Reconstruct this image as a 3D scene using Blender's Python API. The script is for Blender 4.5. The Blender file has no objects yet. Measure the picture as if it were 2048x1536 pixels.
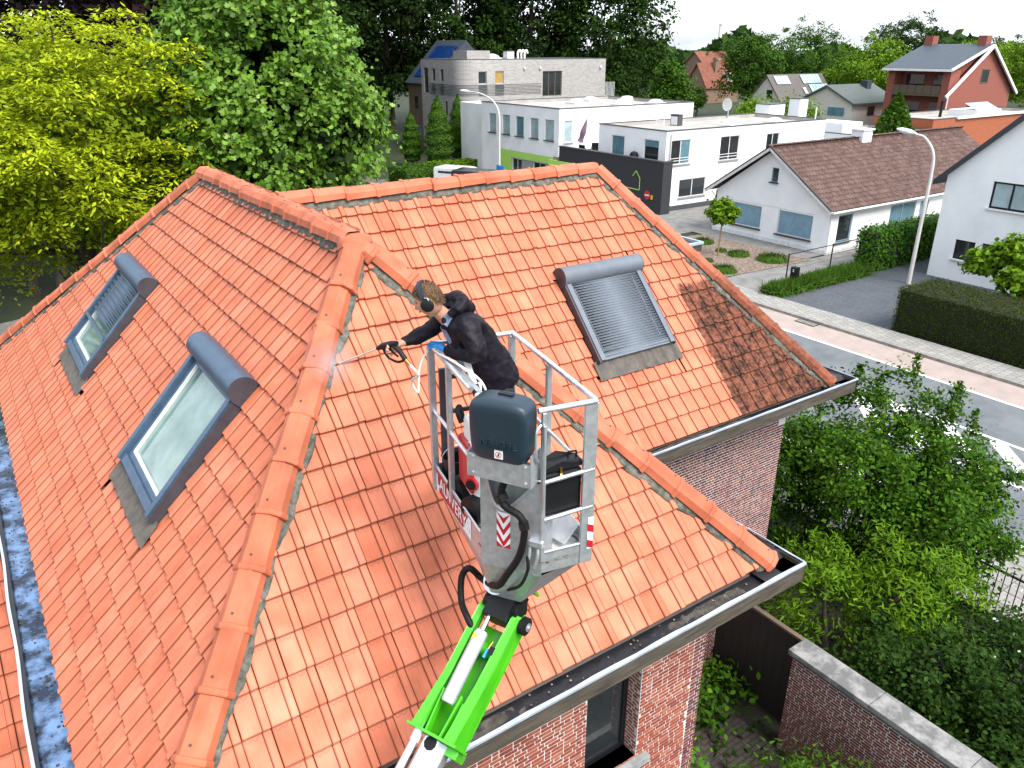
import bpy, bmesh, math, random
import numpy as np
from mathutils import Vector, Matrix

# ------------------------------------------------------------------ camera, sky, sun, exposure
# world axes: +X runs across the street, +Y runs along it, metres, z = 0 on the pavement
scene = bpy.context.scene
R = math.radians
random.seed(7)
CAM = Vector((0.0, 0.0, 11.3))
cd = bpy.data.cameras.new('camera'); cam = bpy.data.objects.new('camera', cd)
scene.collection.objects.link(cam); scene.camera = cam
cam.location = CAM
cam.rotation_euler = (R(90 - 23.336), 0, R(-34.5))
cd.sensor_width = 36; cd.lens = 27.42; cd.clip_start = .1; cd.clip_end = 6000

SUN_EL, SUN_AZ = R(52), R(170)            # azimuth clockwise from +Y
world = bpy.data.worlds.new('World'); scene.world = world; world.use_nodes = True
wn = world.node_tree; wn.nodes.clear()
w_out = wn.nodes.new('ShaderNodeOutputWorld'); w_bg = wn.nodes.new('ShaderNodeBackground')
w_sky = wn.nodes.new('ShaderNodeTexSky'); w_sky.sky_type = 'NISHITA'; w_sky.sun_disc = False
w_sky.sun_elevation = SUN_EL; w_sky.sun_rotation = SUN_AZ; w_sky.dust_density = 2.0
w_tc = wn.nodes.new('ShaderNodeTexCoord'); w_map = wn.nodes.new('ShaderNodeMapping')
w_map.inputs['Scale'].default_value = (1.6, 1.6, 5.0)
w_no = wn.nodes.new('ShaderNodeTexNoise'); w_no.inputs['Scale'].default_value = 2.1
w_no.inputs['Detail'].default_value = 7; w_no.inputs['Roughness'].default_value = .55
w_rp = wn.nodes.new('ShaderNodeValToRGB')
w_rp.color_ramp.elements[0].position = .36; w_rp.color_ramp.elements[0].color = (.35, .35, .35, 1)
w_rp.color_ramp.elements[1].position = .56; w_rp.color_ramp.elements[1].color = (1, 1, 1, 1)
w_mx = wn.nodes.new('ShaderNodeMix'); w_mx.data_type = 'RGBA'
w_mx.inputs['B'].default_value = (7.0, 7.5, 8.3, 1)      # bright thin cloud
wn.links.new(w_tc.outputs['Generated'], w_map.inputs[0]); wn.links.new(w_map.outputs[0], w_no.inputs['Vector'])
wn.links.new(w_no.outputs['Fac'], w_rp.inputs[0]); wn.links.new(w_rp.outputs[0], w_mx.inputs['Factor'])
wn.links.new(w_sky.outputs[0], w_mx.inputs['A']); wn.links.new(w_mx.outputs['Result'], w_bg.inputs[0])
w_bg.inputs[1].default_value = .128
wn.links.new(w_bg.outputs[0], w_out.inputs[0])

sl = bpy.data.lights.new('sun', 'SUN'); sun = bpy.data.objects.new('sun', sl)
scene.collection.objects.link(sun)
sl.energy = 3.0; sl.angle = R(32); sl.color = (1, .955, .89)
sdir = Vector((math.sin(SUN_AZ) * math.cos(SUN_EL), math.cos(SUN_AZ) * math.cos(SUN_EL), math.sin(SUN_EL)))
sun.rotation_euler = sdir.to_track_quat('Z', 'Y').to_euler(); sun.location = (0, -30, 60)

vs = scene.view_settings
vs.view_transform = 'Standard'; vs.look = 'None'; vs.gamma = 1; vs.use_curve_mapping = False
vs.exposure = 1.0
scene.cycles.max_bounces = 6; scene.cycles.diffuse_bounces = 3; scene.cycles.glossy_bounces = 3
scene.cycles.transmission_bounces = 4; scene.cycles.transparent_max_bounces = 6

# ------------------------------------------------------------------ helpers
COL = scene.collection
def link(o): COL.objects.link(o); return o

def thing(name, label, cat, loc=(0, 0, 0), rz=0, group=None):
    o = link(bpy.data.objects.new(name, None)); o.location = loc; o.rotation_euler = (0, 0, rz)
    o.empty_display_size = .2
    o['label'] = label; o['category'] = cat
    if group: o['group'] = group
    return o
def tag(o, label, cat, group=None):
    o['label'] = label; o['category'] = cat
    if group: o['group'] = group
    return o
def struct(o): o['kind'] = 'structure'; return o
def stuff(o): o['kind'] = 'stuff'; return o

def adopt(o, parent):
    """parent o so that mesh coordinates stay world coordinates (unrotated parents)"""
    if parent is not None:
        o.parent = parent
        if parent.parent is None and parent.type == 'EMPTY':
            o.location = -parent.location
    return o

class MB:
    """collects shapes; build() links them as ONE mesh object"""
    def __init__(s, tf=None): s.v = []; s.f = []; s.tf = tf
    def add(s, vs, fs):
        n = len(s.v)
        s.v += [tuple(s.tf(*p)) if s.tf else tuple(p) for p in vs]; s.f += [tuple(i + n for i in f) for f in fs]; return s
    def quad(s, a, b, c, d): return s.add([a, b, c, d], [(0, 1, 2, 3)])
    def poly(s, pts): return s.add(pts, [tuple(range(len(pts)))])
    def box(s, x0, x1, y0, y1, z0, z1):
        if x0 > x1: x0, x1 = x1, x0
        if y0 > y1: y0, y1 = y1, y0
        if z0 > z1: z0, z1 = z1, z0
        return s.add([(x0,y0,z0),(x1,y0,z0),(x1,y1,z0),(x0,y1,z0),(x0,y0,z1),(x1,y0,z1),(x1,y1,z1),(x0,y1,z1)],
                     [(0,3,2,1),(4,5,6,7),(0,1,5,4),(1,2,6,5),(2,3,7,6),(3,0,4,7)])
    def obox(s, c, ax, ay, az):
        """box from centre and three half-axis vectors"""
        c, ax, ay, az = map(Vector, (c, ax, ay, az)); P = []
        for k in (-1, 1):
            for i, j in ((-1,-1),(1,-1),(1,1),(-1,1)): P.append(c + i*ax + j*ay + k*az)
        return s.add(P, [(0,3,2,1),(4,5,6,7),(0,1,5,4),(1,2,6,5),(2,3,7,6),(3,0,4,7)])
    def bar(s, a, b, w, h, up=(0, 0, 1)):
        a, b = Vector(a), Vector(b); d = (b - a); l = d.length; d.normalize()
        u = Vector(up); sx = d.cross(u)
        if sx.length < 1e-4: sx = d.cross(Vector((1, 0, 0)))
        sx.normalize(); uy = sx.cross(d)
        return s.obox((a + b)/2, d*l/2, sx*w/2, uy*h/2)
    def prism(s, pts, off):
        """closed polygon pts extruded by vector off"""
        n = len(pts); off = Vector(off); Q = [Vector(p) for p in pts]; T = [p + off for p in Q]
        s.add(Q + T, [tuple(range(n))[::-1], tuple(range(n, 2*n))] + [(i, (i+1) % n, n + (i+1) % n, n + i) for i in range(n)]); return s
    def tube(s, path, r, n=8, caps=True):
        P = [Vector(p) for p in path]; m = len(P); rr = r if isinstance(r, (list, tuple)) else [r]*m
        rings = []; ref = None
        for i, p in enumerate(P):
            t = (P[min(i+1, m-1)] - P[max(i-1, 0)]).normalized()
            if ref is None:
                ref = t.orthogonal().normalized()
            else:
                ref = (ref - t*ref.dot(t))
                ref = ref.normalized() if ref.length > 1e-6 else t.orthogonal().normalized()
            b = t.cross(ref)
            rings.append([p + (ref*math.cos(2*math.pi*k/n) + b*math.sin(2*math.pi*k/n))*rr[i] for k in range(n)])
        V = [q for rg in rings for q in rg]
        F = [(i*n + k, i*n + (k+1) % n, (i+1)*n + (k+1) % n, (i+1)*n + k) for i in range(m-1) for k in range(n)]
        if caps: F += [tuple(range(n))[::-1], tuple(range((m-1)*n, m*n))]
        return s.add(V, F)
    def lathe(s, prof, c=(0, 0, 0), n=16):
        """profile [(r, z)] round the vertical through c"""
        m = len(prof); V = [(c[0] + r*math.cos(2*math.pi*k/n), c[1] + r*math.sin(2*math.pi*k/n), c[2] + z) for r, z in prof for k in range(n)]
        F = [(i*n + k, i*n + (k+1) % n, (i+1)*n + (k+1) % n, (i+1)*n + k) for i in range(m-1) for k in range(n)]
        F += [tuple(range(n))[::-1], tuple(range((m-1)*n, m*n))]
        return s.add(V, F)
    def mesh(s, name):
        me = bpy.data.meshes.new(name); me.from_pydata([tuple(p) for p in s.v], [], s.f); me.update(); return me
    def build(s, name, mat, parent=None, smooth=False, bevel=0, seg=2, local=False):
        me = s.mesh(name); o = link(bpy.data.objects.new(name, me))
        if mat: me.materials.append(mat)
        bmx = bmesh.new(); bmx.from_mesh(me); bmesh.ops.recalc_face_normals(bmx, faces=bmx.faces); bmx.to_mesh(me); bmx.free()
        if smooth:
            me.polygons.foreach_set('use_smooth', [True]*len(me.polygons))
            try: me.set_sharp_from_angle(angle=R(38))
            except Exception: pass
        if bevel:
            b = o.modifiers.new('bevel', 'BEVEL'); b.width = bevel; b.segments = seg; b.limit_method = 'ANGLE'
        if parent is not None:
            if local: o.parent = parent
            else: adopt(o, parent)
        return o

def curve_path(pts, n=8):
    """Catmull-Rom through pts"""
    P = [Vector(p) for p in pts]; P = [2*P[0] - P[1]] + P + [2*P[-1] - P[-2]]; out = []
    for i in range(1, len(P) - 2):
        a, b, c, d = P[i-1:i+3]
        for k in range(n):
            t = k/n; out.append(.5*((2*b) + (c-a)*t + (2*a-5*b+4*c-d)*t*t + (3*b-a-3*c+d)*t**3))
    out.append(P[-2]); return out

# ------------------------------------------------------------------ materials (all procedural)
def nodes_of(name):
    m = bpy.data.materials.new(name); m.use_nodes = True
    nt = m.node_tree; bs = nt.nodes['Principled BSDF']; return m, nt, bs, nt.nodes, nt.links

def rgba(c): return (c[0], c[1], c[2], 1)
def dark(c, k): return tuple(x*k for x in c)

def pm(name, c1, c2=None, scale=6, rough=.6, bump=0, bscale=None, metal=0, spec=.5, stretch=(1, 1, 1), detail=5, lo=.35, hi=.65, rvar=0, coat=0):
    m, nt, bs, N, L = nodes_of(name)
    c2 = c2 or dark(c1, .78)
    tc = N.new('ShaderNodeTexCoord'); mp = N.new('ShaderNodeMapping'); mp.inputs['Scale'].default_value = stretch
    no = N.new('ShaderNodeTexNoise'); no.inputs['Scale'].default_value = scale; no.inputs['Detail'].default_value = detail
    no.inputs['Roughness'].default_value = .6
    rp = N.new('ShaderNodeValToRGB'); e = rp.color_ramp.elements
    e[0].position = lo; e[0].color = rgba(c2); e[1].position = hi; e[1].color = rgba(c1)
    L.new(tc.outputs['Object'], mp.inputs[0]); L.new(mp.outputs[0], no.inputs['Vector'])
    L.new(no.outputs['Fac'], rp.inputs[0]); L.new(rp.outputs[0], bs.inputs['Base Color'])
    bs.inputs['Roughness'].default_value = rough; bs.inputs['Metallic'].default_value = metal
    bs.inputs['Specular IOR Level'].default_value = spec
    if coat: bs.inputs['Coat Weight'].default_value = coat; bs.inputs['Coat Roughness'].default_value = .15
    if rvar:
        mr = N.new('ShaderNodeMapRange'); mr.inputs[3].default_value = rough - rvar; mr.inputs[4].default_value = rough + rvar
        L.new(no.outputs['Fac'], mr.inputs[0]); L.new(mr.outputs[0], bs.inputs['Roughness'])
    if bump:
        n2 = N.new('ShaderNodeTexNoise'); n2.inputs['Scale'].default_value = bscale or scale*4; n2.inputs['Detail'].default_value = 4
        bp = N.new('ShaderNodeBump'); bp.inputs['Strength'].default_value = bump; bp.inputs['Distance'].default_value = .02
        L.new(mp.outputs[0], n2.inputs['Vector']); L.new(n2.outputs['Fac'], bp.inputs['Height']); L.new(bp.outputs[0], bs.inputs['Normal'])
    return m

def piece_random(N, L):
    """a random number for every piece: the object's own plus the mesh island's"""
    oi = N.new('ShaderNodeObjectInfo'); ge = N.new('ShaderNodeNewGeometry'); ad = N.new('ShaderNodeMath'); fr = N.new('ShaderNodeMath')
    ad.operation = 'ADD'; fr.operation = 'FRACT'
    L.new(oi.outputs['Random'], ad.inputs[0]); L.new(ge.outputs['Random Per Island'], ad.inputs[1]); L.new(ad.outputs[0], fr.inputs[0])
    return fr.outputs[0]

def pieces_mat(name, cols, rough=.8, scale=40, var=.25, bump=.3, spec=.3, bdist=.004):
    """each piece takes one of the colours, with fine grain on top"""
    m, nt, bs, N, L = nodes_of(name)
    rnd = piece_random(N, L); rp = N.new('ShaderNodeValToRGB'); rp.color_ramp.interpolation = 'CONSTANT'
    e = rp.color_ramp.elements
    while len(e) < len(cols): e.new(.5)
    for i, c in enumerate(cols): e[i].position = i/len(cols); e[i].color = rgba(dark(c, .8))
    L.new(rnd, rp.inputs[0])
    tc = N.new('ShaderNodeTexCoord'); no = N.new('ShaderNodeTexNoise'); no.inputs['Scale'].default_value = scale; no.inputs['Detail'].default_value = 5
    L.new(tc.outputs['Object'], no.inputs['Vector'])
    mr = N.new('ShaderNodeMapRange'); mr.inputs[1].default_value = .3; mr.inputs[2].default_value = .7; mr.inputs[3].default_value = 1 - var; mr.inputs[4].default_value = 1 + var*.6
    L.new(no.outputs['Fac'], mr.inputs[0])
    mx = N.new('ShaderNodeVectorMath'); mx.operation = 'SCALE'
    L.new(rp.outputs[0], mx.inputs[0]); L.new(mr.outputs[0], mx.inputs['Scale']); L.new(mx.outputs[0], bs.inputs['Base Color'])
    bs.inputs['Roughness'].default_value = rough; bs.inputs['Specular IOR Level'].default_value = spec
    if bump:
        bp = N.new('ShaderNodeBump'); bp.inputs['Strength'].default_value = bump; bp.inputs['Distance'].default_value = bdist
        L.new(no.outputs['Fac'], bp.inputs['Height']); L.new(bp.outputs[0], bs.inputs['Normal'])
    return m

TILE_W = .229
def tile_mat(name, dirty=False, ridge=False):
    """fired clay roof tile: every tile its own tone, grain running down the slope, moulded water marks
    below the head lap; 'dirty' adds the unwashed corner with moss and soot"""
    m, nt, bs, N, L = nodes_of(name)
    def math_(op, a, b=None, clamp=False):
        n = N.new('ShaderNodeMath'); n.operation = op; n.use_clamp = clamp
        for i, x in enumerate((a, b)):
            if x is None: continue
            if isinstance(x, (int, float)): n.inputs[i].default_value = x
            else: L.new(x, n.inputs[i])
        return n.outputs[0]
    rnd = piece_random(N, L); rp = N.new('ShaderNodeValToRGB'); e = rp.color_ramp.elements
    cols = [(0, (.54, .155, .080)), (.18, (.58, .178, .097)), (.36, (.52, .140, .068)), (.55, (.57, .170, .090)), (.75, (.50, .130, .060)), (.92, (.60, .19, .105)), (1, (.46, .115, .052))]
    if ridge: cols = [(0, (.46, .125, .058)), (.5, (.49, .14, .07)), (1, (.43, .112, .05))]
    while len(e) < len(cols): e.new(.5)
    for i, (p, c) in enumerate(cols): e[i].position = p; e[i].color = rgba(c)
    L.new(rnd, rp.inputs[0])
    uv = N.new('ShaderNodeUVMap'); uv.uv_map = 'tile'
    tc = N.new('ShaderNodeTexCoord'); oi = N.new('ShaderNodeObjectInfo')
    ge = N.new('ShaderNodeNewGeometry')
    # streaks and blotches in world space so that neighbours differ
    n1 = N.new('ShaderNodeTexNoise'); n1.inputs['Scale'].default_value = 3.2; n1.inputs['Detail'].default_value = 6
    L.new(ge.outputs['Position'], n1.inputs['Vector'])
    mp = N.new('ShaderNodeMapping'); mp.inputs['Scale'].default_value = (60, 5, 1)
    cu = N.new('ShaderNodeVectorMath'); cu.operation = 'ADD'
    cb = N.new('ShaderNodeCombineXYZ'); L.new(math_('MULTIPLY', rnd, 37.0), cb.inputs[0]); L.new(math_('MULTIPLY', rnd, 91.0), cb.inputs[1])
    L.new(uv.outputs[0], cu.inputs[0]); L.new(cb.outputs[0], cu.inputs[1]); L.new(cu.outputs[0], mp.inputs[0])
    n2 = N.new('ShaderNodeTexNoise'); n2.inputs['Scale'].default_value = 1.0; n2.inputs['Detail'].default_value = 4
    L.new(mp.outputs[0], n2.inputs['Vector'])
    v = math_('ADD', math_('MULTIPLY', n1.outputs['Fac'], .55), math_('MULTIPLY', n2.outputs['Fac'], .12 if ridge else .26))
    k = N.new('ShaderNodeMapRange'); k.inputs[1].default_value = .24 if ridge else .28; k.inputs[2].default_value = .44 if ridge else .55; k.inputs[3].default_value = .70; k.inputs[4].default_value = 1.10
    L.new(v, k.inputs[0])
    sc = N.new('ShaderNodeVectorMath'); sc.operation = 'SCALE'; L.new(rp.outputs[0], sc.inputs[0]); L.new(k.outputs[0], sc.inputs['Scale'])
    col = sc.outputs[0]
    # moulded half-moon marks just below the course above, and a dark band in the laps
    sep = N.new('ShaderNodeSeparateXYZ'); L.new(uv.outputs[0], sep.inputs[0])
    u, w = sep.outputs[0], sep.outputs[1]
    height = n2.outputs['Fac']
    if not ridge:
        du = math_('PINGPONG', math_('SUBTRACT', u, .021), .0275)
        dv = math_('SUBTRACT', w, .292)
        rr = math_('SQRT', math_('ADD', math_('MULTIPLY', math_('SUBTRACT', du, .0275), math_('SUBTRACT', du, .0275)), math_('MULTIPLY', dv, dv)))
        ring = math_('LESS_THAN', math_('ABSOLUTE', math_('SUBTRACT', rr, .021)), .0032)
        ring = math_('MULTIPLY', ring, math_('MULTIPLY', math_('LESS_THAN', u, .136), math_('GREATER_THAN', u, .021)))
        ring = math_('MULTIPLY', ring, math_('LESS_THAN', w, .293))
        lap = math_('MULTIPLY', math_('GREATER_THAN', w, .296), .7)
        gr = math_('MAXIMUM', math_('MULTIPLY', ring, .6), lap)
        for cu_, hw, am in ((.1585, .0048, .72), (.0, .0075, .75), (TILE_W, .0055, .8)):      # dark lines at the rib foot and side joints
            gr = math_('MAXIMUM', gr, math_('MULTIPLY', math_('LESS_THAN', math_('ABSOLUTE', math_('SUBTRACT', u, cu_)), hw), am))
        mx = N.new('ShaderNodeMix'); mx.data_type = 'RGBA'; mx.inputs['B'].default_value = (.16, .05, .025, 1)
        L.new(gr, mx.inputs['Factor']); L.new(col, mx.inputs['A']); col = mx.outputs['Result']
    rough = .6
    if dirty:
        sp = N.new('ShaderNodeSeparateXYZ'); L.new(ge.outputs['Position'], sp.inputs[0])
        nb = N.new('ShaderNodeTexNoise'); nb.inputs['Scale'].default_value = 9; nb.inputs['Detail'].default_value = 3
        L.new(ge.outputs['Position'], nb.inputs['Vector'])
        wob = math_('MULTIPLY', math_('SUBTRACT', nb.outputs['Fac'], .5), .22)
        ex = math_('MULTIPLY', math_('ADD', math_('SUBTRACT', sp.outputs[0], 9.14), wob), 18, True)
        ez = math_('MULTIPLY', math_('ADD', math_('SUBTRACT', 7.74, sp.outputs[2]), wob), 18, True)
        reg = math_('MULTIPLY', ex, ez)
        if ridge:
            reg = math_('MULTIPLY', math_('MULTIPLY', math_('SUBTRACT', 8.35, sp.outputs[2]), 1.2, True), .75)
        nd = N.new('ShaderNodeTexNoise'); nd.inputs['Scale'].default_value = 13; nd.inputs['Detail'].default_value = 8; nd.inputs['Roughness'].default_value = .75
        L.new(ge.outputs['Position'], nd.inputs['Vector'])
        nl = N.new('ShaderNodeTexNoise'); nl.inputs['Scale'].default_value = 3.5; nl.inputs['Detail'].default_value = 3
        L.new(ge.outputs['Position'], nl.inputs['Vector'])
        sp2 = math_('ADD', nd.outputs['Fac'], math_('MULTIPLY', math_('SUBTRACT', nl.outputs['Fac'], .5), .35))
        dr = N.new('ShaderNodeValToRGB'); dr.color_ramp.elements[0].position = .36; dr.color_ramp.elements[0].color = (.78, .78, .78, 1)
        dr.color_ramp.elements[1].position = .62; dr.color_ramp.elements[1].color = (1, 1, 1, 1); L.new(sp2, dr.inputs[0])
        fac = math_('MULTIPLY', reg, dr.outputs[0])
        dc = N.new('ShaderNodeValToRGB'); dc.color_ramp.elements[0].color = (.13, .05, .028, 1); dc.color_ramp.elements[1].color = (.018, .010, .007, 1)
        dc.color_ramp.elements[0].position = .38; dc.color_ramp.elements[1].position = .58; L.new(sp2, dc.inputs[0])
        mx = N.new('ShaderNodeMix'); mx.data_type = 'RGBA'
        L.new(fac, mx.inputs['Factor']); L.new(col, mx.inputs['A']); L.new(dc.outputs[0], mx.inputs['B']); col = mx.outputs['Result']
        rn = math_('ADD', math_('MULTIPLY', reg, .4), rough, True); L.new(rn, bs.inputs['Roughness'])
    else:
        rr2 = N.new('ShaderNodeMapRange'); rr2.inputs[1].default_value = .35; rr2.inputs[2].default_value = .65; rr2.inputs[3].default_value = .75; rr2.inputs[4].default_value = .55
        L.new(n1.outputs['Fac'], rr2.inputs[0]); L.new(rr2.outputs[0], bs.inputs['Roughness'])
    L.new(col, bs.inputs['Base Color'])
    bs.inputs['Specular IOR Level'].default_value = .38
    bp = N.new('ShaderNodeBump'); bp.inputs['Strength'].default_value = .35; bp.inputs['Distance'].default_value = .003
    L.new(height, bp.inputs['Height']); L.new(bp.outputs[0], bs.inputs['Normal'])
    return m

def leaf_mat(name, cols, rough=.6, trans=.35, spec=.07):
    trans *= .6
    m, nt, bs, N, L = nodes_of(name)
    rnd = piece_random(N, L); rp = N.new('ShaderNodeValToRGB'); e = rp.color_ramp.elements
    while len(e) < len(cols): e.new(.5)
    for i, c in enumerate(cols): e[i].position = i/max(1, len(cols)-1); e[i].color = rgba(dark(c, .74))
    L.new(rnd, rp.inputs[0]); L.new(rp.outputs[0], bs.inputs['Base Color'])
    bs.inputs['Roughness'].default_value = rough; bs.inputs['Specular IOR Level'].default_value = spec
    tr = N.new('ShaderNodeBsdfTranslucent'); ms = N.new('ShaderNodeMixShader'); ms.inputs[0].default_value = trans
    L.new(rp.outputs[0], tr.inputs[0]); L.new(bs.outputs[0], ms.inputs[1]); L.new(tr.outputs[0], ms.inputs[2])
    L.new(ms.outputs[0], N['Material Output'].inputs['Surface'])
    return m

def glass_mat(name, c, rough=.05, spec=.9):
    return pm(name, c, dark(c, .75), scale=1.2, rough=rough, spec=spec, lo=.4, hi=.6)

def paver_mat(name, c1, c2, mortar, bw, bh, rough=.85, rot=0):
    m, nt, bs, N, L = nodes_of(name)
    tc = N.new('ShaderNodeTexCoord'); mp = N.new('ShaderNodeMapping'); mp.inputs['Rotation'].default_value = (0, 0, rot)
    br = N.new('ShaderNodeTexBrick'); br.inputs['Scale'].default_value = 1; br.inputs['Brick Width'].default_value = bw; br.inputs['Row Height'].default_value = bh
    br.inputs['Mortar Size'].default_value = .012; br.inputs['Color1'].default_value = rgba(c1); br.inputs['Color2'].default_value = rgba(c2); br.inputs['Mortar'].default_value = rgba(mortar)
    no = N.new('ShaderNodeTexNoise'); no.inputs['Scale'].default_value = .7; no.inputs['Detail'].default_value = 8
    mr = N.new('ShaderNodeMapRange'); mr.inputs[3].default_value = .72; mr.inputs[4].default_value = 1.25
    sc = N.new('ShaderNodeVectorMath'); sc.operation = 'SCALE'
    L.new(tc.outputs['Object'], mp.inputs[0]); L.new(mp.outputs[0], br.inputs['Vector']); L.new(tc.outputs['Object'], no.inputs['Vector'])
    L.new(no.outputs['Fac'], mr.inputs[0]); L.new(br.outputs['Color'], sc.inputs[0]); L.new(mr.outputs[0], sc.inputs['Scale'])
    L.new(sc.outputs[0], bs.inputs['Base Color']); bs.inputs['Roughness'].default_value = rough
    bp = N.new('ShaderNodeBump'); bp.inputs['Strength'].default_value = .4; bp.inputs['Distance'].default_value = .01; bp.invert = True
    L.new(br.outputs['Fac'], bp.inputs['Height']); L.new(bp.outputs[0], bs.inputs['Normal'])
    return m

M = {}
M['tile'] = tile_mat('clay_tile'); M['tile_dirty'] = tile_mat('clay_tile_part_soiled', dirty=True)
M['ridge'] = tile_mat('clay_ridge_tile', ridge=True); M['ridge_dirty'] = tile_mat('clay_ridge_tile_part_soiled', dirty=True, ridge=True)
M['deck'] = pm('roof_underlay', (.05, .03, .022))
M['mortar'] = pm('hip_mortar', (.16, .155, .13), (.055, .055, .04), scale=14, rough=.95, bump=.9, bscale=40)
M['zinc'] = pm('weathered_zinc_edge', (.50, .57, .66), (.36, .42, .52), scale=5, rough=.35, metal=.35)
M['epdm'] = pm('black_gutter_lining', (.005, .006, .008), (.014, .015, .018), scale=3, rough=.42, bump=.5, bscale=7)
M['silt'] = pm('gutter_silt', (.085, .075, .062), (.02, .018, .015), scale=9, rough=.9, bump=1, bscale=30)
M['fascia'] = pm('weathered_timber_fascia', (.085, .07, .052), (.034, .027, .018), scale=6, rough=.85, stretch=(.5, .5, 6), bump=.3)
M['soffit'] = pm('timber_soffit', (.10, .08, .06))
M['mortar_joint'] = pm('brick_mortar', (.66, .60, .57), (.54, .48, .45), scale=20, rough=.95, bump=.4)
M['brick_red'] = pieces_mat('orange_red_brick', [(.31,.085,.05),(.27,.07,.042),(.36,.115,.065),(.33,.09,.05),(.24,.06,.04),(.38,.14,.09),(.29,.075,.045)])
M['brick_old'] = pieces_mat('purple_red_brick', [(.20,.06,.055),(.16,.045,.045),(.24,.085,.07),(.12,.05,.05),(.18,.05,.05),(.28,.12,.07),(.21,.07,.065),(.085,.045,.05),(.15,.045,.045)])
M['brick_wall'] = pieces_mat('garden_wall_brick', [(.19,.055,.04),(.15,.045,.032),(.22,.07,.05),(.12,.04,.03)])
M['stone'] = pm('bluestone', (.30, .31, .31), (.19, .20, .20), scale=8, rough=.8, bump=.3)
M['quoin'] = pm('white_stone', (.62, .60, .55))
M['concrete'] = pm('concrete_coping', (.26, .255, .245), (.12, .12, .118), scale=3.5, rough=.9, bump=.5, lo=.42, hi=.6)
M['slate_frame'] = pm('blue_grey_aluminium', (.055, .098, .155), (.04, .073, .118), scale=6, rough=.42, metal=.15, rvar=.08)
M['slate_dark'] = pm('dark_grey_aluminium', (.05, .05, .06), (.035, .035, .045), rough=.5)
M['shutter'] = pm('shutter_slat_aluminium', (.155, .178, .21), (.135, .158, .19), rough=.8, metal=.0, spec=.1)
M['shutter_hood'] = pm('grey_shutter_housing', (.12, .14, .17), (.10, .12, .145), rough=.5)
M['sky_glass'] = pm('roof_glass_painted_sky', (.19, .28, .25), (.06, .115, .095), scale=1.1, rough=.06, spec=1, lo=.38, hi=.62)  # pale uneven base colour stands in for reflected sky
M['white_frame'] = pm('white_window_profile', (.62, .64, .64))
M['flash'] = pm('pleated_lead_flashing', (.105, .092, .078), (.062, .054, .045), scale=7, rough=.75, bump=.3)
M['dark_glass'] = glass_mat('dark_window_glass', (.025, .03, .034))
M['teal_glass'] = glass_mat('teal_blind_glass', (.12, .24, .29), rough=.15)
M['pale_glass'] = glass_mat('curtained_glass', (.36, .47, .49), rough=.15)
M['frost_glass'] = pm('frosted_glass', (.20, .33, .42), (.15, .26, .34), scale=3, rough=.3)
M['white_wall'] = pm('white_painted_render', (.85, .85, .845), (.76, .77, .78), scale=.7, rough=.85, bump=.12, bscale=30)
M['white_trim'] = pm('white_trim', (.78, .78, .77))
M['roof_felt'] = pm('pale_roofing_felt', (.40, .375, .34), (.27, .26, .245), scale=.45, rough=.9, bump=.2, bscale=4)
M['dark_trim'] = pm('dark_grey_trim', (.06, .065, .07))
M['black_wall'] = pm('black_painted_brick', (.022, .024, .028), (.03, .03, .034), rough=.7, bump=.3, bscale=20)
M['lime'] = pm('lime_green_render', (.40, .66, .12), (.36, .60, .10), scale=1, rough=.8)
M['steel'] = pm('brushed_aluminium', (.72, .74, .77), (.52, .54, .57), scale=9, rough=.34, metal=.75, rvar=.12, stretch=(1, 1, .25))
M['galv'] = pm('galvanised_sheet', (.52, .54, .56), (.42, .435, .45), scale=22, rough=.42, metal=.65, rvar=.12)
M['green_paint'] = pm('bright_green_paint', (.065, .46, .010), (.05, .38, .008), scale=4, rough=.33, coat=.3)
M['chrome'] = pm('polished_steel', (.75, .76, .78), (.6, .6, .63), rough=.16, metal=1)
M['rubber'] = pm('black_rubber', (.004, .004, .0045), (.007, .007, .008), rough=.6, bump=.2, spec=.25)
M['black_plastic'] = pm('black_plastic', (.005, .0055, .007), (.008, .0085, .010), rough=.5, spec=.3)
M['box_plastic'] = pm('blue_grey_plastic_lid', (.013, .031, .046), (.010, .024, .036), scale=3, rough=.42, bump=.12, bscale=220)
M['red'] = pm('red_plastic', (.50, .012, .022), (.42, .01, .018), rough=.35, coat=.3)
M['white_plastic'] = pm('white_plastic', (.72, .71, .68), (.62, .62, .60), rough=.4)
M['pink'] = pm('clear_pink_plastic', (.60, .25, .33), rough=.3)
M['yellow'] = pm('yellow_plastic', (.75, .55, .03))
M['brass'] = pm('brass', (.65, .42, .12), rough=.3, metal=1)
M['blue'] = pm('blue_rubber_glove', (.02, .30, .72), (.015, .24, .62), scale=30, rough=.5, bump=.2)
M['asphalt'] = pm('asphalt', (.15, .163, .172), (.095, .105, .115), scale=.8, rough=.9, bump=.5, bscale=90, detail=8)
M['cycle'] = pm('pinkish_cycle_lane', (.34, .275, .245), (.28, .23, .205), scale=1.5, rough=.9, bump=.3, bscale=80)
M['paint'] = pm('white_road_paint', (.80, .80, .80), (.66, .66, .66), scale=3, rough=.7)
M['kerb'] = pm('concrete_kerb', (.29, .275, .25), (.19, .18, .165), scale=4, rough=.9)
M['slab'] = pieces_mat('concrete_paver', [(.36,.35,.325),(.32,.31,.29),(.39,.375,.345),(.34,.33,.31)], rough=.9, scale=12)
M['drive'] = paver_mat('dark_clay_pavers', (.065, .075, .088), (.09, .10, .115), (.03, .035, .04), .21, .105)
M['gravel_drive'] = pm('worn_gravel_asphalt', (.21, .205, .195), (.13, .128, .122), scale=1.6, rough=.95, bump=.6, bscale=60, detail=8)
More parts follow.
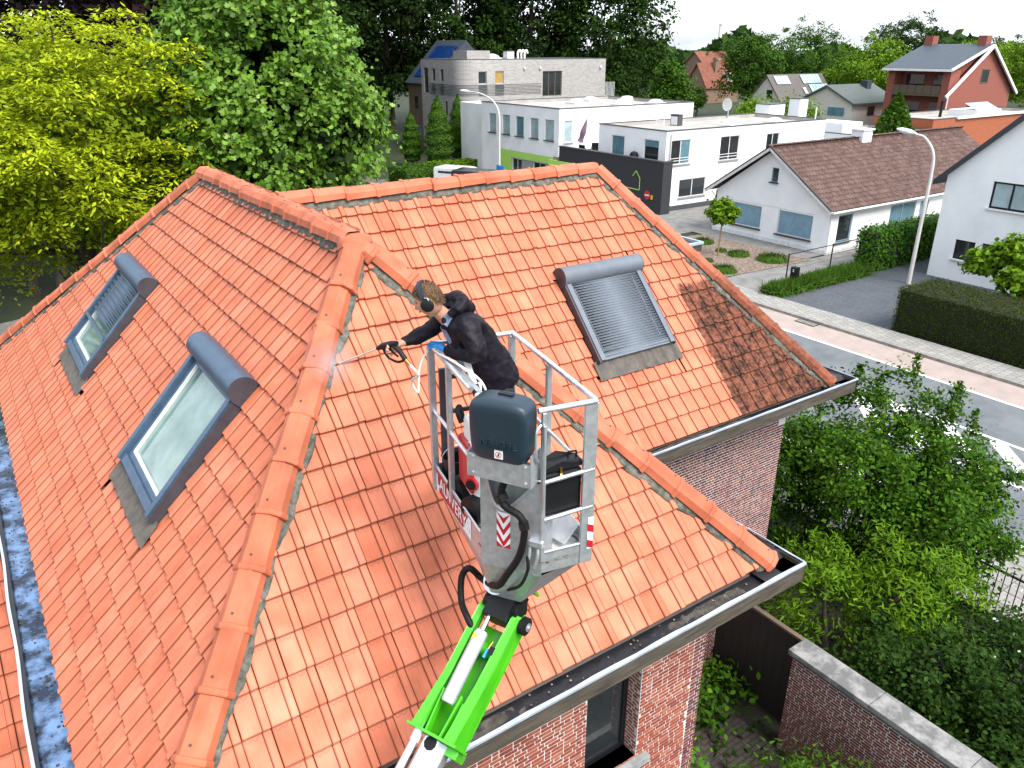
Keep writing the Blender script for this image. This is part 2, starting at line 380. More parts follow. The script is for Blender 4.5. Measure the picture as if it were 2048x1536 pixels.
M['yard'] = paver_mat('brown_garden_setts', (.055, .042, .034), (.04, .032, .026), (.018, .016, .012), .2, .1)
M['soil'] = pm('dark_soil', (.018, .016, .010), (.008, .008, .005), scale=2, rough=.95, bump=.8, bscale=14)
M['grass'] = pm('rough_grass', (.022, .036, .006), (.010, .018, .004), scale=.6, rough=.95, bump=.6, bscale=20)
M['mulch'] = pm('wood_chip_mulch', (.26, .195, .14), (.075, .055, .05), scale=9, rough=.95, bump=1, bscale=25, lo=.4, hi=.6)
M['bark'] = pm('tree_bark', (.075, .055, .04), (.03, .024, .018), scale=7, rough=.95, bump=.8, stretch=(1, 1, .25))
M['bark_pale'] = pm('young_bark', (.26, .17, .09))
M['pole'] = pm('galvanised_pole_paint', (.60, .58, .54), (.52, .5, .47), scale=3, rough=.5)
M['iron'] = pm('black_iron', (.005, .0055, .0065), rough=.5, spec=.3)
M['gate'] = pm('near_black_timber_gate', (.022, .018, .016), (.014, .012, .011), rough=.7, stretch=(6, 6, .4))
M['timber'] = pm('grey_brown_timber', (.13, .095, .06), (.075, .055, .04), scale=5, rough=.85, stretch=(.5, .5, 5))
M['skin'] = pm('skin', (.56, .30, .20), (.50, .25, .165), scale=14, rough=.5)
M['hair'] = pm('brown_hair', (.21, .115, .055), (.085, .045, .022), scale=60, rough=.55, stretch=(1, 1, .2), bump=.7, bscale=90)
M['jacket'] = pm('black_violet_rain_jacket', (.0045, .003, .0065), (.008, .0055, .011), scale=3, rough=.55, bump=.3, bscale=12, spec=.2)
M['lining'] = pm('pale_blue_lining', (.17, .235, .36), (.12, .17, .28), scale=8, rough=.7)
M['trousers'] = pm('dark_blue_trousers', (.009, .016, .023), (.006, .011, .016), scale=8, rough=.8, bump=.3, bscale=14)
M['cover_tile'] = pieces_mat('brown_concrete_roof_tile', [(.145,.085,.07),(.12,.07,.058),(.16,.10,.085),(.13,.078,.066),(.105,.062,.053)], rough=.9, scale=6, var=.45)
M['cover_tile2'] = pieces_mat('old_red_roof_tile', [(.30,.09,.045),(.25,.075,.04),(.34,.11,.06)], rough=.9, scale=6, var=.4)

# ------------------------------------------------------------------ laying tiles and bricks
TW, TG = .229, .3113           # cover width and gauge of the roof tiles

def tile_mesh(w=TW, g=TG, rib=True):
    """flat interlocking tile: pan, raised side rib, thick nose; x across, y up the slope"""
    Ln = g + .045
    if rib:
        prof = [(.003, .0), (.007, .004), (.012, .004), (.017, 0), (w*.68, 0), (w*.70, .016), (w*.74, .022), (w*.94, .022), (w*.975, .016), (w - .003, .0)]
    else:
        prof = [(.002, 0), (w*.3, .022), (w*.5, .027), (w*.7, .02), (w - .002, 0)]
    lo, hi, th = (.038, 0.0, .028) if rib else (.026, 0.0, .02)
    V = []; n = len(prof)
    for y, dz in ((0, lo - .004), (.008, lo), (Ln, hi)): V += [(x, y, z + dz) for x, z in prof]
    V += [(prof[0][0], 0, lo - th), (prof[-1][0], 0, lo - th), (prof[0][0], Ln, hi - th), (prof[-1][0], Ln, hi - th)]
    b = 3*n
    F = [(r*n + i, r*n + i + 1, (r+1)*n + i + 1, (r+1)*n + i) for r in range(2) for i in range(n-1)]
    F += [tuple([b, b+1] + list(range(n-1, -1, -1)))]
    F += [(b, 0, n, 2*n, b+2), (b+1, b+3, 3*n-1, 2*n-1, n-1)]
    return V, F

def np_mesh(name, V, loops, starts, totals, mat=None, uv=None, smooth=False):
    me = bpy.data.meshes.new(name)
    me.vertices.add(len(V)); me.vertices.foreach_set('co', np.asarray(V, np.float32).ravel())
    me.loops.add(len(loops)); me.loops.foreach_set('vertex_index', np.asarray(loops, np.int32))
    me.polygons.add(len(starts)); me.polygons.foreach_set('loop_start', np.asarray(starts, np.int32))
    try: me.polygons.foreach_set('loop_total', np.asarray(totals, np.int32))
    except Exception: pass
    if uv is not None:
        l = me.uv_layers.new(name='tile'); l.data.foreach_set('uv', np.asarray(uv, np.float32).ravel())
    me.update(calc_edges=True)
    if not smooth: me.shade_flat()
    if mat: me.materials.append(mat)
    return me

def inside(poly, p):
    c = False; n = len(poly)
    for i in range(n):
        (x1, y1), (x2, y2) = poly[i], poly[(i+1) % n]
        if (y1 > p[1]) != (y2 > p[1]) and p[0] < (x2-x1)*(p[1]-y1)/(y2-y1) + x1: c = not c
    return c

def clip_tile(V, F, planes):
    """cut a tile by planes (point, outward normal) in its own frame"""
    b = bmesh.new(); vs = [b.verts.new(v) for v in V]
    for f in F: b.faces.new([vs[i] for i in f])
    for co, no in planes:
        geom = b.verts[:] + b.edges[:] + b.faces[:]
        bmesh.ops.bisect_plane(b, geom=geom, plane_co=co, plane_no=no, clear_outer=True)
        if not b.faces: break
    b.verts.index_update()
    out = ([tuple(v.co) for v in b.verts], [tuple(v.index for v in f.verts) for f in b.faces]); b.free(); return out

def lay(origin, e, up, poly, holes=(), w=TW, g=TG, e_off=0, rng=None, rib=True, jit=1.0):
    """returns [(matrix, verts, faces, is_whole)] for a slope; poly and holes are in (e, s) metres"""
    rng = rng or random.Random(3)
    origin, e, up = Vector(origin), Vector(e), Vector(up); n = e.cross(up)
    V, F = tile_mesh(w, g, rib); res = []
    es = [p[0] for p in poly]; ss = [p[1] for p in poly]
    j = 0
    while j*g < max(ss) - .02:
        i = math.floor((min(es) - e_off)/w) - 1
        while i*w + e_off < max(es):
            x0, y0 = i*w + e_off, j*g; i += 1
            cs = [(x0 + a*w, y0 + b*g) for a in (.02, .98) for b in (.02, .98)]
            ins = [inside(poly, c) for c in cs]
            if not any(ins):
                if not inside(poly, (x0 + w/2, y0 + g/2)): continue
            skip = False; planes = []
            for (h0, h1, k0, k1) in holes:
                if x0 + w > h0 and x0 < h1 and y0 + g > k0 and y0 < k1:
                    if x0 > h0 - .01 and x0 + w < h1 + .01 and y0 > k0 - .01 and y0 + g < k1 + .01: skip = True; break
                    pen = sorted([(x0 + w - h0, 'l'), (h1 - x0, 'r'), (y0 + g - k0, 'b'), (k1 - y0, 't')])[0][1]
                    planes.append({'l': ((h0 - x0, 0, 0), (1, 0, 0)), 'r': ((h1 - x0, 0, 0), (-1, 0, 0)),
                                   'b': ((0, k0 - y0, 0), (0, 1, 0)), 't': ((0, k1 - y0, 0), (0, -1, 0))}[pen])
            if skip: continue
            m_ = len(poly); area = sum(poly[q][0]*poly[(q+1) % m_][1] - poly[(q+1) % m_][0]*poly[q][1] for q in range(m_))
            if not all(ins):
                for q in range(m_):
                    a, b = poly[q], poly[(q+1) % m_]; dx, dy = b[0]-a[0], b[1]-a[1]; l = math.hypot(dx, dy)
                    no = (dy/l, -dx/l) if area > 0 else (-dy/l, dx/l)
                    if abs(dy) < 1e-6: continue                  # eaves and ridge need no cut
                    if max((c[0]-a[0])*no[0] + (c[1]-a[1])*no[1] for c in cs) > 0:
                        planes.append(((a[0]-x0, a[1]-y0, 0), (no[0], no[1], 0)))
            v, f = (V, F) if not planes else clip_tile(V, F, planes)
            if not f: continue
            o = origin + e*(x0 + rng.uniform(-.0015, .0015)*jit) + up*(y0 + rng.uniform(-.004, .004)*jit) + n*(rng.uniform(-.002, .003)*jit)
            Mx = Matrix((e, up, n)).transposed().to_4x4(); Mx.translation = o
            Mx = Mx @ Matrix.Rotation(R(rng.uniform(-.28, .28)*jit), 4, 'Z') @ Matrix.Rotation(R(rng.uniform(-.2, .3)*jit), 4, 'X')
            res.append((Mx, v, f, not planes))
        j += 1
    return res

def join_pieces(name, items, mat, parent):
    VV = []; lo = []; st = []; to = []; uvs = []; nv = 0; nl = 0
    for Mx, v, f, _ in items:
        A = np.array(v); W = A @ np.array(Mx.to_3x3()).T + np.array(Mx.translation); VV.append(W)
        for fc in f:
            st.append(nl); to.append(len(fc)); nl += len(fc)
            for i in fc: lo.append(i + nv); uvs.append(v[i][:2])
        nv += len(v)
    me = np_mesh(name, np.concatenate(VV), lo, st, to, mat, uvs)
    o = link(bpy.data.objects.new(name, me)); adopt(o, parent); stuff(o); return o

def place_pieces(name, items, mat, parent):
    shared = None
    for Mx, v, f, whole in items:
        if whole and shared: me = shared
        else:
            lo = [i for fc in f for i in fc]; to = [len(fc) for fc in f]; st = list(np.cumsum([0] + to[:-1]))
            me = np_mesh(name, v, lo, st, to, mat, [v[i][:2] for i in lo])
            if whole: shared = me
        o = link(bpy.data.objects.new(name, me)); o.parent = parent
        if parent.parent is None and parent.type == 'EMPTY': o.matrix_local = Matrix.Translation(-parent.location) @ Mx
        else: o.matrix_local = Mx

def dist_cam(Mx): return (Mx.translation - CAM).length

def brick_items(origin, e, a0, a1, z0, z1, holes=(), bl=.172, bh=.0525, joint=.0175, proud=.004, bond='english', rng=None):
    """bricks standing proud of a mortar sheet; e = horizontal unit, outward = e x z"""
    rng = rng or random.Random(5); e = Vector(e); out = e.cross(Vector((0, 0, 1))); origin = Vector(origin); res = []; cache = {}
    def bm_(L):
        k = round(L, 3)
        if k not in cache:
            h = bh - joint; d = .012
            V = [(0,0,0),(L,0,0),(L,0,h),(0,0,h),(.002,d,.002),(L-.002,d,.002),(L-.002,d,h-.002),(.002,d,h-.002)]
            cache[k] = (V, [(4,5,6,7),(0,1,5,4),(1,2,6,5),(2,3,7,6),(3,0,4,7)])
        return cache[k]
    nrow = int((z1 - z0)/bh)
    Mb = Matrix((e, out, Vector((0, 0, 1)))).transposed().to_4x4()
    for r in range(nrow):
        z = z0 + r*bh
        segs = [(a0, a1)]
        for (h0, h1, k0, k1) in holes:
            if z + bh*.5 > k0 and z + bh*.5 < k1:
                segs = [s for (p, q) in segs for s in ((p, min(q, h0)), (max(p, h1), q)) if s[1] - s[0] > .03]
        for (p, q) in segs:
            if bond == 'english': seq = [bl] if r % 2 else [bl/2]; x = p - (bl/4 if r % 2 else 0)
            else: seq = [bl, bl, bl/2, bl] if r % 2 else [bl, bl/2]; x = p - rng.choice((0, .25, .5, .33))*bl
            k = rng.randrange(len(seq))
            while x < q - .01:
                L = seq[k % len(seq)]; k += 1
                s, t = max(x, p), min(x + L, q); x += L
                ln = t - s - joint
                if ln < .02: continue
                v, f = bm_(ln)
                Mx = Mb.copy(); Mx.translation = origin + e*(s + joint/2) + Vector((0, 0, z + joint/2)) + out*(proud - .012 + rng.uniform(-.002, .002))
                res.append((Mx, v, f, abs(ln - (bl - joint)) < .001))
    return res

def wall_sheet(origin, e, a0, a1, z0, z1, holes, depth=.1, tf=None):
    """rendered wall skin with real openings and reveals; outward = e x z"""
    e = Vector(e); out = e.cross(Vector((0, 0, 1))); o = Vector(origin)
    P = lambda a, z, d=0: o + e*a + Vector((0, 0, z)) + out*d
    xs = sorted(set([a0, a1] + [x for h in holes for x in h[:2] if a0 < x < a1])); zs = sorted(set([z0, z1] + [x for h in holes for x in h[2:] if z0 < x < z1]))
    b = MB()
    for i in range(len(xs)-1):
        for j in range(len(zs)-1):
            cx, cz = (xs[i]+xs[i+1])/2, (zs[j]+zs[j+1])/2
            if any(h[0] < cx < h[1] and h[2] < cz < h[3] for h in holes): continue
            b.quad(P(xs[i], zs[j]), P(xs[i+1], zs[j]), P(xs[i+1], zs[j+1]), P(xs[i], zs[j+1]))
    for h0, h1, k0, k1 in holes:
        b.quad(P(h0, k0), P(h0, k1), P(h0, k1, -depth), P(h0, k0, -depth)); b.quad(P(h1, k0), P(h1, k0, -depth), P(h1, k1, -depth), P(h1, k1))
        b.quad(P(h0, k0), P(h0, k0, -depth), P(h1, k0, -depth), P(h1, k0)); b.quad(P(h0, k1), P(h1, k1), P(h1, k1, -depth), P(h0, k1, -depth))
    return b

def window(parent, origin, e, rect, frame, glass, depth=.1, n=1, fw=.06, sill=None, bars=(), pane_list=None, level=0):
    """recessed window: frame with mullions, panes, sill; parts of parent"""
    e = Vector(e); out = e.cross(Vector((0, 0, 1))); o = Vector(origin); z = Vector((0, 0, 1)); a0, a1, z0, z1 = rect
    P = lambda a, h, d: o + e*a + z*h + out*d
    f = MB(); d = -depth*.75
    def bx(a, b, h, k, d0, d1): f.obox((P(a, h, d0) + P(b, k, d1))/2, e*(b-a)/2, out*(d1-d0)/2, z*(k-h)/2)
    bx(a0, a0+fw, z0, z1, d-.03, d+.03); bx(a1-fw, a1, z0, z1, d-.03, d+.03)
    bx(a0+fw, a1-fw, z0, z0+fw, d-.03, d+.03); bx(a0+fw, a1-fw, z1-fw, z1, d-.03, d+.03)
    for i in range(1, n):
        m = a0 + (a1-a0)*i/n; bx(m-fw*.5, m+fw*.5, z0+fw, z1-fw, d-.03, d+.03)
    for h in bars: bx(a0+fw, a1-fw, h-.02, h+.02, d+.035, d+.06)
    w = f.build('window', frame, parent)
    for i in range(n):
        p0 = a0 + (a1-a0)*i/n + fw*.4; p1 = a0 + (a1-a0)*(i+1)/n - fw*.4; g = MB()
        c = (P(p0, z0, d) + P(p1, z1, d))/2; g.obox(c, e*(p1-p0)/2, out*.006, z*((z1-z0)/2 - fw*.4))
        gm = pane_list[i] if pane_list else glass
        pn = g.build('pane', gm, w)
    if sill:
        s = MB(); c = P((a0+a1)/2, z0 - .035, .03); s.obox(c, e*((a1-a0)/2 + .08), out*(.03 + depth*.5), z*.035); s.build('sill', sill, w)
    return w

# ------------------------------------------------------------------ the brick house with the clay roof
PI_S = R(46.6)
house = thing('brick_house', 'brick house with hipped orange clay tile roof under the work platform', 'house', (3.2, 9, 0))
rb = MB()
ROOF = dict(B=(3.21, 7.543, 9.4), A=(3.21, 13.3, 9.4), FL=(-.32, 4.01, 5.65), FR=(6.44, 4.34, 6.0), BL=(-.32, 17.95, 5.65),
            J=(3.21, 10.23, 9.4), Q=(8.715, 10.23, 9.4), VA=(6.44, 7.05, 6.0), W=(11.42, 7.05, 6.0), WB=(11.42, 13.4, 6.0), BV=(6.44, 13.4, 6.0), BR=(6.44, 17.95, 6.0))
Pt = {k: Vector(v) for k, v in ROOF.items()}
dn = Vector((0, 0, -.035)); D = {k: v + dn for k, v in Pt.items()}
rb.poly([D['FL'], D['FR'], D['B']]); rb.poly([D['FL'], D['B'], D['A'], D['BL']])
rb.poly([D['VA'], D['W'], D['Q'], D['J']]); rb.poly([D['W'], D['WB'], D['Q']]); rb.poly([D['WB'], D['BV'], D['J'], D['Q']])
rb.poly([D['FR'], D['VA'], D['J'], D['B']]); rb.poly([D['BL'], D['A'], D['BR']]); rb.poly([D['A'], D['J'], D['BV'], D['BR']])
roof = rb.build('roof', M['deck'], house)

fa = math.atan2(3.4, 3.203); la = math.atan2(3.75, 3.53); wa = math.atan2(3.4, 3.18)
FS, LS, WS = math.hypot(3.4, 3.203), math.hypot(3.75, 3.53), math.hypot(3.4, 3.18)
front = dict(o=(0, 4.34, 6.0), e=(1, 0, 0), u=(0, math.cos(fa), math.sin(fa)))
left = dict(o=(-.32, 0, 5.65), e=(0, -1, 0), u=(math.cos(la), 0, math.sin(la)))
wing = dict(o=(0, 7.05, 6.0), e=(1, 0, 0), u=(0, math.cos(wa), math.sin(wa)))
# roof windows: (e0, e1, s0, s1) on their slopes
SK2 = (-9.10, -7.52, 1.70, 3.44); SK1 = (-13.72, -12.0, 1.70, 3.44); SK3 = (7.02, 8.50, 1.42, 3.0)
def hole(s, l=.045, r=.045, b=.22, t=.14): return (s[0]-l, s[1]+r, s[2]-b, s[3]-t)
rng = random.Random(11)
t_front = lay(front['o'], front['e'], front['u'], [(.01, 0), (6.44, 0), (3.21, FS)], e_off=.09, rng=rng)
t_left = lay(left['o'], left['e'], left['u'], [(-17.95, 0), (-4.01, 0), (-7.543, LS), (-13.3, LS)], holes=[hole(SK2), hole(SK1)], e_off=.05, rng=rng)
t_wing = lay(wing['o'], wing['e'], wing['u'], [(6.44, 0), (11.42, 0), (8.715, WS), (3.21, WS)], holes=[hole(SK3)], e_off=.03, rng=rng)
t_right = lay((6.44, 0, 6.0), (0, 1, 0), (-math.cos(fa), 0, math.sin(fa)), [(4.34, 0), (7.05, 0), (10.23, FS), (7.543, FS)], rng=rng)
t_end = lay((11.42, 0, 6.0), (0, 1, 0), (-2.705/4.345, 0, 3.4/4.345), [(7.05, 0), (13.4, 0), (10.23, 4.345)], rng=rng)
alltiles = sorted(t_front + t_left + t_wing, key=lambda t: dist_cam(t[0]) - (.6 if t[3] else 0))
place_pieces('roof_tile', alltiles[:300], M['tile'], roof)
join_pieces('roof_tiles', alltiles[300:] + t_right + t_end, M['tile_dirty'], roof)

# ridge and hip tiles, bedded in mortar
def ridge_mesh(length):
    prof = [(-.138, -.055), (-.122, .022), (-.058, .082), (.058, .082), (.122, .022), (.138, -.055)]
    rows = [(0, 1.02), (.004, 1.12), (.016, 1.16), (.04, 1.16), (.052, 1.12), (.06, 1.02), (length, .95)]
    V = []; n = len(prof)
    for y, s in rows: V += [(x*s, y, z*s + (s-1)*.03) for x, z in prof]
    F = [(r*n + i, r*n + i + 1, (r+1)*n + i + 1, (r+1)*n + i) for r in range(len(rows)-1) for i in range(n-1)]
    F.append(tuple(range(n))[::-1])
    return V, F
def ridge_line(p0, p1, nrm, step, mat, shift=0, first=0):
    """tiles from the low end p0 to the high end p1"""
    p0, p1 = Vector(p0), Vector(p1); d = (p1 - p0).normalized(); nrm = (Vector(nrm) - d*Vector(nrm).dot(d)).normalized(); x = d.cross(nrm)
    n = int((p1 - p0).length/step) + 1; V, F = ridge_mesh(step + .05); items = []
    for i in range(first, n):
        o = p0 + d*(i*step + shift) + nrm*(.065 + rng.uniform(-.010, .010)) + x*rng.uniform(-.010, .010)
        rem = (p1 - p0).length - (o - p0).dot(d)
        if rem < .12: break
        v = V if rem > step + .05 else [(a, min(b, rem), c) for a, b, c in V]
        Mx = Matrix((x, d, nrm)).transposed().to_4x4(); Mx.translation = o
        Mx = Mx @ Matrix.Rotation(R(1.3), 4, 'X') @ Matrix.Rotation(R(rng.uniform(-1.3, 1.3)), 4, 'Z') @ Matrix.Rotation(R(rng.uniform(-2.2, 2.2)), 4, 'Y')
        items.append((Mx, v, F, v is V))
    place_pieces('ridge_tile', items, mat, roof)
    hb = MB()
    for Mx, v, f, w in items:                           # nail heads
        c = Mx @ Vector((.004, .13, .082)); hb.tube([c, c + nrm*.008], .011, 8)
    hb.build('nail_heads', M['slate_dark'], roof)['kind'] = 'stuff'
def mortar_strip(p0, p1, s1, s2, n1, n2, name='mortar_bed'):
    """rough bedding mortar showing on both sides below a ridge line"""
    p0, p1 = Vector(p0), Vector(p1); n = int((p1-p0).length/.045)
    for sd, nr in ((Vector(s1), Vector(n1)), (Vector(s2), Vector(n2))):
        b = MB()
        rows = []; ph = rng.uniform(0, 9)
        for i in range(n + 1):
            t = i/n; c = p0.lerp(p1, t); w = .162 + .014*math.sin(i*.45 + ph) + .014*math.sin(i*.17 + 2*ph) + rng.uniform(-.006, .006)
            hgt = .03 + rng.uniform(-.004, .006)
            rows.append([c + sd*.06 + nr*.075, c + sd*(w-.02) + nr*(hgt + .02), c + sd*w + nr*(hgt), c + sd*(w + .004) + nr*0])
        for i in range(n):
            for k in range(3): b.quad(rows[i][k], rows[i][k+1], rows[i+1][k+1], rows[i+1][k])
        b.build(name, M['mortar'], roof, smooth=True)
nF = Vector(front['e']).cross(Vector(front['u'])); nL = Vector(left['e']).cross(Vector(left['u'])); nW = Vector(wing['e']).cross(Vector(wing['u']))
nR = Vector((math.sin(fa), 0, math.cos(fa))); nE = Vector((3.4, 0, 2.705)).normalized(); nB = Vector((0, .7, .7))
def side(p0, p1, n, towards):
    d = (Vector(p1)-Vector(p0)).normalized(); s = n.cross(d).normalized(); return s if s.dot(Vector(towards)) > 0 else -s
def ridge(lo, hi, n1, t1, n2, t2, step, mat, shift=0, first=0):
    ridge_line(Pt[lo], Pt[hi], n1 + n2, step, mat, shift, first)
    mortar_strip(Pt[lo], Pt[hi], side(Pt[lo], Pt[hi], n1, t1), side(Pt[lo], Pt[hi], n2, t2), n1, n2)
ridge('FL', 'B', nF, (1, 0, 0), nL, (-1, 1, 0), .478, M['ridge'], shift=.36)
ridge('FR', 'B', nF, (-1, 0, 0), nR, (1, 1, 0), .455, M['ridge'], shift=-.02)
ridge('BL', 'A', nL, (0, -1, 0), nB, (1, 1, 0), .47, M['ridge'])
ridge('A', 'B', nL, (-1, 0, -1), nR, (1, 0, -1), .45, M['ridge'], shift=-.08)
ridge('J', 'Q', nW, (0, -1, -1), nB, (0, 1, -1), .45, M['ridge'], shift=.1)
ridge('W', 'Q', nW, (-1, 0, 0), nE, (1, 1, 0), .452, M['ridge_dirty'], shift=-.02)
b = MB(); b.lathe([(.19, -.10), (.19, 0), (.15, .07), (.05, .10)], Pt['B'] + Vector((0, .02, .035)), 10)
b.build('ridge_junction', M['ridge'], roof, smooth=True)

# roof windows with roller shutters
def skylight(sl, rect, n_slats, open_frac, title):
    o, e, u = Vector(sl['o']), Vector(sl['e']), Vector(sl['u']); n = e.cross(u); e0, e1, s0, s1 = rect
    T = lambda a, b, c: o + e*a + u*b + n*c
    H = .155
    f = MB(T)
    f.box(e0, e0+.085, s0, s1-.1, -.02, H); f.box(e1-.085, e1, s0, s1-.1, -.02, H)
    f.box(e0+.085, e1-.085, s0, s0+.10, -.02, H-.03); f.box(e0+.085, e1-.085, s1-.3, s1-.1, -.02, H-.03)
    FM = M['slate_frame'] if open_frac > .2 else M['shutter_hood']; fr = f.build('roof_window', FM, house, bevel=.006); fr['label'] = title
    for a, c in ((e0-.03, e0-.002), (e1+.002, e1+.03)):   # dark skirts standing on the tiles at both sides
        f = MB(T); f.box(a, c, s0-.02, s1-.02, -.03, H-.02); f.build('skirt', M['slate_dark'], fr)
    f = MB(T); q = .13
    for a, b_, c, d in ((e0+.085, e1-.085, s0+.10, s0+.16), (e0+.085, e1-.085, s1-.36, s1-.3), (e0+.085, e0+.145, s0+.16, s1-.36), (e1-.145, e1-.085, s0+.16, s1-.36)):
        f.box(a, b_, c, d, 0, H-.06)
    f.build('sash', M['slate_frame'], fr, bevel=.004)
    f = MB(T)
    for a, b_, c, d in ((e0+.145, e1-.145, s0+.16, s0+.185), (e0+.145, e0+.172, s0+.185, s1-.36), (e1-.172, e1-.145, s0+.185, s1-.36)):
        f.box(a, b_, c, d, 0, H-.075)
    f.build('glazing_bead', M['white_frame'], fr)
    f = MB(T); f.box(e0+.172, e1-.172, s0+.185, s1-.36, .02, .045); f.build('pane', M['sky_glass'] if open_frac > .2 else M['iron'], fr)  # near-black backing puts shade into the closed shutter's slat gaps
    # shutter housing: half-round hood across the head
    pr_ = [(.0, .02)] + [(.155 - .155*math.cos(a), .10 + .165*math.sin(a)) for a in np.linspace(0, math.pi, 13)] + [(.31, .02)]
    ring0 = [T(e0-.035, s1-.32+a, c) for a, c in pr_]; ring1 = [T(e1+.035, s1-.32+a, c) for a, c in pr_]
    h = MB(); k = len(pr_); h.add(ring0 + ring1, [(i, i+1, k+i+1, k+i) for i in range(k-1)])
    hd = h.build('shutter_housing', FM, fr, smooth=True)
    for a in (e0-.045, e1+.035):
        g = MB(); r0 = [T(a, s1-.32+x, c) for x, c in pr_]; g.prism(r0, e*.012); g.build('housing_end_cap', M['slate_dark'], fr)
    # slats
    top, bot = s1-.30, s0+.02; L = top - bot; sh = L/n_slats
    for i in range(n_slats):
        y1 = top - i*sh; y0 = y1 - sh*.92
        if (top - y0)/L > 1 - open_frac + .001: break
        g = MB(T); a, c = e0+.06, e1-.06; zz = H-.03
        g.add([(a, y0, zz), (c, y0, zz), (c, (y0+y1)/2, zz+.007), (a, (y0+y1)/2, zz+.007), (a, y1, zz), (c, y1, zz), (a, y1, zz-.012), (c, y1, zz-.012), (a, y0, zz-.012), (c, y0, zz-.012)],
              [(0,1,3,2),(2,3,5,4),(4,5,7,6),(8,9,1,0)])
        g.build('shutter_slat', M['shutter'] if open_frac < .2 else M['slate_frame'], fr)
    if open_frac > .2 and open_frac < .95:
        g = MB(T); y = top - L*(1-open_frac); g.box(e0+.06, e1-.06, y-.05, y, H-.02, H+.012); g.build('shutter_end_bar', M['slate_frame'], fr)
    # pleated apron flashing draped over the tiles below
    g = MB(); m = 46; rows = []
    for i in range(m+1):
        a = e0 - .10 + (e1-e0+.20)*i/m; r = .012*(i % 2); ph = ((a - .09) % TW)/TW
        zz = .03 + (.016 if ph > .68 else 0) + r
        rows.append([T(a, s0+.03, .06), T(a, s0-.02, zz+.02), T(a, s0-.15, zz+.018), T(a, s0-.27 - .004*math.sin(i*.7), zz+.02)])
    for i in range(m):
        for k in range(3): g.quad(rows[i][k], rows[i][k+1], rows[i+1][k+1], rows[i+1][k])
    g.build('apron_flashing', M['flash'], fr)
    return fr
skylight(left, SK1, 17, .42, 'half-shuttered roof window nearest the hip')
skylight(left, SK2, 17, 1.0, 'roof window with open shutter and pale glass')
skylight(wing, SK3, 29, 0.0, 'roof window fully covered by its grey shutter')

# gutters: black lined box gutters with zinc edge and timber fascia
lin, zn, fs, silt_b = MB(), MB(), MB(), MB()
def run(p, q, din, width=.36, zt=6.02, zb=5.955, fh=.20, wob=True, zw=.008):
    """a straight gutter from p to q along its outer edge; din = unit vector towards the roof"""
    p, q, din = Vector(p), Vector(q), Vector(din); Z = Vector((0, 0, 1)); n = max(2, int((q-p).length/.25))
    for i in range(n):
        a, c = p.lerp(q, i/n), p.lerp(q, (i+1)/n)
        for (o0, z0, o1, z1) in ((.012, zt, .012, zb), (.012, zb, width*.75, zb), (width*.75, zb, width, zt-.01), (width, zt-.01, width+.25, zt-.02)):
            lin.quad(a + din*o0 + Z*z0, c + din*o0 + Z*z0, c + din*o1 + Z*z1, a + din*o1 + Z*z1)
    d = (q-p).normalized()
    for i in range(n):
        a, c = p.lerp(q, i/n), p.lerp(q, (i+1)/n); w0 = .006*math.sin(i*1.9); w1 = .006*math.sin((i+1)*1.9)
        A = [a - din*(.012) + Z*(zt-.012), a + din*(zw + w0) + Z*(zt+.004), a + din*(zw+w0) + Z*(zt+.016), a - din*.012 + Z*(zt+.012)]
        B_ = [c - din*(.012) + Z*(zt-.012), c + din*(zw + w1) + Z*(zt+.004), c + din*(zw+w1) + Z*(zt+.016), c - din*.012 + Z*(zt+.012)]
        zn.add(A + B_, [(k, (k+1) % 4, 4 + (k+1) % 4, 4 + k) for k in range(4)])
    fs.obox((p+q)/2 + din*.012 + Z*(zt - .012 - fh/2), d*((q-p).length/2), din*.012, Z*fh/2)
    fs.obox((p+q)/2 + din*.34 + Z*(zt - .02 - fh), d*((q-p).length/2), din*.32, Z*.008)
run((-.6, 4.07, 0), (6.77, 4.07, 0), (0, 1, 0), zw=.026)
run((6.77, 4.07, 0), (6.77, 6.87, 0), (-1, 0, 0))
run((6.77, 6.87, 0), (12.0, 6.87, 0), (0, 1, 0), width=.28)
run((12.0, 6.87, 0), (12.0, 13.7, 0), (-1, 0, 0), width=.5)
gl = lin.build('gutter_lining', M['epdm'], house, smooth=True); zn.build('zinc_edge', M['zinc'], house); fs.build('fascia', M['fascia'], house)
# silt and moss lying in the gutters
r2 = random.Random(4)
def silt(p, q, din, w0, w1, z, seg=.07):
    p, q, din = Vector(p), Vector(q), Vector(din); n = int((q-p).length/seg); rows = []; sb = MB()
    for i in range(n+1):
        c = p.lerp(q, i/n); env = max(0, math.sin(i*.11)*.6 + math.sin(i*.043 + 1)*.5 + .35)
        rows.append([c + din*(w0 + (w1-w0)*k/5) + Vector((0, 0, z + env*(.035*math.sin(math.pi*k/5)) + r2.uniform(-.006, .008) - .012)) for k in range(6)])
    for i in range(n):
        for k in range(5): sb.quad(rows[i][k], rows[i][k+1], rows[i+1][k+1], rows[i+1][k])
    sb.build('gutter_silt', M['silt'], gl, smooth=True)
silt((.6, 4.07, 0), (5.9, 4.07, 0), (0, 1, 0), .05, .25, 5.955)
silt((7.0, 6.87, 0), (11.7, 6.87, 0), (0, 1, 0), .02, .19, 5.955)
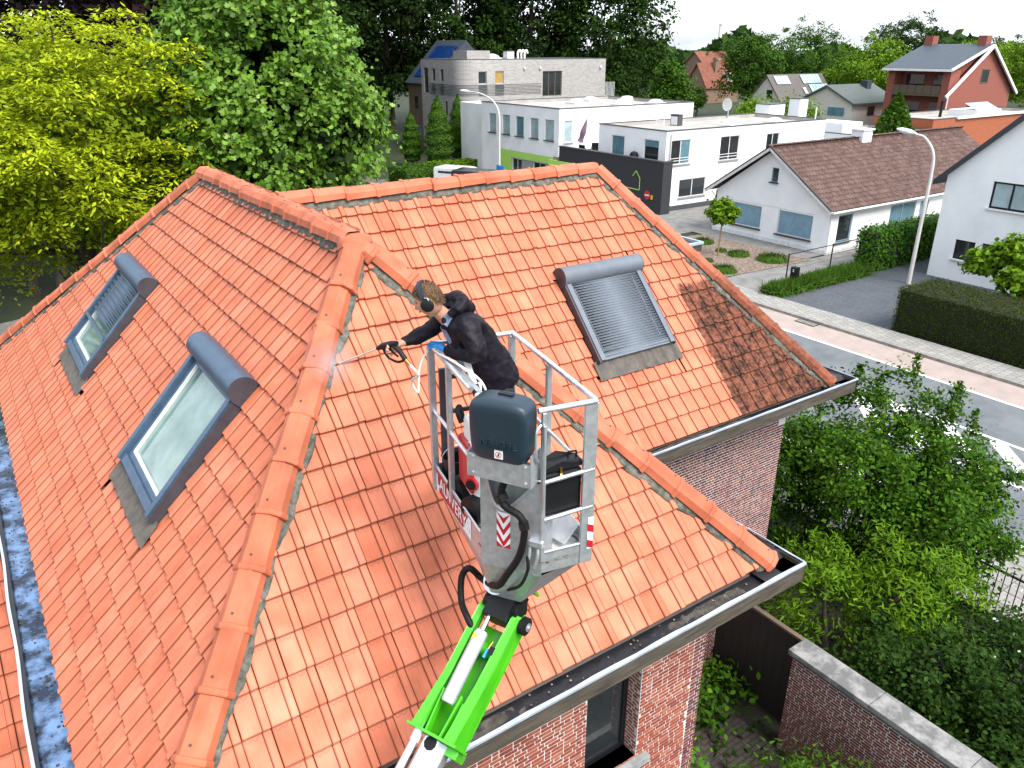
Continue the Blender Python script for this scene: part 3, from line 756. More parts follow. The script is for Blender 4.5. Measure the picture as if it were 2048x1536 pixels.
# wide water-filled valley gutter along the left eaves
m_w, nt, bs, N_, L_ = nodes_of('water_painted_sky')
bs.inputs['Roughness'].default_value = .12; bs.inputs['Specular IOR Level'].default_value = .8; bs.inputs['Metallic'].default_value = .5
zr_ = N_.new('ShaderNodeValToRGB'); zr_.color_ramp.elements[0].position = .44; zr_.color_ramp.elements[0].color = (.006, .016, .045, 1); zr_.color_ramp.elements[1].position = .6; zr_.color_ramp.elements[1].color = (.16, .27, .46, 1)  # mottled blue colour stands in for sky mirrored in the water
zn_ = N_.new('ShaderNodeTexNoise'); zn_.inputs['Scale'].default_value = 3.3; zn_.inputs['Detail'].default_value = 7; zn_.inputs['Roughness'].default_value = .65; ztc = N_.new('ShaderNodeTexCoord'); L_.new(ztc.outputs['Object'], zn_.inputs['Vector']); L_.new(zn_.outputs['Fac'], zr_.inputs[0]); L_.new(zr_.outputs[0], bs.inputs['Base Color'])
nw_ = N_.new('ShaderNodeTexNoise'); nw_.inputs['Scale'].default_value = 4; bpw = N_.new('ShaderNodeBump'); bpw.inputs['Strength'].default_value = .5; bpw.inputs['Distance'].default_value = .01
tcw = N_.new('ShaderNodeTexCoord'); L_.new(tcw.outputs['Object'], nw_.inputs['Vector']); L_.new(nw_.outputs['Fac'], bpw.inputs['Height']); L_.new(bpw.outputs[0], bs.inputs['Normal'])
g = MB(); g.box(-.62, -.22, 3.7, 18.3, 5.40, 5.44); g.box(-.30, -.25, 3.7, 18.3, 5.44, 5.62); g.box(-.645, -.60, 3.7, 18.3, 5.40, 5.60); g.build('valley_gutter', M['epdm'], house)
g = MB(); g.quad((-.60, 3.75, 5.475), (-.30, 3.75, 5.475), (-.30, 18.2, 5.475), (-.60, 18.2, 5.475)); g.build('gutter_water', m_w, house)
g = MB(); n = 60
for i in range(n):
    y0, y1 = 3.7 + 14.6*i/n, 3.7 + 14.6*(i+1)/n; a, c = .008*math.sin(i*.8), .008*math.sin((i+1)*.8)
    g.quad((-.665+a, y0, 5.602), (-.635+a, y0, 5.61), (-.635+c, y1, 5.61), (-.665+c, y1, 5.602)); g.quad((-.665+a, y0, 5.602), (-.665+c, y1, 5.602), (-.67+c, y1, 5.54), (-.67+a, y0, 5.54))
g.build('zinc_edge', M['zinc'], house)
g = MB()
for i in range(170):                                   # moss crumbs and leaves in the water
    x, y = r2.uniform(-.59, -.31), r2.uniform(5.2, 14); s = r2.uniform(.006, .02)
    g.lathe([(s*.7, -.003), (s, .004), (s*.5, .009)], (x, y, 5.475), 5)
stuff(g.build('gutter_debris', M['silt'], house))
g = MB()                                               # tile crumbs and leaf lying in the front gutter
for i in range(40):
    x, y = r2.uniform(1, 6), r2.uniform(4.12, 4.3); s = r2.uniform(.006, .016); g.lathe([(s*.7, -.003), (s, .004), (s*.5, .01)], (x, y, 5.965), 5)
stuff(g.build('gutter_debris', M['mulch'], house))

# brick walls
WY, WX = 4.75, 6.09
WIN = (4.25, 5.05, 3.55, 5.6)
wl = MB(); wl.box(.4, WX, WY+.42, WY+.5, 0, 5.9); wl.box(.4, WIN[0], WY+.006, WY+.30, 0, 5.85); wl.box(WIN[1], WX-.006, WY+.006, WY+.30, 0, 5.85); wl.box(WIN[0], WIN[1], WY+.006, WY+.30, 0, WIN[2])
wl.box(WX-.25, WX-.006, WY+.5, 7.7, 0, 5.85); wl.box(.42, .6, WY+.5, 17.2, 0, 5.5); wl.box(.6, 6, 17, 17.2, 0, 5.8)
w_front = wl.build('front_wall', M['mortar_joint'], house)
wl = MB(); wl.box(WX, 11.254, 7.676, 7.9, 0, 5.9); wl.box(11.05, 11.254, 7.9, 12.7, 0, 5.88); wl.box(WX, 11.05, 12.5, 12.7, 0, 5.85)
w_wing = wl.build('wing_wall', M['mortar_joint'], house)
bi = brick_items((0, WY, 0), (1, 0, 0), .5, WX - .20, 1.0, 5.6, holes=[WIN], bond='flemish', rng=random.Random(2))
bi2 = brick_items((0, WY, 0), (1, 0, 0), WX - .20, WX, 0, 5.6, bond='english', rng=random.Random(3), bl=.2)
# reveal bricks at the right jamb, facing -X
bj = brick_items((WIN[1], WY + .30, 0), (0, -1, 0), 0, .295, WIN[2], 5.6, bond='flemish', rng=random.Random(8))
bi = sorted(bi, key=lambda t: dist_cam(t[0])); near = [t for t in bi if t[0].translation.x > 2.6][:220]
ids = set(id(t) for t in near)
place_pieces('brick', near + bj[:80], M['brick_red'], w_front)
join_pieces('bricks', [t for t in bi if id(t) not in ids] + bj[80:], M['brick_red'], w_front)
join_pieces('corner_bricks', bi2, M['brick_old'], w_front)
bw_ = brick_items((0, 7.67, 0), (1, 0, 0), WX, 11.26, 0, 5.6, holes=[(11.08, 11.3, 5.05, 5.6)], bond='english', rng=random.Random(6))
bs_ = brick_items((WX, 0, 0), (0, 1, 0), WY, 7.6, 0, 5.6, bond='english', rng=random.Random(7))
be_ = brick_items((11.26, 0, 0), (0, 1, 0), 7.68, 12.7, 0, 5.6, bond='english', rng=random.Random(9))
bw_ = sorted(bw_, key=lambda t: dist_cam(t[0]) + (9 if t[0].translation.x < 7.6 else 0))
place_pieces('brick', bw_[:300], M['brick_old'], w_wing); join_pieces('bricks', bw_[300:] + be_, M['brick_old'], w_wing)
join_pieces('side_bricks', bs_, M['brick_old'], w_front)
g = MB(); g.box(11.08, 11.268, 7.662, 7.95, 5.33, 5.62); g.box(11.08, 11.268, 7.662, 7.95, 5.05, 5.32); g.build('quoin', M['quoin'], house)
window(house, (0, WY + .20, 0), (1, 0, 0), WIN, M['black_plastic'], M['dark_glass'], depth=.05, fw=.07)
g = MB(); g.box(WIN[0]-.06, WIN[1]+.16, WY-.09, WY+.28, WIN[2]-.10, WIN[2]); g.build('window_sill', M['stone'], house, bevel=.006)
# flat-roofed street wing behind the roof
g = MB(); g.box(12.3, 16.0, 14.8, 22, 0, 6.15); g.build('street_wing_wall', M['brick_old'], house)
g = MB(); g.box(12.2, 16.3, 14.5, 22.2, 6.15, 6.36); g.build('street_wing_fascia', M['fascia'], house)
g = MB(); g.box(12.3, 16.2, 14.6, 22.1, 6.362, 6.366); g.build('street_wing_flat_roof', M['epdm'], house)
g = MB(); g.box(12.2, 16.32, 14.46, 14.53, 6.35, 6.42); g.box(16.25, 16.32, 14.53, 22.2, 6.35, 6.42); g.build('zinc_edge', M['zinc'], house)

# lower neighbouring roof seen past the valley gutter
annex = thing('tiled_outbuilding', 'lower orange tiled roof past the wet gutter in the bottom left corner', 'outbuilding', (-3, 7, 0))
g = MB(); g.box(-6.5, -.95, 6.3, 11.2, 0, 2.3); g.build('wall', M['brick_red'], annex)
aa = R(30); ax = (0, math.cos(aa), math.sin(aa))
g = MB(); g.poly([(-6.8, 6.0, 2.24), (-.72, 6.0, 2.24), (-.72, 6.0 + 6.2*ax[1], 2.24 + 6.2*ax[2]), (-6.8, 6.0 + 6.2*ax[1], 2.24 + 6.2*ax[2])])
adeck = g.build('roof', M['deck'], annex)
t_an = lay((-.72 - 26*TW, 6.0, 2.27), (1, 0, 0), ax, [(0, 0), (26*TW, 0), (26*TW, 6.2), (0, 6.2)], rng=rng)
t_an = sorted(t_an, key=lambda t: -t[0].translation.x); vis = [t for t in t_an if t[0].translation.x > -2.2]
place_pieces('roof_tile', vis[:120], M['tile'], adeck); join_pieces('roof_tiles', vis[120:] + [t for t in t_an if t[0].translation.x <= -2.2], M['tile'], adeck)

# ------------------------------------------------------------------ ground, street, pavements
def sheet(name, pts, z, mat, kind=True):
    b = MB(); b.poly([(x, y, z) for x, y in pts]); o = b.build(name, mat)
    return struct(o) if kind else o
sheet('ground', [(-3000, -3000), (3000, -3000), (3000, 3000), (-3000, 3000)], -.03, M['grass'])
road = sheet('road', [(19.1, -80), (28.0, -80), (28.0, 400), (19.1, 400)], .0, M['asphalt'])
cyc = sheet('cycle_lane', [(28.0, -80), (29.85, -80), (29.85, 400), (28.0, 400)], .002, M['cycle'])
sheet('side_street', [(31.6, 35.9), (90, 35.9), (90, 41.9), (31.6, 41.9)], .006, M['gravel_drive'])
sheet('parking', [(31.6, 41.9), (42.3, 41.9), (42.3, 68), (31.6, 68)], .005, M['gravel_drive'])
sheet('driveway', [(31.45, 17.2), (48.5, 17.2), (48.5, 23.2), (31.45, 23.2)], .008, M['drive'])
sheet('gravel_driveway', [(31.45, 23.9), (56, 23.9), (56, 26.9), (31.45, 26.9)], .008, M['gravel_drive'])
sheet('mulch_bed', [(31.7, 27.0), (38.9, 26.6), (40.2, 27.2), (40.2, 34.8), (34, 35.6), (31.7, 35.6)], .03, M['mulch'])
sheet('gravel_border', [(39.2, 27.0), (41, 27.0), (41, 36.0), (39.2, 36.0)], .034, M['gravel_drive'])
sheet('garden_soil', [(6.0, -6), (15.9, -6), (15.9, 14.6), (6.0, 14.6)], .0, M['soil'])
sheet('garden_yard', [(5, 2.0), (9.5, 2.0), (9.5, 7.6), (5, 7.6)], .01, M['yard'])
sheet('garden_path', [(10.1, 5.9), (13.6, 5.9), (13.6, 8.2), (10.1, 8.2)], .012, M['yard'])
b = MB(); b.poly([(27.93, -80, .004), (28.07, -80, .004), (28.07, 400, .004), (27.93, 400, .004)]); b.build('edge_line', M['paint'], road)
b = MB(); b.poly([(19.35, -80, .004), (19.5, -80, .004), (19.5, 400, .004), (19.35, 400, .004)]); b.build('edge_line', M['paint'], road)
# hatched island: two converging border lines and slanted bars
def road_strip(a, c, w, z=.004, name='hatch_line'):
    a, c = Vector((*a, 0)), Vector((*c, 0)); d = (c-a).normalized(); s = Vector((-d.y, d.x, 0))*w/2
    m = MB(); m.poly([p + Vector((0, 0, z)) for p in (a - s, c - s, c + s, a + s)]); return m.build(name, M['paint'], road)
road_strip((24.85, 14.6), (24.87, -9), .14, .0045); road_strip((22.4, 12.0), (22.42, -9), .16, .0045)
for y in (14.2, 12.6, 11.0, 9.3, 7.6, 5.9, 4.2, 2.5, .8):
    road_strip((24.77, y), (22.46, y - 2.35), .46, .0042)
b = MB(); b.lathe([(.33, 0), (.33, .006)], (25.9, 11.55, 0), 20); b.build('manhole_cover', M['iron'], road)
# kerbs, far pavement of small concrete slabs
def kerb_run(x0, x1, y0, y1, z=.13, step=1.0, group=None):
    b = MB(); b.box(x0, x1, y0, y1, -.02, z); return b
M['joint_sand_kerb_shade'] = pm('joint_sand_kerb_shade', (.12, .115, .10)); pav = struct(kerb_run(29.97, 31.45, -80, 400, .11).build('pavement', M['joint_sand_kerb_shade']))  # dark tone serves slab joints and a painted shadow line along the kerb
y = 2.0
while y < 60:
    b = MB(); b.box(29.83, 29.965, y + .006, y + .994, -.02, .125); b.build('kerb_stone', M['kerb'], pav, bevel=.012, seg=1); y += 1
def slabs(parent, x0, x1, y0, y1, s, z, nmax, name='paving_slab', rng_=random.Random(12)):
    items = []; g = .011
    V = [(g,g,0),(s-g,g,0),(s-g,s-g,0),(g,s-g,0),(g+.006,g+.006,.012),(s-g-.006,g+.006,.012),(s-g-.006,s-g-.006,.012),(g+.006,s-g-.006,.012)]
    F = [(4,5,6,7),(0,1,5,4),(1,2,6,5),(2,3,7,6),(3,0,4,7)]; j = 0; y = y0
    while y < y1 - .01:
        x = x0 - (s/2 if j % 2 else 0)
        while x < x1 - .05:
            lo, hi = max(x, x0), min(x + s, x1)
            if hi - lo > .06:
                k = (hi-lo)/s; v = [(min(a, s)*k, b_, c) for a, b_, c in V]
                Mx = Matrix.Translation((lo, y, z + rng_.uniform(0, .003))); items.append((Mx, V if k > .99 else v, F, k > .99))
            x += s
        y += s; j += 1
    items.sort(key=lambda t: dist_cam(t[0])); place_pieces(name, items[:nmax], M['slab'], parent); 
    if items[nmax:]: join_pieces(name + 's', items[nmax:], M['slab'], parent)
slabs(pav, 29.98, 31.44, 9.8, 42, .3, .108, 300)
b = MB()
b.box(29.35, 29.8, 19.3, 20.3, .004, .012)
dr = b.build('storm_drain', M['iron'], cyc)
for k in range(7):
    b = MB(); b.box(29.4, 29.75, 19.36 + k*.13, 19.43 + k*.13, .012, .03); b.build('grate_bar', M['kerb'], dr)
near_pav = struct(kerb_run(16.1, 18.85, -20, 60, .1).build('near_pavement', M['joint_sand_kerb_shade']))
b = MB(); b.box(18.86, 19.08, -20, 60, -.02, .12); b.build('kerb', M['kerb'], near_pav)
slabs(near_pav, 16.15, 18.84, -3, 10.5, .5, .098, 170)

# ------------------------------------------------------------------ white flat-roofed buildings across the street
EX, EY = (0, -1, 0), (1, 0, 0)      # walls facing -X use e=(0,-1,0); walls facing -Y use e=(1,0,0)
def flat_building(name, label, x0, x1, y0, y1, h, wall, cap=.12, holes_x=(), holes_y=(), par=.25, roofmat=None, depth=.12, group=None):
    """holes_x: openings (ya, yb, za, zb) in the -X face; holes_y: openings (xa, xb, za, zb) in the -Y face"""
    t = thing(name, label, 'building', ((x0+x1)/2, (y0+y1)/2, 0), group=group)
    hx = [(-b_, -a, c, d) for a, b_, c, d in holes_x]
    wall_sheet((x0, 0, 0), EX, -y1, -y0, 0, h, hx, depth).build('street_wall', wall, t)
    wall_sheet((0, y0, 0), EY, x0, x1, 0, h, list(holes_y), depth).build('side_wall', wall, t)
    b = MB(); b.quad((x1, y0, 0), (x1, y1, 0), (x1, y1, h), (x1, y0, h)); b.quad((x1, y1, 0), (x0, y1, 0), (x0, y1, h), (x1, y1, h)); b.build('back_wall', wall, t)
    b = MB(); b.box(x0+.2, x1-.2, y0+.2, y1-.2, h-par-.1, h-par); b.build('flat_roof', roofmat or M['roof_felt'], t)
    b = MB(); c = .03
    b.box(x0-c, x1+c, y0-c, y0+.2, h, h+.07); b.box(x0-c, x1+c, y1-.2, y1+c, h, h+.07); b.box(x0-c, x0+.2, y0+.2, y1-.2, h, h+.07); b.box(x1-.2, x1+c, y0+.2, y1-.2, h, h+.07)
    b.build('roof_edge', M['dark_trim'], t)
    b = MB()
    b.quad((x0+.2, y0+.2, h), (x1-.2, y0+.2, h), (x1-.2, y0+.2, h-par), (x0+.2, y0+.2, h-par)); b.quad((x0+.2, y1-.2, h), (x1-.2, y1-.2, h), (x1-.2, y1-.2, h-par), (x0+.2, y1-.2, h-par))
    b.quad((x0+.2, y0+.2, h), (x0+.2, y1-.2, h), (x0+.2, y1-.2, h-par), (x0+.2, y0+.2, h-par)); b.quad((x1-.2, y0+.2, h), (x1-.2, y1-.2, h), (x1-.2, y1-.2, h-par), (x1-.2, y0+.2, h-par))
    b.build('parapet_lining', roofmat or M['roof_felt'], t)
    return t
wins1 = [(64.34, 65.57), (62.03, 63.28), (59.84, 61.09), (57.62, 58.83), (55.37, 56.67)]
LW = [(60.0, 61.62, .55, 1.92), (56.4, 58.3, .55, 1.92), (52.1, 54.2, .1, 1.92)]
hx1 = [(a, c, 3.92, 5.62) for a, c in wins1]
w1 = flat_building('white_clinic', 'long white flat-roofed building with five upper windows and lime green band', 42.4, 58.4, 54.66, 66.9, 6.55, M['white_wall'],
                   holes_x=hx1 + [(l[0], l[1], l[2], l[3]) for l in LW if l[0] > 55], holes_y=[(42.95, 43.85, 3.8, 5.62)])
for i, (a, c) in enumerate(wins1):
    window(w1, (42.4, 0, 0), EX, (-c, -a, 3.92, 5.62), M['galv'], [M['pale_glass'], M['pale_glass'], M['teal_glass'], M['pale_glass'], M['pale_glass']][i], depth=.14, fw=.08, sill=M['dark_trim'])
window(w1, (0, 54.66, 0), EY, (42.95, 43.85, 3.8, 5.62), M['white_trim'], M['pale_glass'], depth=.14, sill=M['stone'])
for l in LW[:2]: window(w1, (42.4, 0, 0), EX, (-l[1], -l[0], l[2], l[3]), M['white_trim'], M['dark_glass'], depth=.1, n=2)
def proud_panel(parent, name, y0, y1, z0, z1, x, holes, mat, th=.06):
    wall_sheet((x - th, 0, 0), EX, -y1, -y0, z0, z1, [(-b_, -a, c, d) for a, b_, c, d in holes], th).build(name, mat, parent)
proud_panel(w1, 'lime_band', 54.72, 63.5, .35, 2.57, 42.4, [(l[0], l[1], l[2], l[3]) for l in LW if l[0] > 55], M['lime'])
b = MB(); b.box(41.36, 41.46, 51.1, 54.7, .35, 2.57); b.build('lime_band_end', M['lime'], w1)
b = MB(); b.box(42.30, 42.33, 58.32, 59.98, .58, 1.9); b.build('grey_panel', M['galv'], w1)
b = MB(); b.box(42.30, 42.33, 54.75, 56.38, .58, 1.9); b.build('grey_panel', M['galv'], w1)
b = MB(); b.box(42.26, 42.335, 54.75, 61.7, 1.93, 2.0); b.box(42.26, 42.335, 54.75, 61.7, .46, .53); b.build('window_surround', M['stone'], w1)
b = MB(); b.box(42.9, 50, 66.9, 71.6, 0, 6.3); b.build('rear_block', M['white_wall'], w1)
for i, (x, y) in enumerate([(52.5, 58.2), (55, 60.5), (56.5, 57.8), (58, 63.5), (50.5, 62.5), (54.2, 64.8)]):
    b = MB(); b.box(x-.75, x+.75, y-.75, y+.75, 6.3, 6.45); fr = b.build('skylight_kerb', M['white_trim'], w1)
    b = MB(); b.lathe([(.72, 0), (.66, .14), (.45, .26), (.15, .31)], (x, y, 6.45), 16); b.build('skylight_dome', M['white_plastic'], fr, smooth=True)
HX2 = [(46.47, 47.98, 3.0, 5.07), (42.74, 44.32, 3.0, 5.06)]
HY2 = [(42.95, 44.95, 3.35, 5.1), (48.18, 50.33, 3.28, 5.08), (53.55, 55.1, 3.6, 5.0), (44.06, 46.92, .87, 2.22)]
w2 = flat_building('white_office', 'white flat-roofed building with terrace beside the bungalow', 42.4, 61.0, 42.0, 49.5, 5.74, M['white_wall'], holes_x=HX2, holes_y=HY2)
for i, l in enumerate(HX2): window(w2, (42.4, 0, 0), EX, (-l[1], -l[0], l[2], l[3]), M['white_trim'], M['teal_glass'] if i == 0 else M['dark_glass'], depth=.14)
b = MB(); b.box(42.485, 42.5, 42.8, 44.26, 4.55, 5.0); b.build('blind', M['teal_glass'], w2)
window(w2, (0, 42, 0), EY, HY2[0], M['white_trim'], M['dark_glass'], depth=.12, n=2, sill=M['stone'], bars=(3.62, 3.8), pane_list=[M['dark_glass'], M['teal_glass']])
window(w2, (0, 42, 0), EY, HY2[1], M['white_trim'], M['dark_glass'], depth=.12, n=2, sill=M['stone'], bars=(3.55, 3.75))
window(w2, (0, 42, 0), EY, HY2[2], M['white_trim'], M['dark_glass'], depth=.12, n=2, sill=M['stone'])
window(w2, (0, 42, 0), EY, HY2[3], M['white_trim'], M['dark_glass'], depth=.12, n=2, sill=M['stone'], pane_list=[M['dark_glass'], M['dark_glass']])
b = MB(); b.box(42.42, 60.9, 41.955, 41.995, 0, .35); b.build('plinth', M['dark_trim'], w2)
b = MB(); b.tube([(42.75, 41.9, 5.55), (42.75, 41.9, .1)], .045, 8); b.build('downpipe', M['galv'], w2)
b = MB(); b.tube([(49.0, 41.92, 2.3), (49, 41.92, 0)], .03, 6); b.build('vent_pipe', M['galv'], w2)
# terrace over the passage, enclosed by a black wall
b = MB(); b.box(41.5, 41.8, 41.2, 53.44, 0, 3.72); b.box(41.8, 42.4, 41.2, 41.5, 0, 3.72); tw = b.build('terrace_wall', M['black_wall'], w2)
b = MB(); b.box(41.46, 41.84, 41.16, 53.48, 3.72, 3.80); b.box(41.84, 42.4, 41.16, 41.54, 3.72, 3.80); b.build('terrace_coping', M['dark_trim'], w2)
b = MB(); b.box(41.8, 46, 49.5, 54.6, 2.6, 2.8); b.build('terrace_deck', M['slab'], w2)
# bright line drawing of a house on the black wall
lx = 41.485
pts = [(45.6, 1.55), (43.55, 1.5), (43.55, 2.35), (44.0, 2.85), (44.35, 2.45)]
b = MB()
for (a, c), (d, e_) in zip(pts[:-1], pts[1:]): b.bar((lx, a, c), (lx, d, e_), .02, .06, up=(0, .3, 1))
b.build('house_emblem', M['lime'], w2)
def disc(c, n, r, th, mat, name, parent, seg=20):
    c, n = Vector(c), Vector(n).normalized(); m_ = MB(); m_.tube([c, c + n*th], r, seg); return m_.build(name, mat, parent)
ne = thing('no_entry_sign', 'round red no entry sign on the black wall', 'sign', (41.45, 42.6, 1.2))
disc((41.48, 42.65, 1.25), (-1, 0, 0), .33, .03, M['red'], 'sign_disc', ne); b = MB(); b.box(41.44, 41.448, 42.42, 42.88, 1.2, 1.3); b.build('white_bar', M['paint'], ne)
b = MB(); b.box(41.44, 41.49, 42.08, 42.25, 1.0, 1.3); tag(b.build('yellow_plate', M['yellow']), 'small yellow plate beside the no entry sign', 'sign')
pr_ = thing('closed_parasol', 'folded mauve parasol on the terrace of the white office', 'parasol', (43.6, 53.6, 2.8))
M['mauve'] = pm('mauve_cloth', (.22, .14, .20), (.13, .08, .12), scale=8, rough=.9)
b = MB(); b.tube([(43.6, 53.6, 2.8), (43.7, 53.35, 4.2), (43.95, 52.9, 5.9)], .03, 8); b.build('pole', M['pole'], pr_)
b = MB(); b.tube([(43.69, 53.4, 4.0), (43.74, 53.3, 4.25), (43.8, 53.15, 4.8), (43.9, 52.97, 5.5), (43.96, 52.88, 5.85)], [.27, .20, .26, .12, .03], 9); b.build('folded_canopy', M['mauve'], pr_)
def garden_chair(x, y, z, rz, label):
    t = thing('rattan_chair', label, 'chair', (x, y, z), rz, 'terrace seats')
    b = MB(); b.box(-.35, .35, -.35, .35, .32, .45); b.build('seat', M['black_plastic'], t, local=True)
    b = MB(); b.box(-.35, .35, .27, .35, .46, .95); b.build('backrest', M['black_plastic'], t, local=True)
    for s in (-1, 1):
        b = MB(); b.box(s*.35-.05, s*.35+.05, -.35, .26, .46, .65); b.build('armrest', M['black_plastic'], t, local=True)
        for q in (-.3, .3): b = MB(); b.box(s*.3-.03, s*.3+.03, q-.03, q+.03, 0, .32); b.build('leg', M['black_plastic'], t, local=True)
garden_chair(42.5, 51.3, 3.05, R(90), 'left black rattan chair showing above the terrace wall'); garden_chair(43.4, 50.9, 3.15, R(-30), 'right black rattan chair showing above the terrace wall')
bq = thing('barbecue', 'black kettle barbecue behind the terrace wall near the corner', 'barbecue', (42.1, 45.0, 2.8))
b = MB(); b.lathe([(.15, .75), (.32, .9), (.34, 1.05), (.25, 1.25), (.05, 1.33)], (42.1, 45.0, 2.8), 14); b.build('kettle', M['black_plastic'], bq, smooth=True)
for a in range(3): b = MB(); b.tube([(42.1 + .1*math.cos(a*2.1), 45 + .1*math.sin(a*2.1), 3.6), (42.1 + .3*math.cos(a*2.1), 45 + .3*math.sin(a*2.1), 2.8)], .02, 6); b.build('leg', M['iron'], bq)
# roof equipment on the office
def roof_box(name, label, cat, x, y, z, sx, sy, sz, mat, extra=None):
    t = thing(name, label, cat, (x, y, z)); b = MB(); b.box(x-sx/2, x+sx/2, y-sy/2, y+sy/2, z, z+sz); b.build('casing', mat, t, bevel=.02, seg=1)
    b = MB(); b.box(x-sx/2-.04, x+sx/2+.04, y-sy/2-.04, y+sy/2+.04, z+sz, z+sz+.06); b.build('cover', M['dark_trim'], t); return t
ac = roof_box('air_conditioner', 'dark air conditioner unit on the white office roof', 'air conditioner', 48.6, 47.2, 5.5, .5, .9, .8, M['dark_trim'])
b = MB(); b.box(48.33, 48.345, 46.85, 47.55, 5.55, 6.2); b.build('grille', M['white_trim'], ac)
fr = thing('pipe_frame', 'white pipe frame beside the air conditioner on the office roof', 'frame', (47.4, 47.8, 5.5))
for y in (47.4, 48.3): b = MB(); b.tube([(47.4, y, 5.5), (47.4, y, 6.3), (47.4, 47.85, 6.3)], .03, 6); b.build('pipe', M['white_trim'], fr)
b = MB(); b.tube([(47.4, 47.4, 5.9), (47.4, 48.3, 5.9)], .03, 6); b.build('crossbar', M['white_trim'], fr)
sd = thing('satellite_dish', 'white satellite dish on the roof edge between the white buildings', 'satellite dish', (57.0, 51.5, 5.5))
b = MB(); b.tube([(57, 49.2, 5.5), (57, 49.2, 6.6)], .05, 8); b.build('mast', M['galv'], sd)
b = MB()
for i in range(16):
    a, c = 2*math.pi*i/16, 2*math.pi*(i+1)/16
    q = lambda r, t, d: (56.9 - d, 49.2 + r*math.cos(t), 6.7 + r*math.sin(t)); b.quad(q(.25, a, 0), q(.55, a, .12), q(.55, c, .12), q(.25, c, 0)); b.add([(56.92, 49.2, 6.7), q(.25, a, 0), q(.25, c, 0)], [(0, 1, 2)])
b.build('dish', M['white_plastic'], sd)
b = MB(); b.tube([(56.9, 49.2, 6.25), (56.2, 49.2, 6.6)], .02, 6); b.build('feed_arm', M['galv'], sd)
for i, (x, y, lab) in enumerate([(52.0, 44.6, 'white dome rooflight nearest the office windows'), (54.5, 46.5, 'white dome rooflight in the middle of the office roof'), (57.5, 44.5, 'white dome rooflight at the far end of the office roof')]):
    t = thing('rooflight', lab, 'rooflight', (x, y, 5.49), group='dome rooflights on the office roof'); b = MB(); b.box(x-.7, x+.7, y-.7, y+.7, 5.49, 5.62); b.build('kerb', M['white_trim'], t)
    b = MB(); b.lathe([(.66, 0), (.6, .12), (.4, .23), (.12, .28)], (x, y, 5.62), 16); b.build('dome', M['white_plastic'], t, smooth=True)
c1 = roof_box('chimney_block', 'wide white chimney block at the far edge of the office roof', 'chimney', 63.2, 49.6, 5.0, 2.2, 1.6, 1.5, M['white_wall'])
c2 = roof_box('chimney_block', 'narrow white chimney stack with open cowl behind the office roof', 'chimney', 66.2, 48.8, 5.0, 1.2, 1.2, 1.9, M['white_wall'])
b = MB(); b.tube([(60.3, 42.6, 5.5), (60.3, 42.6, 6.7)], .06, 8); b.build('vent_pipe', M['white_trim'], w2)
sg = thing('glass_sign', 'small pale glass sign standing by the side street', 'sign', (37.2, 39.8, 0))
b = MB(); b.box(37.18, 37.22, 39.3, 40.2, .5, 1.35); b.build('panel', M['pale_glass'], sg)
for y in (39.35, 40.15): b = MB(); b.box(37.17, 37.23, y-.03, y+.03, 0, 1.4); b.build('post', M['white_trim'], sg)

# ------------------------------------------------------------------ grey brick apartment block
M['grey_brick'] = paver_mat('pale_grey_brick', (.46, .435, .41), (.36, .34, .325), (.30, .29, .28), .35, .09)
m_, nt_, bs_2, N2, L2 = nodes_of('pale_grey_brickwork')
tc2 = N2.new('ShaderNodeTexCoord'); sx2 = N2.new('ShaderNodeSeparateXYZ'); cx2 = N2.new('ShaderNodeCombineXYZ'); ad2 = N2.new('ShaderNodeMath'); ad2.operation = 'ADD'
br2 = N2.new('ShaderNodeTexBrick'); br2.inputs['Scale'].default_value = 1; br2.inputs['Brick Width'].default_value = .42; br2.inputs['Row Height'].default_value = .1; br2.inputs['Mortar Size'].default_value = .012
br2.inputs['Color1'].default_value = (.40, .38, .36, 1); br2.inputs['Color2'].default_value = (.29, .272, .258, 1); br2.inputs['Mortar'].default_value = (.24, .23, .22, 1)
L2.new(tc2.outputs['Object'], sx2.inputs[0]); L2.new(sx2.outputs[0], ad2.inputs[0]); L2.new(sx2.outputs[1], ad2.inputs[1]); L2.new(ad2.outputs[0], cx2.inputs[0]); L2.new(sx2.outputs[2], cx2.inputs[1])
L2.new(cx2.outputs[0], br2.inputs['Vector']); L2.new(br2.outputs['Color'], bs_2.inputs['Base Color']); bs_2.inputs['Roughness'].default_value = .9
M['grey_brick'] = m_
ap = thing('grey_apartment_block', 'pale grey brick apartment block with rounded corner and tall narrow windows', 'building', (54, 80, 0))
AH = 10.1
hX = [(81.9, 82.9, 6.65, 9.25), (80.3, 80.95, 7.95, 9.2), (78.5, 79.15, 7.95, 9.15), (80.4, 81.0, 4.4, 6.05), (77.8, 78.35, 4.2, 5.95)]
hY = [(47.0, 48.05, 7.75, 9.0), (49.1, 50.2, 7.75, 9.0), (55.4, 58.1, 6.3, 8.9)]
wall_sheet((45, 0, 0), EX, -83.5, -76.6, 0, AH, [(-c, -a, d, e_) for a, c, d, e_ in hX], .15).build('street_wall', M['grey_brick'], ap)
wall_sheet((0, 74.6, 0), EY, 46.8, 64.5, 0, AH, hY, .15).build('side_wall', M['grey_brick'], ap)
b = MB(); n = 10
arc = [(47.0 - 2.0*math.cos(t), 76.6 - 2.0*math.sin(t)) for t in np.linspace(0, math.pi/2, n+1)]; arc[-1] = (46.8, 74.6)
for (xa, ya), (xb, yb) in zip(arc[:-1], arc[1:]): b.quad((xa, ya, 0), (xb, yb, 0), (xb, yb, AH), (xa, ya, AH))
b.build('rounded_corner', M['grey_brick'], ap, smooth=True)
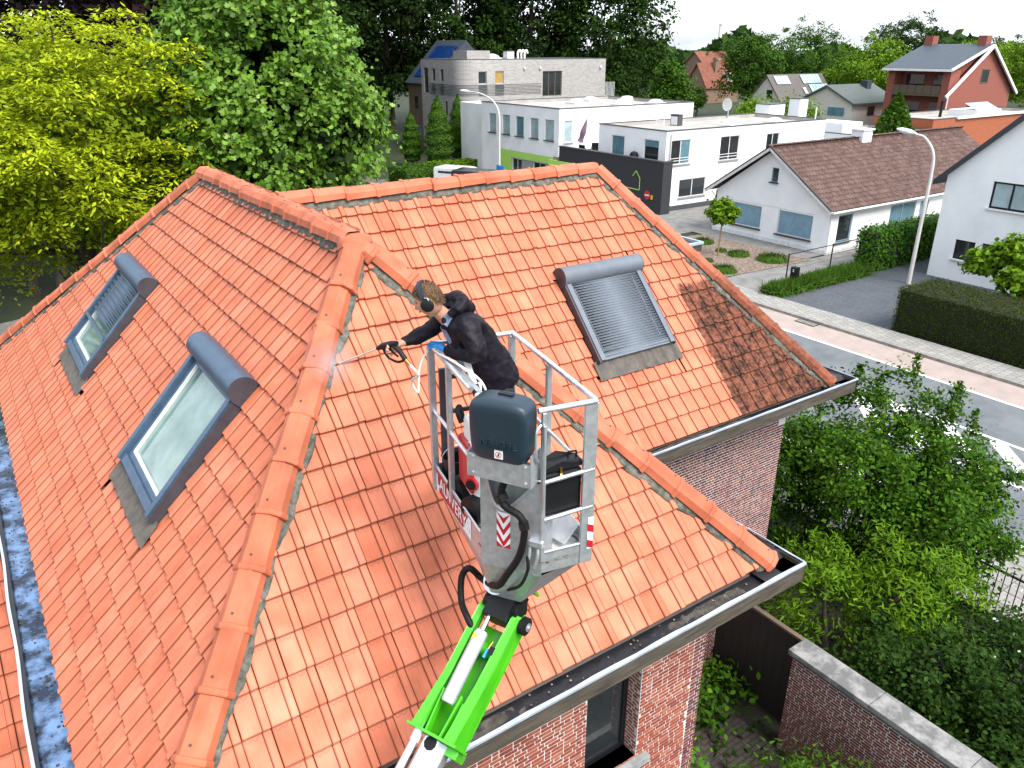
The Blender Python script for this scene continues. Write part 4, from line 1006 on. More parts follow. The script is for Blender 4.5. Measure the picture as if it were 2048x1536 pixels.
b = MB(); b.quad((64.5, 74.6, 0), (64.5, 83.5, 0), (64.5, 83.5, AH), (64.5, 74.6, AH)); b.quad((45, 83.5, 0), (64.5, 83.5, 0), (64.5, 83.5, AH), (45, 83.5, AH)); b.build('back_wall', M['grey_brick'], ap)
b = MB(); b.prism([(x, y, AH) for x, y in arc] + [(64.5, 74.6, AH), (64.5, 83.5, AH), (45, 83.5, AH)], (0, 0, .08)); b.build('roof_edge', M['dark_trim'], ap)
for l in hX: window(ap, (45, 0, 0), EX, (-l[1], -l[0], l[2], l[3]), M['timber'], M['dark_glass'], depth=.18, fw=.05)
M['ochre'] = pm('ochre_blind', (.36, .22, .05))
window(ap, (0, 74.6, 0), EY, hY[0], M['galv'], M['dark_glass'], depth=.18, fw=.07); window(ap, (0, 74.6, 0), EY, hY[1], M['galv'], M['ochre'], depth=.18, fw=.07)
window(ap, (0, 74.6, 0), EY, hY[2], M['timber'], M['dark_glass'], depth=.18, n=3, fw=.09)
for k in range(8):                                   # recessed banding and louvres below the windows
    z = 6.62 + k*.145
    b = MB(); path = [(45 - .012, 81.7, z), (45 - .012, 76.6, z)] + [(x - .012*(1 - i/n), y - .012*i/n, z) for i, (x, y) in enumerate(arc)][1:] + [(55.2, 74.588, z)]
    b.tube(path, .024, 4); b.build('brick_band', M['dark_trim'], ap)
for (x0, x1) in ((47.0, 48.05), (49.1, 50.2)):
    for k in range(7): b = MB(); b.box(x0, x1, 74.53, 74.58, 6.6 + k*.155, 6.66 + k*.155); b.build('louvre', M['dark_trim'], ap)
for y in (80.3, 78.5):
    for k in range(7): b = MB(); b.box(44.93, 44.98, y, y+.65, 6.6 + k*.17, 6.66 + k*.17); b.build('louvre', M['dark_trim'], ap)
b = MB(); b.box(46.6, 49.5, 76.2, 79, AH+.08, 11.0); b.build('stair_head', M['grey_brick'], ap)
for x in (52.9, 55.0, 63.7): b = MB(); b.lathe([(.05, -.2), (.13, -.1), (.13, .06), (.04, .12)], (x, 74.5, 9.25), 10); b.build('wall_lamp', M['white_plastic'], ap)
t = thing('balcony_chairs_rail', 'white balcony railing at the right end of the grey apartment block', 'railing', (65.2, 75, 6))
b = MB(); b.box(64.5, 66.2, 74.6, 77, 5.85, 6.0); b.build('balcony_slab', M['white_trim'], t)
for k in range(8): b = MB(); b.box(64.6 + k*.2, 64.64 + k*.2, 74.65, 74.7, 6.0, 7.6); b.build('baluster', M['white_trim'], t)
ac = roof_box('roof_unit', 'white square ventilation unit on the grey apartment roof', 'ventilation unit', 51.8, 76, AH+.08, .9, .8, .75, M['white_plastic'])
t = thing('ventilation_ducts', 'curved white duct pipes on the grey apartment roof', 'duct', (53.6, 76, AH))
for k in range(3): b = MB(); b.tube(curve_path([(53.0 + k*.45, 76, AH+.08), (53.0 + k*.45, 76, 10.75), (53.25 + k*.45, 76, 11.0), (53.5 + k*.4, 76, 10.7)], 5), .13, 10); b.build('duct', M['white_plastic'], t, smooth=True)
t = thing('roof_dome', 'low white dome on the grey apartment roof', 'rooflight', (50.6, 77, AH)); b = MB(); b.lathe([(.9, 0), (.8, .25), (.4, .45), (.1, .5)], (50.6, 77.5, AH+.08), 16); b.build('dome', M['white_plastic'], t, smooth=True); b = MB(); b.box(49.6, 51.6, 76.5, 78.5, AH+.08, AH+.2); b.build('kerb', M['white_trim'], t)
# slate house with solar panels behind the block
M['slate'] = pm('dark_slate', (.035, .045, .06), (.022, .03, .042), scale=3, rough=.55, stretch=(1, 1, 1))
M['solar'] = pm('blue_solar_glass', (.006, .03, .13), (.005, .024, .10), scale=1, rough=.12, spec=.9)
M['brown_brick'] = pm('brown_brick', (.23, .15, .10), (.13, .085, .06), scale=9, rough=.9, bump=.4)
sh = thing('slate_house', 'brown brick house with dark slate roof and blue solar panels behind the grey block', 'house', (51, 89, 0))
b = MB(); b.box(47.2, 56, 84.5, 91, 0, 7.5); b.build('wall', M['brown_brick'], sh)
b = MB(); b.prism([(46.8, 84.3, 7.4), (51.5, 84.3, 12.1), (56.4, 84.3, 7.4)], (0, 6.9, 0)); rf = b.build('roof', M['slate'], sh)
b = MB(); q = lambda t, y: (46.8 + 4.7*t - .06, y, 7.4 + 4.7*t + .06); b.quad(q(.15, 84.9), q(.15, 89.9), q(.86, 89.9), q(.86, 84.9)); b.build('solar_panel', M['solar'], rf)
b = MB(); b.box(47.14, 47.2, 88.6, 89.4, 4.6, 5.9); b.build('window', M['dark_glass'], sh); b = MB(); b.box(47.14, 47.2, 88.0, 88.8, .3, 2.6); b.build('door', M['teal_glass'], sh)

# ------------------------------------------------------------------ white bungalow with brown tiled gable roof
bg = thing('white_bungalow', 'white bungalow with brown tiled gable roof and two big frosted windows', 'house', (48, 31.3, 0))
BX, BY0, BY1 = 41.0, 27.0, 35.7; EZ = 2.75; RZ = 5.72; RY = 31.4
hB = [(31.87, 34.33, .68, 2.11), (28.1, 30.6, .66, 2.13), (30.95, 31.45, 3.7, 4.56)]
hS = [(41.9, 43.3, .62, 2.22), (47.25, 50.1, .78, 2.3), (50.6, 51.6, .05, 2.2)]
wall_sheet((BX, 0, 0), EX, -BY1, -BY0, 0, EZ - .1, [(-c, -a, d, e_) for a, c, d, e_ in hB[:2]], .12).build('gable_wall', M['white_wall'], bg)
b = wall_sheet((BX, 0, 0), EX, -hB[2][1] - .5, -hB[2][0] + .5, EZ - .1, 4.62, [(-hB[2][1], -hB[2][0], hB[2][2], hB[2][3])], .12)
zr = lambda y: EZ - .1 + (RZ - EZ)*(1 - abs(y - RY)/4.5)
ya, yc = hB[2][0] - .5, hB[2][1] + .5
b.poly([(BX, BY0, EZ-.1), (BX, ya, EZ-.1), (BX, ya, zr(ya))]); b.poly([(BX, yc, EZ-.1), (BX, BY1, EZ-.1), (BX, yc, zr(yc))])
b.poly([(BX, ya, 4.62), (BX, yc, 4.62), (BX, yc, zr(yc)), (BX, RY, RZ - .1), (BX, ya, zr(ya))])
b.build('gable_top', M['white_wall'], bg)
wall_sheet((0, BY0, 0), EY, BX, 62, 0, EZ - .1, hS, .12).build('side_wall', M['white_wall'], bg)
b = MB(); b.box(BX, 62, BY1 - .1, BY1, 0, EZ - .1); b.poly([(62, BY0, 0), (62, BY1, 0), (62, BY1, EZ), (62, RY, RZ), (62, BY0, EZ)]); b.build('back_wall', M['white_wall'], bg)
for l in hB[:2]: window(bg, (BX, 0, 0), EX, (-l[1], -l[0], l[2], l[3]), M['white_trim'], M['frost_glass'], depth=.14, fw=.06, sill=M['dark_trim'])
l = hB[2]; window(bg, (BX, 0, 0), EX, (-l[1], -l[0], l[2], l[3]), M['frost_glass'], M['dark_glass'], depth=.12, fw=.05, sill=M['dark_trim'])
window(bg, (0, BY0, 0), EY, hS[0], M['frost_glass'], M['dark_glass'], depth=.12, fw=.08, sill=M['stone']); window(bg, (0, BY0, 0), EY, hS[1], M['galv'], M['teal_glass'], depth=.12, n=2, fw=.08, sill=M['stone'])
b = MB(); b.box(hS[2][0], hS[2][1], BY0 + .1, BY0 + .14, .05, 2.2); b.build('door', M['frost_glass'], bg)
b = MB(); b.box(BX - .03, BX - .004, BY0 - .02, BY1, .0, .28); b.box(BX - .03, 62, BY0 - .03, BY0 - .004, 0, .28); b.build('plinth', M['white_trim'], bg)
b = MB()                                            # white lintel line over the big windows
b.box(BX - .012, BX - .002, 27.95, 34.5, 2.2, 2.26); b.build('lintel_band', M['white_trim'], bg)
ba = math.atan2(RZ - EZ + .15, RY - BY0 + .35); slen = math.hypot(RZ - EZ + .15, RY - BY0 + .35)
g = MB(); g.poly([(40.55, BY0-.35, EZ-.15), (62.3, BY0-.35, EZ-.15), (62.3, RY, RZ), (40.55, RY, RZ)]); g.poly([(40.55, BY1+.45, EZ-.15), (62.3, BY1+.45, EZ-.15), (62.3, RY, RZ), (40.55, RY, RZ)]); bd = g.build('roof', M['deck'], bg)
bt = lay((40.55, BY0-.35, EZ-.12), (1, 0, 0), (0, math.cos(ba), math.sin(ba)), [(0, 0), (21.75, 0), (21.75, slen), (0, slen)], w=.3, g=.37, rib=False, rng=random.Random(3), jit=1.5)
bt2 = lay((62.3, BY1+.45, EZ-.12), (-1, 0, 0), (0, -math.cos(ba), math.sin(ba)), [(0, 0), (21.75, 0), (21.75, slen), (0, slen)], w=.3, g=.37, rib=False, rng=random.Random(3), jit=1.5)
bt = sorted(bt, key=lambda t: dist_cam(t[0])); place_pieces('roof_tile', bt[:300], M['cover_tile'], bd); join_pieces('roof_tiles', bt[300:] + bt2, M['cover_tile'], bd)
g = MB()
for y0, y1 in ((BY0-.4, RY), (BY1+.5, RY)): g.bar((40.5, y0, EZ-.2), (40.5, y1, RZ - .02), .10, .16); 
g.build('verge_board', M['white_trim'], bg)
g = MB()
for y0, y1 in ((BY0-.4, RY), (BY1+.5, RY)): g.bar((40.5, y0, EZ-.07), (40.5, y1, RZ + .11), .16, .07)
g.build('verge_tiles', M['deck'], bg)
g = MB(); g.tube([(40.5, RY, RZ + .05), (62.3, RY, RZ + .05)], .12, 8); g.build('ridge', M['cover_tile'], bg)
g = MB(); g.tube([(40.6, BY0-.42, EZ-.2), (62.3, BY0-.42, EZ-.2)], .07, 8); g.tube([(41.1, BY0-.4, EZ-.25), (41.06, BY0-.06, EZ-.55), (41.06, BY0-.06, .1)], .04, 8); g.build('gutter', M['white_trim'], bg)
g = MB(); g.tube([(41.1, BY1+.5, EZ-.25), (41.06, BY1+.1, EZ-.5), (41.06, BY1+.1, .1)], .04, 8); g.build('downpipe', M['white_trim'], bg)
g = MB(); g.box(49.3, 50.3, 31.0, 31.9, 5.2, 6.3); g.box(49.2, 50.4, 30.9, 32.0, 6.3, 6.38); g.build('chimney', M['white_wall'], bg)

# ------------------------------------------------------------------ white house at the right edge
rh = thing('white_house', 'tall white house with steep dark roof edge cut by the right frame edge', 'house', (46, 16, 0))
hR = [(17.0, 18.9, 3.95, 5.25), (19.07, 20.09, 1.15, 2.15), (17.5, 18.74, 1.1, 2.19), (16.0, 16.9, 1.1, 2.19)]
RX = 41.83
wall_sheet((RX, 0, 0), EX, -21.2, -9, 0, 5.3, [(-c, -a, d, e_) for a, c, d, e_ in hR], .14).build('street_wall', M['white_wall'], rh)
g = MB(); g.poly([(RX, 21.2, 5.3), (RX, 9, 5.3), (RX, 9, 5.6), (RX, 15, 11.2)]); g.poly([(RX, 21.2, 0), (RX, 21.2, 5.3), (52, 21.2, 5.3), (52, 21.2, 0)]); g.poly([(52, 21.2, 0), (52, 21.2, 5.3), (52, 15, 11.2), (52, 9, 5.6), (52, 9, 0)]); g.build('gable_and_side_wall', M['white_wall'], rh)
g = MB(); g.prism([(RX-.3, 21.75, 4.75), (RX-.3, 15.0, 11.25), (RX-.3, 8.4, 5.0), (RX-.3, 8.4, 5.2), (RX-.3, 15, 11.5), (RX-.3, 21.75, 5.0)], (10.8, 0, 0)); g.build('roof', M['slate'], rh)
window(rh, (RX, 0, 0), EX, (-18.9, -17.0, 3.95, 5.25), M['black_plastic'], M['pale_glass'], depth=.14, n=2, fw=.09, sill=M['white_trim'])
for l in hR[1:]: window(rh, (RX, 0, 0), EX, (-l[1], -l[0], l[2], l[3]), M['black_plastic'], M['dark_glass'], depth=.16, fw=.05, sill=M['white_trim'])
# garage between bungalow and white house
gg = thing('white_garage', 'white garage door wall at the end of the dark paved driveway', 'garage', (47.6, 22.3, 0))
g = MB(); g.box(47.6, 53, 21.3, 23.9, 0, 2.9); g.build('wall', M['white_wall'], gg); g = MB(); g.box(47.54, 47.59, 21.4, 23.6, 0, 2.3); dg = g.build('garage_door', M['white_trim'], gg)
for k in range(5): g = MB(); g.box(47.52, 47.538, 21.45, 23.55, .05 + k*.45, .44 + k*.45); g.build('door_panel', M['white_trim'], dg)

# ------------------------------------------------------------------ vegetation
DIAMOND = np.array([(0, -.5), (.32, -.05), (0, .55), (-.32, -.05)])
LOBED = np.array([(0, -.5), (.5, -.32), (.30, .0), (.44, .34), (0, .5), (-.44, .34), (-.30, .0), (-.5, -.32)])
OVAL = np.array([(0, -.5), (.26, -.25), (.3, .1), (0, .55), (-.3, .1), (-.26, -.25)])
FROND = np.array([(0, -.5), (.2, -.1), (.16, .2), (0, .55), (-.2, .1), (-.14, -.25)])
BLADE = np.array([(-.06, -.5), (.06, -.5), (.04, .1), (0, .5), (-.04, .1)])
def unit(a): return a/np.maximum(np.linalg.norm(a, axis=1, keepdims=True), 1e-9)
def leaves(name, C, Nn, Ax, size, shape, mat, parent=None, fold=0.0):
    """one mesh of leaf-shaped faces: centres, normals, long axes, sizes"""
    n = len(C); k = len(shape); Nn = unit(Nn); T = unit(Ax - Nn*(Ax*Nn).sum(1, keepdims=True)); B = np.cross(T, Nn)
    size = np.broadcast_to(np.asarray(size, float), (n,))
    V = C[:, None, :] + size[:, None, None]*(shape[None, :, 0:1]*B[:, None, :] + shape[None, :, 1:2]*T[:, None, :])
    if fold: V = V + (size[:, None, None]*fold*np.abs(shape[None, :, 0:1]))*Nn[:, None, :]
    V = V.reshape(-1, 3)
    me = np_mesh(name, V, np.arange(n*k), np.arange(n)*k, np.full(n, k), mat)
    o = link(bpy.data.objects.new(name, me)); return adopt(o, parent) if parent is not None else o
def blob(rs, n, c, rad, lo=.5, hi=1.0, lob=.16, seed=0, zmin=-1.0):
    """points in a lobed ellipsoid shell"""
    d = unit(rs.normal(size=(n*2, 3))); d = d[d[:, 2] > zmin][:n]
    ph = seed*1.7
    f = 1 + lob*(np.sin(3.1*d[:, 0] + ph)*np.cos(2.7*d[:, 1] + 2*ph) + .7*np.sin(5.3*d[:, 2] + 4.1*d[:, 0] + ph) + .5*np.sin(7*d[:, 1] - 3*d[:, 2] + 2*ph))
    r = rs.uniform(lo**2, hi**2, size=len(d))**.5
    return np.array(c) + d*np.array(rad)*(f*r)[:, None], d
def crown(name, c, rad, nclump, per, cr, lsize, mat, parent, seed, shape=DIAMOND, lo=.55, lob=.16, squash=.7, upb=.55, droop=0, zmin=-1.0, spread=.5, fold=.15):
    rs = np.random.RandomState(seed); cc, d = blob(rs, nclump, c, rad, lo, 1, lob, seed, zmin); m = len(cc)
    crs = cr*rs.uniform(.6, 1.35, size=m)
    P = np.repeat(cc, per, 0) + rs.normal(size=(m*per, 3))*np.repeat(crs, per)[:, None]*np.array([1, 1, squash])*spread
    dd = np.repeat(d, per, 0)
    Nn = dd*.55 + np.array([0, 0, upb]) + rs.normal(size=P.shape)*.55
    Ax = dd + np.array([0, 0, -droop]) + rs.normal(size=P.shape)*.7
    return leaves(name, P, Nn, Ax, lsize*rs.uniform(.6, 1.25, size=len(P)), shape, mat, parent, fold), cc
def trunk(parent, base, top, r0, r1, targets=(), mat=None, seed=0, bend=.25, limb_r=.35):
    rr = random.Random(seed); base, top = Vector(base), Vector(top); pts = []
    for i in range(7):
        t = i/6; pts.append(base.lerp(top, t) + Vector((rr.uniform(-1, 1), rr.uniform(-1, 1), 0))*bend*math.sin(math.pi*t))
    b = MB(); b.tube(pts, [r0*1.25] + [r0 + (r1-r0)*i/6 for i in range(1, 7)], 9)
    for k, tg in enumerate(targets):
        s = pts[2 + k % 4]; tg = Vector(tg); mid = s.lerp(tg, .5) + Vector((0, 0, -.04*(tg-s).length))
        b.tube(curve_path([s, mid, tg], 4), [r0*limb_r*(1 - .8*i/8) + .01 for i in range(9)], 6)
    return b.build('trunk', mat or M['bark'], parent, smooth=True)
LM = {}
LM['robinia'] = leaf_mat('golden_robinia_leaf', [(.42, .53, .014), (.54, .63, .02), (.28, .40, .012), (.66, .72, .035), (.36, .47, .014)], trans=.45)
LM['robinia_in'] = leaf_mat('shaded_robinia_leaf', [(.20, .29, .012), (.26, .35, .014), (.15, .23, .010)], trans=.4)  # darker leaf copy: shade of inner and lower crown put into the colour
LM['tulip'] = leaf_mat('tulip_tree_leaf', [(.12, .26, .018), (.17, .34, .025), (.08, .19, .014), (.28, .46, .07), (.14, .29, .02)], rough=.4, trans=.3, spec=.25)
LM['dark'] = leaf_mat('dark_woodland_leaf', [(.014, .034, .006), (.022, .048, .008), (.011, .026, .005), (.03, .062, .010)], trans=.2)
LM['dark2'] = leaf_mat('deep_green_leaf', [(.022, .058, .007), (.034, .08, .010), (.016, .042, .006), (.05, .105, .013)], trans=.25)
LM['purple'] = leaf_mat('copper_beech_leaf', [(.022, .012, .014), (.03, .016, .016), (.016, .01, .012)], trans=.15)
LM['mid'] = leaf_mat('mid_green_leaf', [(.05, .125, .010), (.075, .165, .014), (.036, .09, .008), (.095, .20, .02)], trans=.3)
LM['lime'] = leaf_mat('fresh_green_leaf', [(.13, .26, .012), (.18, .32, .015), (.09, .19, .010), (.22, .37, .025)], trans=.4)
LM['hedge'] = leaf_mat('clipped_hedge_leaf', [(.03, .055, .006), (.05, .08, .008), (.02, .038, .005), (.085, .115, .010)], trans=.2)
LM['ivy'] = leaf_mat('bright_ivy_leaf', [(.055, .16, .010), (.085, .22, .014), (.035, .105, .008)], rough=.35, trans=.25)
LM['shrub'] = leaf_mat('hawthorn_leaf', [(.036, .105, .006), (.068, .17, .010), (.019, .058, .004), (.14, .28, .016)], trans=.35)
LM['bamboo'] = leaf_mat('yellow_green_leaf', [(.12, .25, .010), (.085, .19, .008), (.19, .33, .015)], trans=.4)
LM['grass'] = leaf_mat('long_grass_blade', [(.05, .13, .012), (.075, .17, .016), (.04, .10, .010), (.12, .20, .025)], trans=.3)

def tree(name, label, base, top, c, rad, nclump, per, cr, ls, mat, seed, r0=.3, group=None, shape=DIAMOND, nlimb=6, cat='tree', core=True, **kw):
    t = thing(name, label, cat, base, group=group)
    cr_o, cc = crown('crown', c, rad, nclump, per, cr, ls, mat, t, seed, shape, **kw)
    rs = random.Random(seed); tg = [tuple(cc[rs.randrange(len(cc))]) for _ in range(nlimb)]
    trunk(t, base, top, r0, r0*.45, tg, seed=seed)
    return t
# golden robinia on the left: tiers of drooping feathery fronds
rt = thing('robinia_tree', 'golden yellow robinia tree with drooping feathery leaves at the left edge', 'tree', (3.5, 28.5, 0))
rs = np.random.RandomState(5)
def tiers(seed, c, rad, ncl, per, lo, zc=-1.0):
    rs = np.random.RandomState(seed); cc, d = blob(rs, ncl, c, rad, lo, 1, .2, seed, zc); m = len(cc)
    ang = rs.uniform(0, 2*math.pi, size=m*per); rr = np.sqrt(rs.uniform(0, 1, size=m*per))*np.repeat(rs.uniform(.55, 1.15, size=m), per)
    off = np.stack([np.cos(ang)*rr, np.sin(ang)*rr, -.38*rr**2 + rs.normal(size=m*per)*.07], 1)
    P = np.repeat(cc, per, 0) + off; ax = np.stack([np.cos(ang), np.sin(ang), -.55 - .35*rr], 1) + rs.normal(size=P.shape)*.35
    Nn = np.array([0, 0, 1.0]) + rs.normal(size=P.shape)*.4
    return P, Nn, ax, cc, rs
P, Nn, ax, cc, rs = tiers(5, (2.0, 27.6, 8.6), (5.0, 4.3, 3.5), 430, 155, .66)
leaves('crown', P, Nn, ax, .175*rs.uniform(.6, 1.2, size=len(P)), FROND, LM['robinia'], rt)
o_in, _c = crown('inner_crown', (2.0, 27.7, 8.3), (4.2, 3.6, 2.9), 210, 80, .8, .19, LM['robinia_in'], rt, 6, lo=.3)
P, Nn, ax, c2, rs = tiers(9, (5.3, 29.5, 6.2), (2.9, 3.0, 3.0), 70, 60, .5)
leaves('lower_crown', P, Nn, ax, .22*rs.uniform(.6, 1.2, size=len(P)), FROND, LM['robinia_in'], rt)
tg = [tuple(cc[i]) for i in range(0, 330, 28)]
trunk(rt, (2.5, 27.5, 0), (2.6, 27.6, 6.5), .3, .14, tg, seed=2, bend=.5, limb_r=.2)
# big-leaved tulip tree behind the ridge
tt = thing('tulip_tree', 'tall broad bright green tree with large lobed leaves behind the ridge', 'tree', (9.5, 27.5, 0))
crown('crown', (8.75, 27.0, 9.3), (3.75, 3.6, 5.2), 760, 52, .5, .175, LM['tulip'], tt, 3, LOBED, lo=.70, lob=.10, squash=.9, upb=.45, spread=.5, fold=.25, droop=.5)
crown('inner_crown', (8.75, 27.0, 9.1), (3.1, 3.0, 4.5), 130, 36, .8, .4, LM['dark'], tt, 4, DIAMOND, lo=.3)  # very dark leaf colour puts shade into the gaps between clumps
trunk(tt, (8.9, 27.2, 0), (8.8, 27, 11), .28, .1, [(7, 26, 8), (11, 27, 9), (8, 25, 7), (9.5, 28, 10)], seed=4)
# copper beech and dark woodland behind
tree('copper_beech', 'very dark purple copper beech behind the golden tree', (6, 52, 0), (6, 52, 12), (6, 52, 12.5), (10, 8, 8.5), 420, 60, 1.5, .5, LM['purple'], 11, r0=.6)
big = [  # x, y, crown centre z, rx, rz, label
 (24, 84, 15, 9.5, 12.5, 'dark'), (33, 99, 16, 9, 13.5, 'dark2'), (42, 104, 17, 9, 14, 'dark'), (52, 106, 18, 9, 15, 'dark'),
 (62, 104, 18, 9, 15, 'dark2'), (72, 100, 17, 9, 14.5, 'dark'), (81, 93, 15.5, 8, 13.5, 'dark2'), (14, 72, 15, 9.5, 13, 'dark'), (38, 118, 22, 11, 16, 'dark'), (58, 122, 23, 11, 17, 'dark'), (76, 114, 21, 10, 16, 'dark2'), (20, 100, 20, 11, 16, 'dark')]
labs = ['dark woodland tree just right of the tulip tree top', 'green woodland tree above the columnar trees', 'dark woodland tree left of the slate roof',
        'dark woodland tree rising behind the slate roof', 'dense woodland tree above the grey block ventilation units', 'dark woodland tree over the middle of the grey block',
        'woodland tree with ragged edge against the sky, right end of the wood', 'dark woodland tree behind the copper beech and tulip tree',
        'tall dark tree in the second row above the slate roof', 'tall dark tree in the second row above the grey block units', 'tall tree in the second row near the ragged right end', 'tall dark tree in the second row behind the tulip tree']
for i, ((x, y, z, rx, rz, mt), lb) in enumerate(zip(big, labs)):
    tree('woodland_tree', lb, (x, y, 0), (x, y, z), (x, y, z), (rx, rx, rz), 330, 64, 1.5, .58, LM[mt], 20 + i, r0=.5, group='dark wood behind the grey block', lob=.2, lo=.6)
for i, (x, y, h, lb) in enumerate([(32, 84, 12, 'grey-green spruce between tulip tree and grey block'), (37, 90, 10, 'smaller spruce right of the grey-green spruce')]):
    t = thing('spruce_tree', lb, 'tree', (x, y, 0), group='spruces at the wood edge'); rs = np.random.RandomState(50 + i); n = 7000
    zz = rs.uniform(0, 1, n)**1.3; rr = (1 - zz)*2.3*np.sqrt(rs.uniform(.2, 1, n))*(0.75 + .25*np.sin(zz*70)); a = rs.uniform(0, 6.283, n)
    C_ = np.stack([x + rr*np.cos(a), y + rr*np.sin(a), 1 + zz*h - .25*rr], 1); Ax = np.stack([np.cos(a), np.sin(a), -.5*np.ones(n)], 1)
    leaves('crown', C_, np.array([0, 0, 1.]) + rs.normal(size=(n, 3))*.4, Ax, .42*rs.uniform(.6, 1.2, n), DIAMOND, LM['dark2'], t); trunk(t, (x, y, 0), (x, y, h*.9), .2, .04, seed=i)
# undergrowth in front of the wood (reads as one mass)
rs = np.random.RandomState(77); cc = np.stack([rs.uniform(12, 46, 300), rs.uniform(72, 98, 300), rs.uniform(.5, 6.5, 300)], 1)
cc = cc[~((cc[:, 0] > 34) & (cc[:, 1] < 95))]; P = np.repeat(cc, 70, 0) + rs.normal(size=(len(cc)*70, 3))*.9
stuff(tag(leaves('undergrowth', P, np.array([0, 0, .8]) + rs.normal(size=P.shape)*.6, rs.normal(size=P.shape), .42, DIAMOND, LM['dark2']), 'dark green undergrowth in front of the wood', 'undergrowth'))
rs = np.random.RandomState(78); cc = np.stack([rs.uniform(66, 88, 220), rs.uniform(84, 98, 220), rs.uniform(.5, 7, 220)], 1); P = np.repeat(cc, 60, 0) + rs.normal(size=(220*60, 3))*1.1
stuff(tag(leaves('undergrowth', P, np.array([0, 0, .8]) + rs.normal(size=P.shape)*.6, rs.normal(size=P.shape), .5, DIAMOND, LM['dark2']), 'green thicket right of the grey apartment block', 'undergrowth'))
# columnar hornbeams by the grey block
for i, (x, y, h, w, lb) in enumerate([(38.7, 74.5, 5.4, 1.25, 'left and smallest of three columnar trees by the grey block'), (40.0, 71.2, 7.0, 1.75, 'middle and widest of three columnar trees by the grey block'), (44.0, 74.0, 6.9, 1.4, 'right columnar tree hard against the grey block')]):
    t = thing('columnar_tree', lb, 'tree', (x, y, 0), group='columnar trees by the grey block')
    rs = np.random.RandomState(30 + i); n = 9000; zz = rs.uniform(0, 1, n); rr = w*(1 - zz**2.6)*(.55 + .45*np.minimum(1, zz*6))*np.sqrt(rs.uniform(.35, 1, n))*(.88 + .12*np.sin(zz*38)); a = rs.uniform(0, 6.283, n)
    leaves('crown', np.stack([x + rr*np.cos(a), y + rr*np.sin(a), .5 + zz*(h - .5)], 1), np.stack([np.cos(a), np.sin(a), .5*np.ones(n)], 1) + rs.normal(size=(n, 3))*.5, rs.normal(size=(n, 3)), .2*rs.uniform(.6, 1.2, n), DIAMOND, LM['mid'], t)
    trunk(t, (x, y, 0), (x, y, h*.8), .1, .03, seed=i, mat=M['bark'])
def hedge(name, label, x0, x1, y0, y1, h, mat, n, ls, seed, group=None, core=None, wob=.05):
    t = thing(name, label, 'hedge', ((x0+x1)/2, (y0+y1)/2, 0), group=group); b = MB(); s = .07
    b.box(x0+s, x1-s, y0+s, y1-s, 0, h-s); b.build('branches', M['soil'], t)
    rs = np.random.RandomState(seed); lx, ly = x1-x0, y1-y0; A = [lx*ly, lx*h, lx*h, ly*h, ly*h]; A = np.array(A)/sum(A); P = []; Nn = []
    for k, fr in enumerate(A):
        m = int(n*fr); u, v = rs.uniform(0, 1, m), rs.uniform(0, 1, m)
        if k == 0: p = np.stack([x0 + u*lx, y0 + v*ly, np.full(m, h)], 1); nn = (0, 0, 1)
        elif k < 3: p = np.stack([x0 + u*lx, np.full(m, y0 if k == 1 else y1), v*h], 1); nn = (0, -1 if k == 1 else 1, .25)
        else: p = np.stack([np.full(m, x0 if k == 3 else x1), y0 + u*ly, v*h], 1); nn = (-1 if k == 3 else 1, 0, .25)
        P.append(p + rs.normal(size=p.shape)*wob); Nn.append(np.tile(nn, (m, 1)) + rs.normal(size=p.shape)*.5)
    P = np.concatenate(P); Nn = np.concatenate(Nn)
    leaves('foliage', P, Nn, rs.normal(size=P.shape), ls*rs.uniform(.6, 1.3, len(P)), DIAMOND, mat, t); return t
hedge('clipped_hedge', 'big dark clipped hedge along the pavement at the right', 31.75, 34.5, 3.0, 17.1, 1.9, LM['hedge'], 60000, .065, 1)
hedge('ivy_hedge', 'bright green ivy covered hedge beside the bungalow wall', 39.5, 47.4, 23.1, 24.1, 2.2, LM['ivy'], 9000, .16, 2, wob=.1)
hedge('low_hedge', 'low box hedge in front of the white clinic car park', 32.2, 36.6, 63.2, 66.8, 1.3, LM['mid'], 5000, .2, 3)
hedge('low_hedge', 'low clipped hedge at the foot of the grey block', 38.0, 45.0, 68.6, 70.2, .9, LM['lime'], 4000, .2, 4)
# small things in the bungalow front garden
lt = thing('lollipop_tree', 'small round-headed standard tree in the mulch bed', 'tree', (35.6, 30.4, 0))
crown('crown', (35.7, 30.4, 2.6), (.82, .82, .68), 130, 26, .22, .22, LM['lime'], lt, 40, OVAL, lo=.5, lob=.05); trunk(lt, (35.6, 30.4, 0), (35.7, 30.4, 2.4), .05, .035, mat=M['bark_pale'], bend=.02)
def tuft(name, label, x, y, r, h, n, seed, group, mat=None, ls=1.0):
    rs = np.random.RandomState(seed); a = rs.uniform(0, 6.283, n); rr = r*np.sqrt(rs.uniform(0, 1, n)); hh = h*rs.uniform(.5, 1.1, n)
    lean = np.stack([np.cos(a)*.7, np.sin(a)*.7, np.ones(n)], 1) + rs.normal(size=(n, 3))*.25; lean = unit(lean)
    C_ = np.stack([x + rr*np.cos(a), y + rr*np.sin(a), np.zeros(n)], 1) + lean*hh[:, None]*.5
    o = leaves(name, C_, np.stack([np.cos(a), np.sin(a), .6*np.ones(n)], 1) + rs.normal(size=(n, 3))*.3, lean, hh, BLADE*np.array([.8*ls, 1]), mat or LM['grass'])
    return tag(o, label, 'ornamental grass', group)
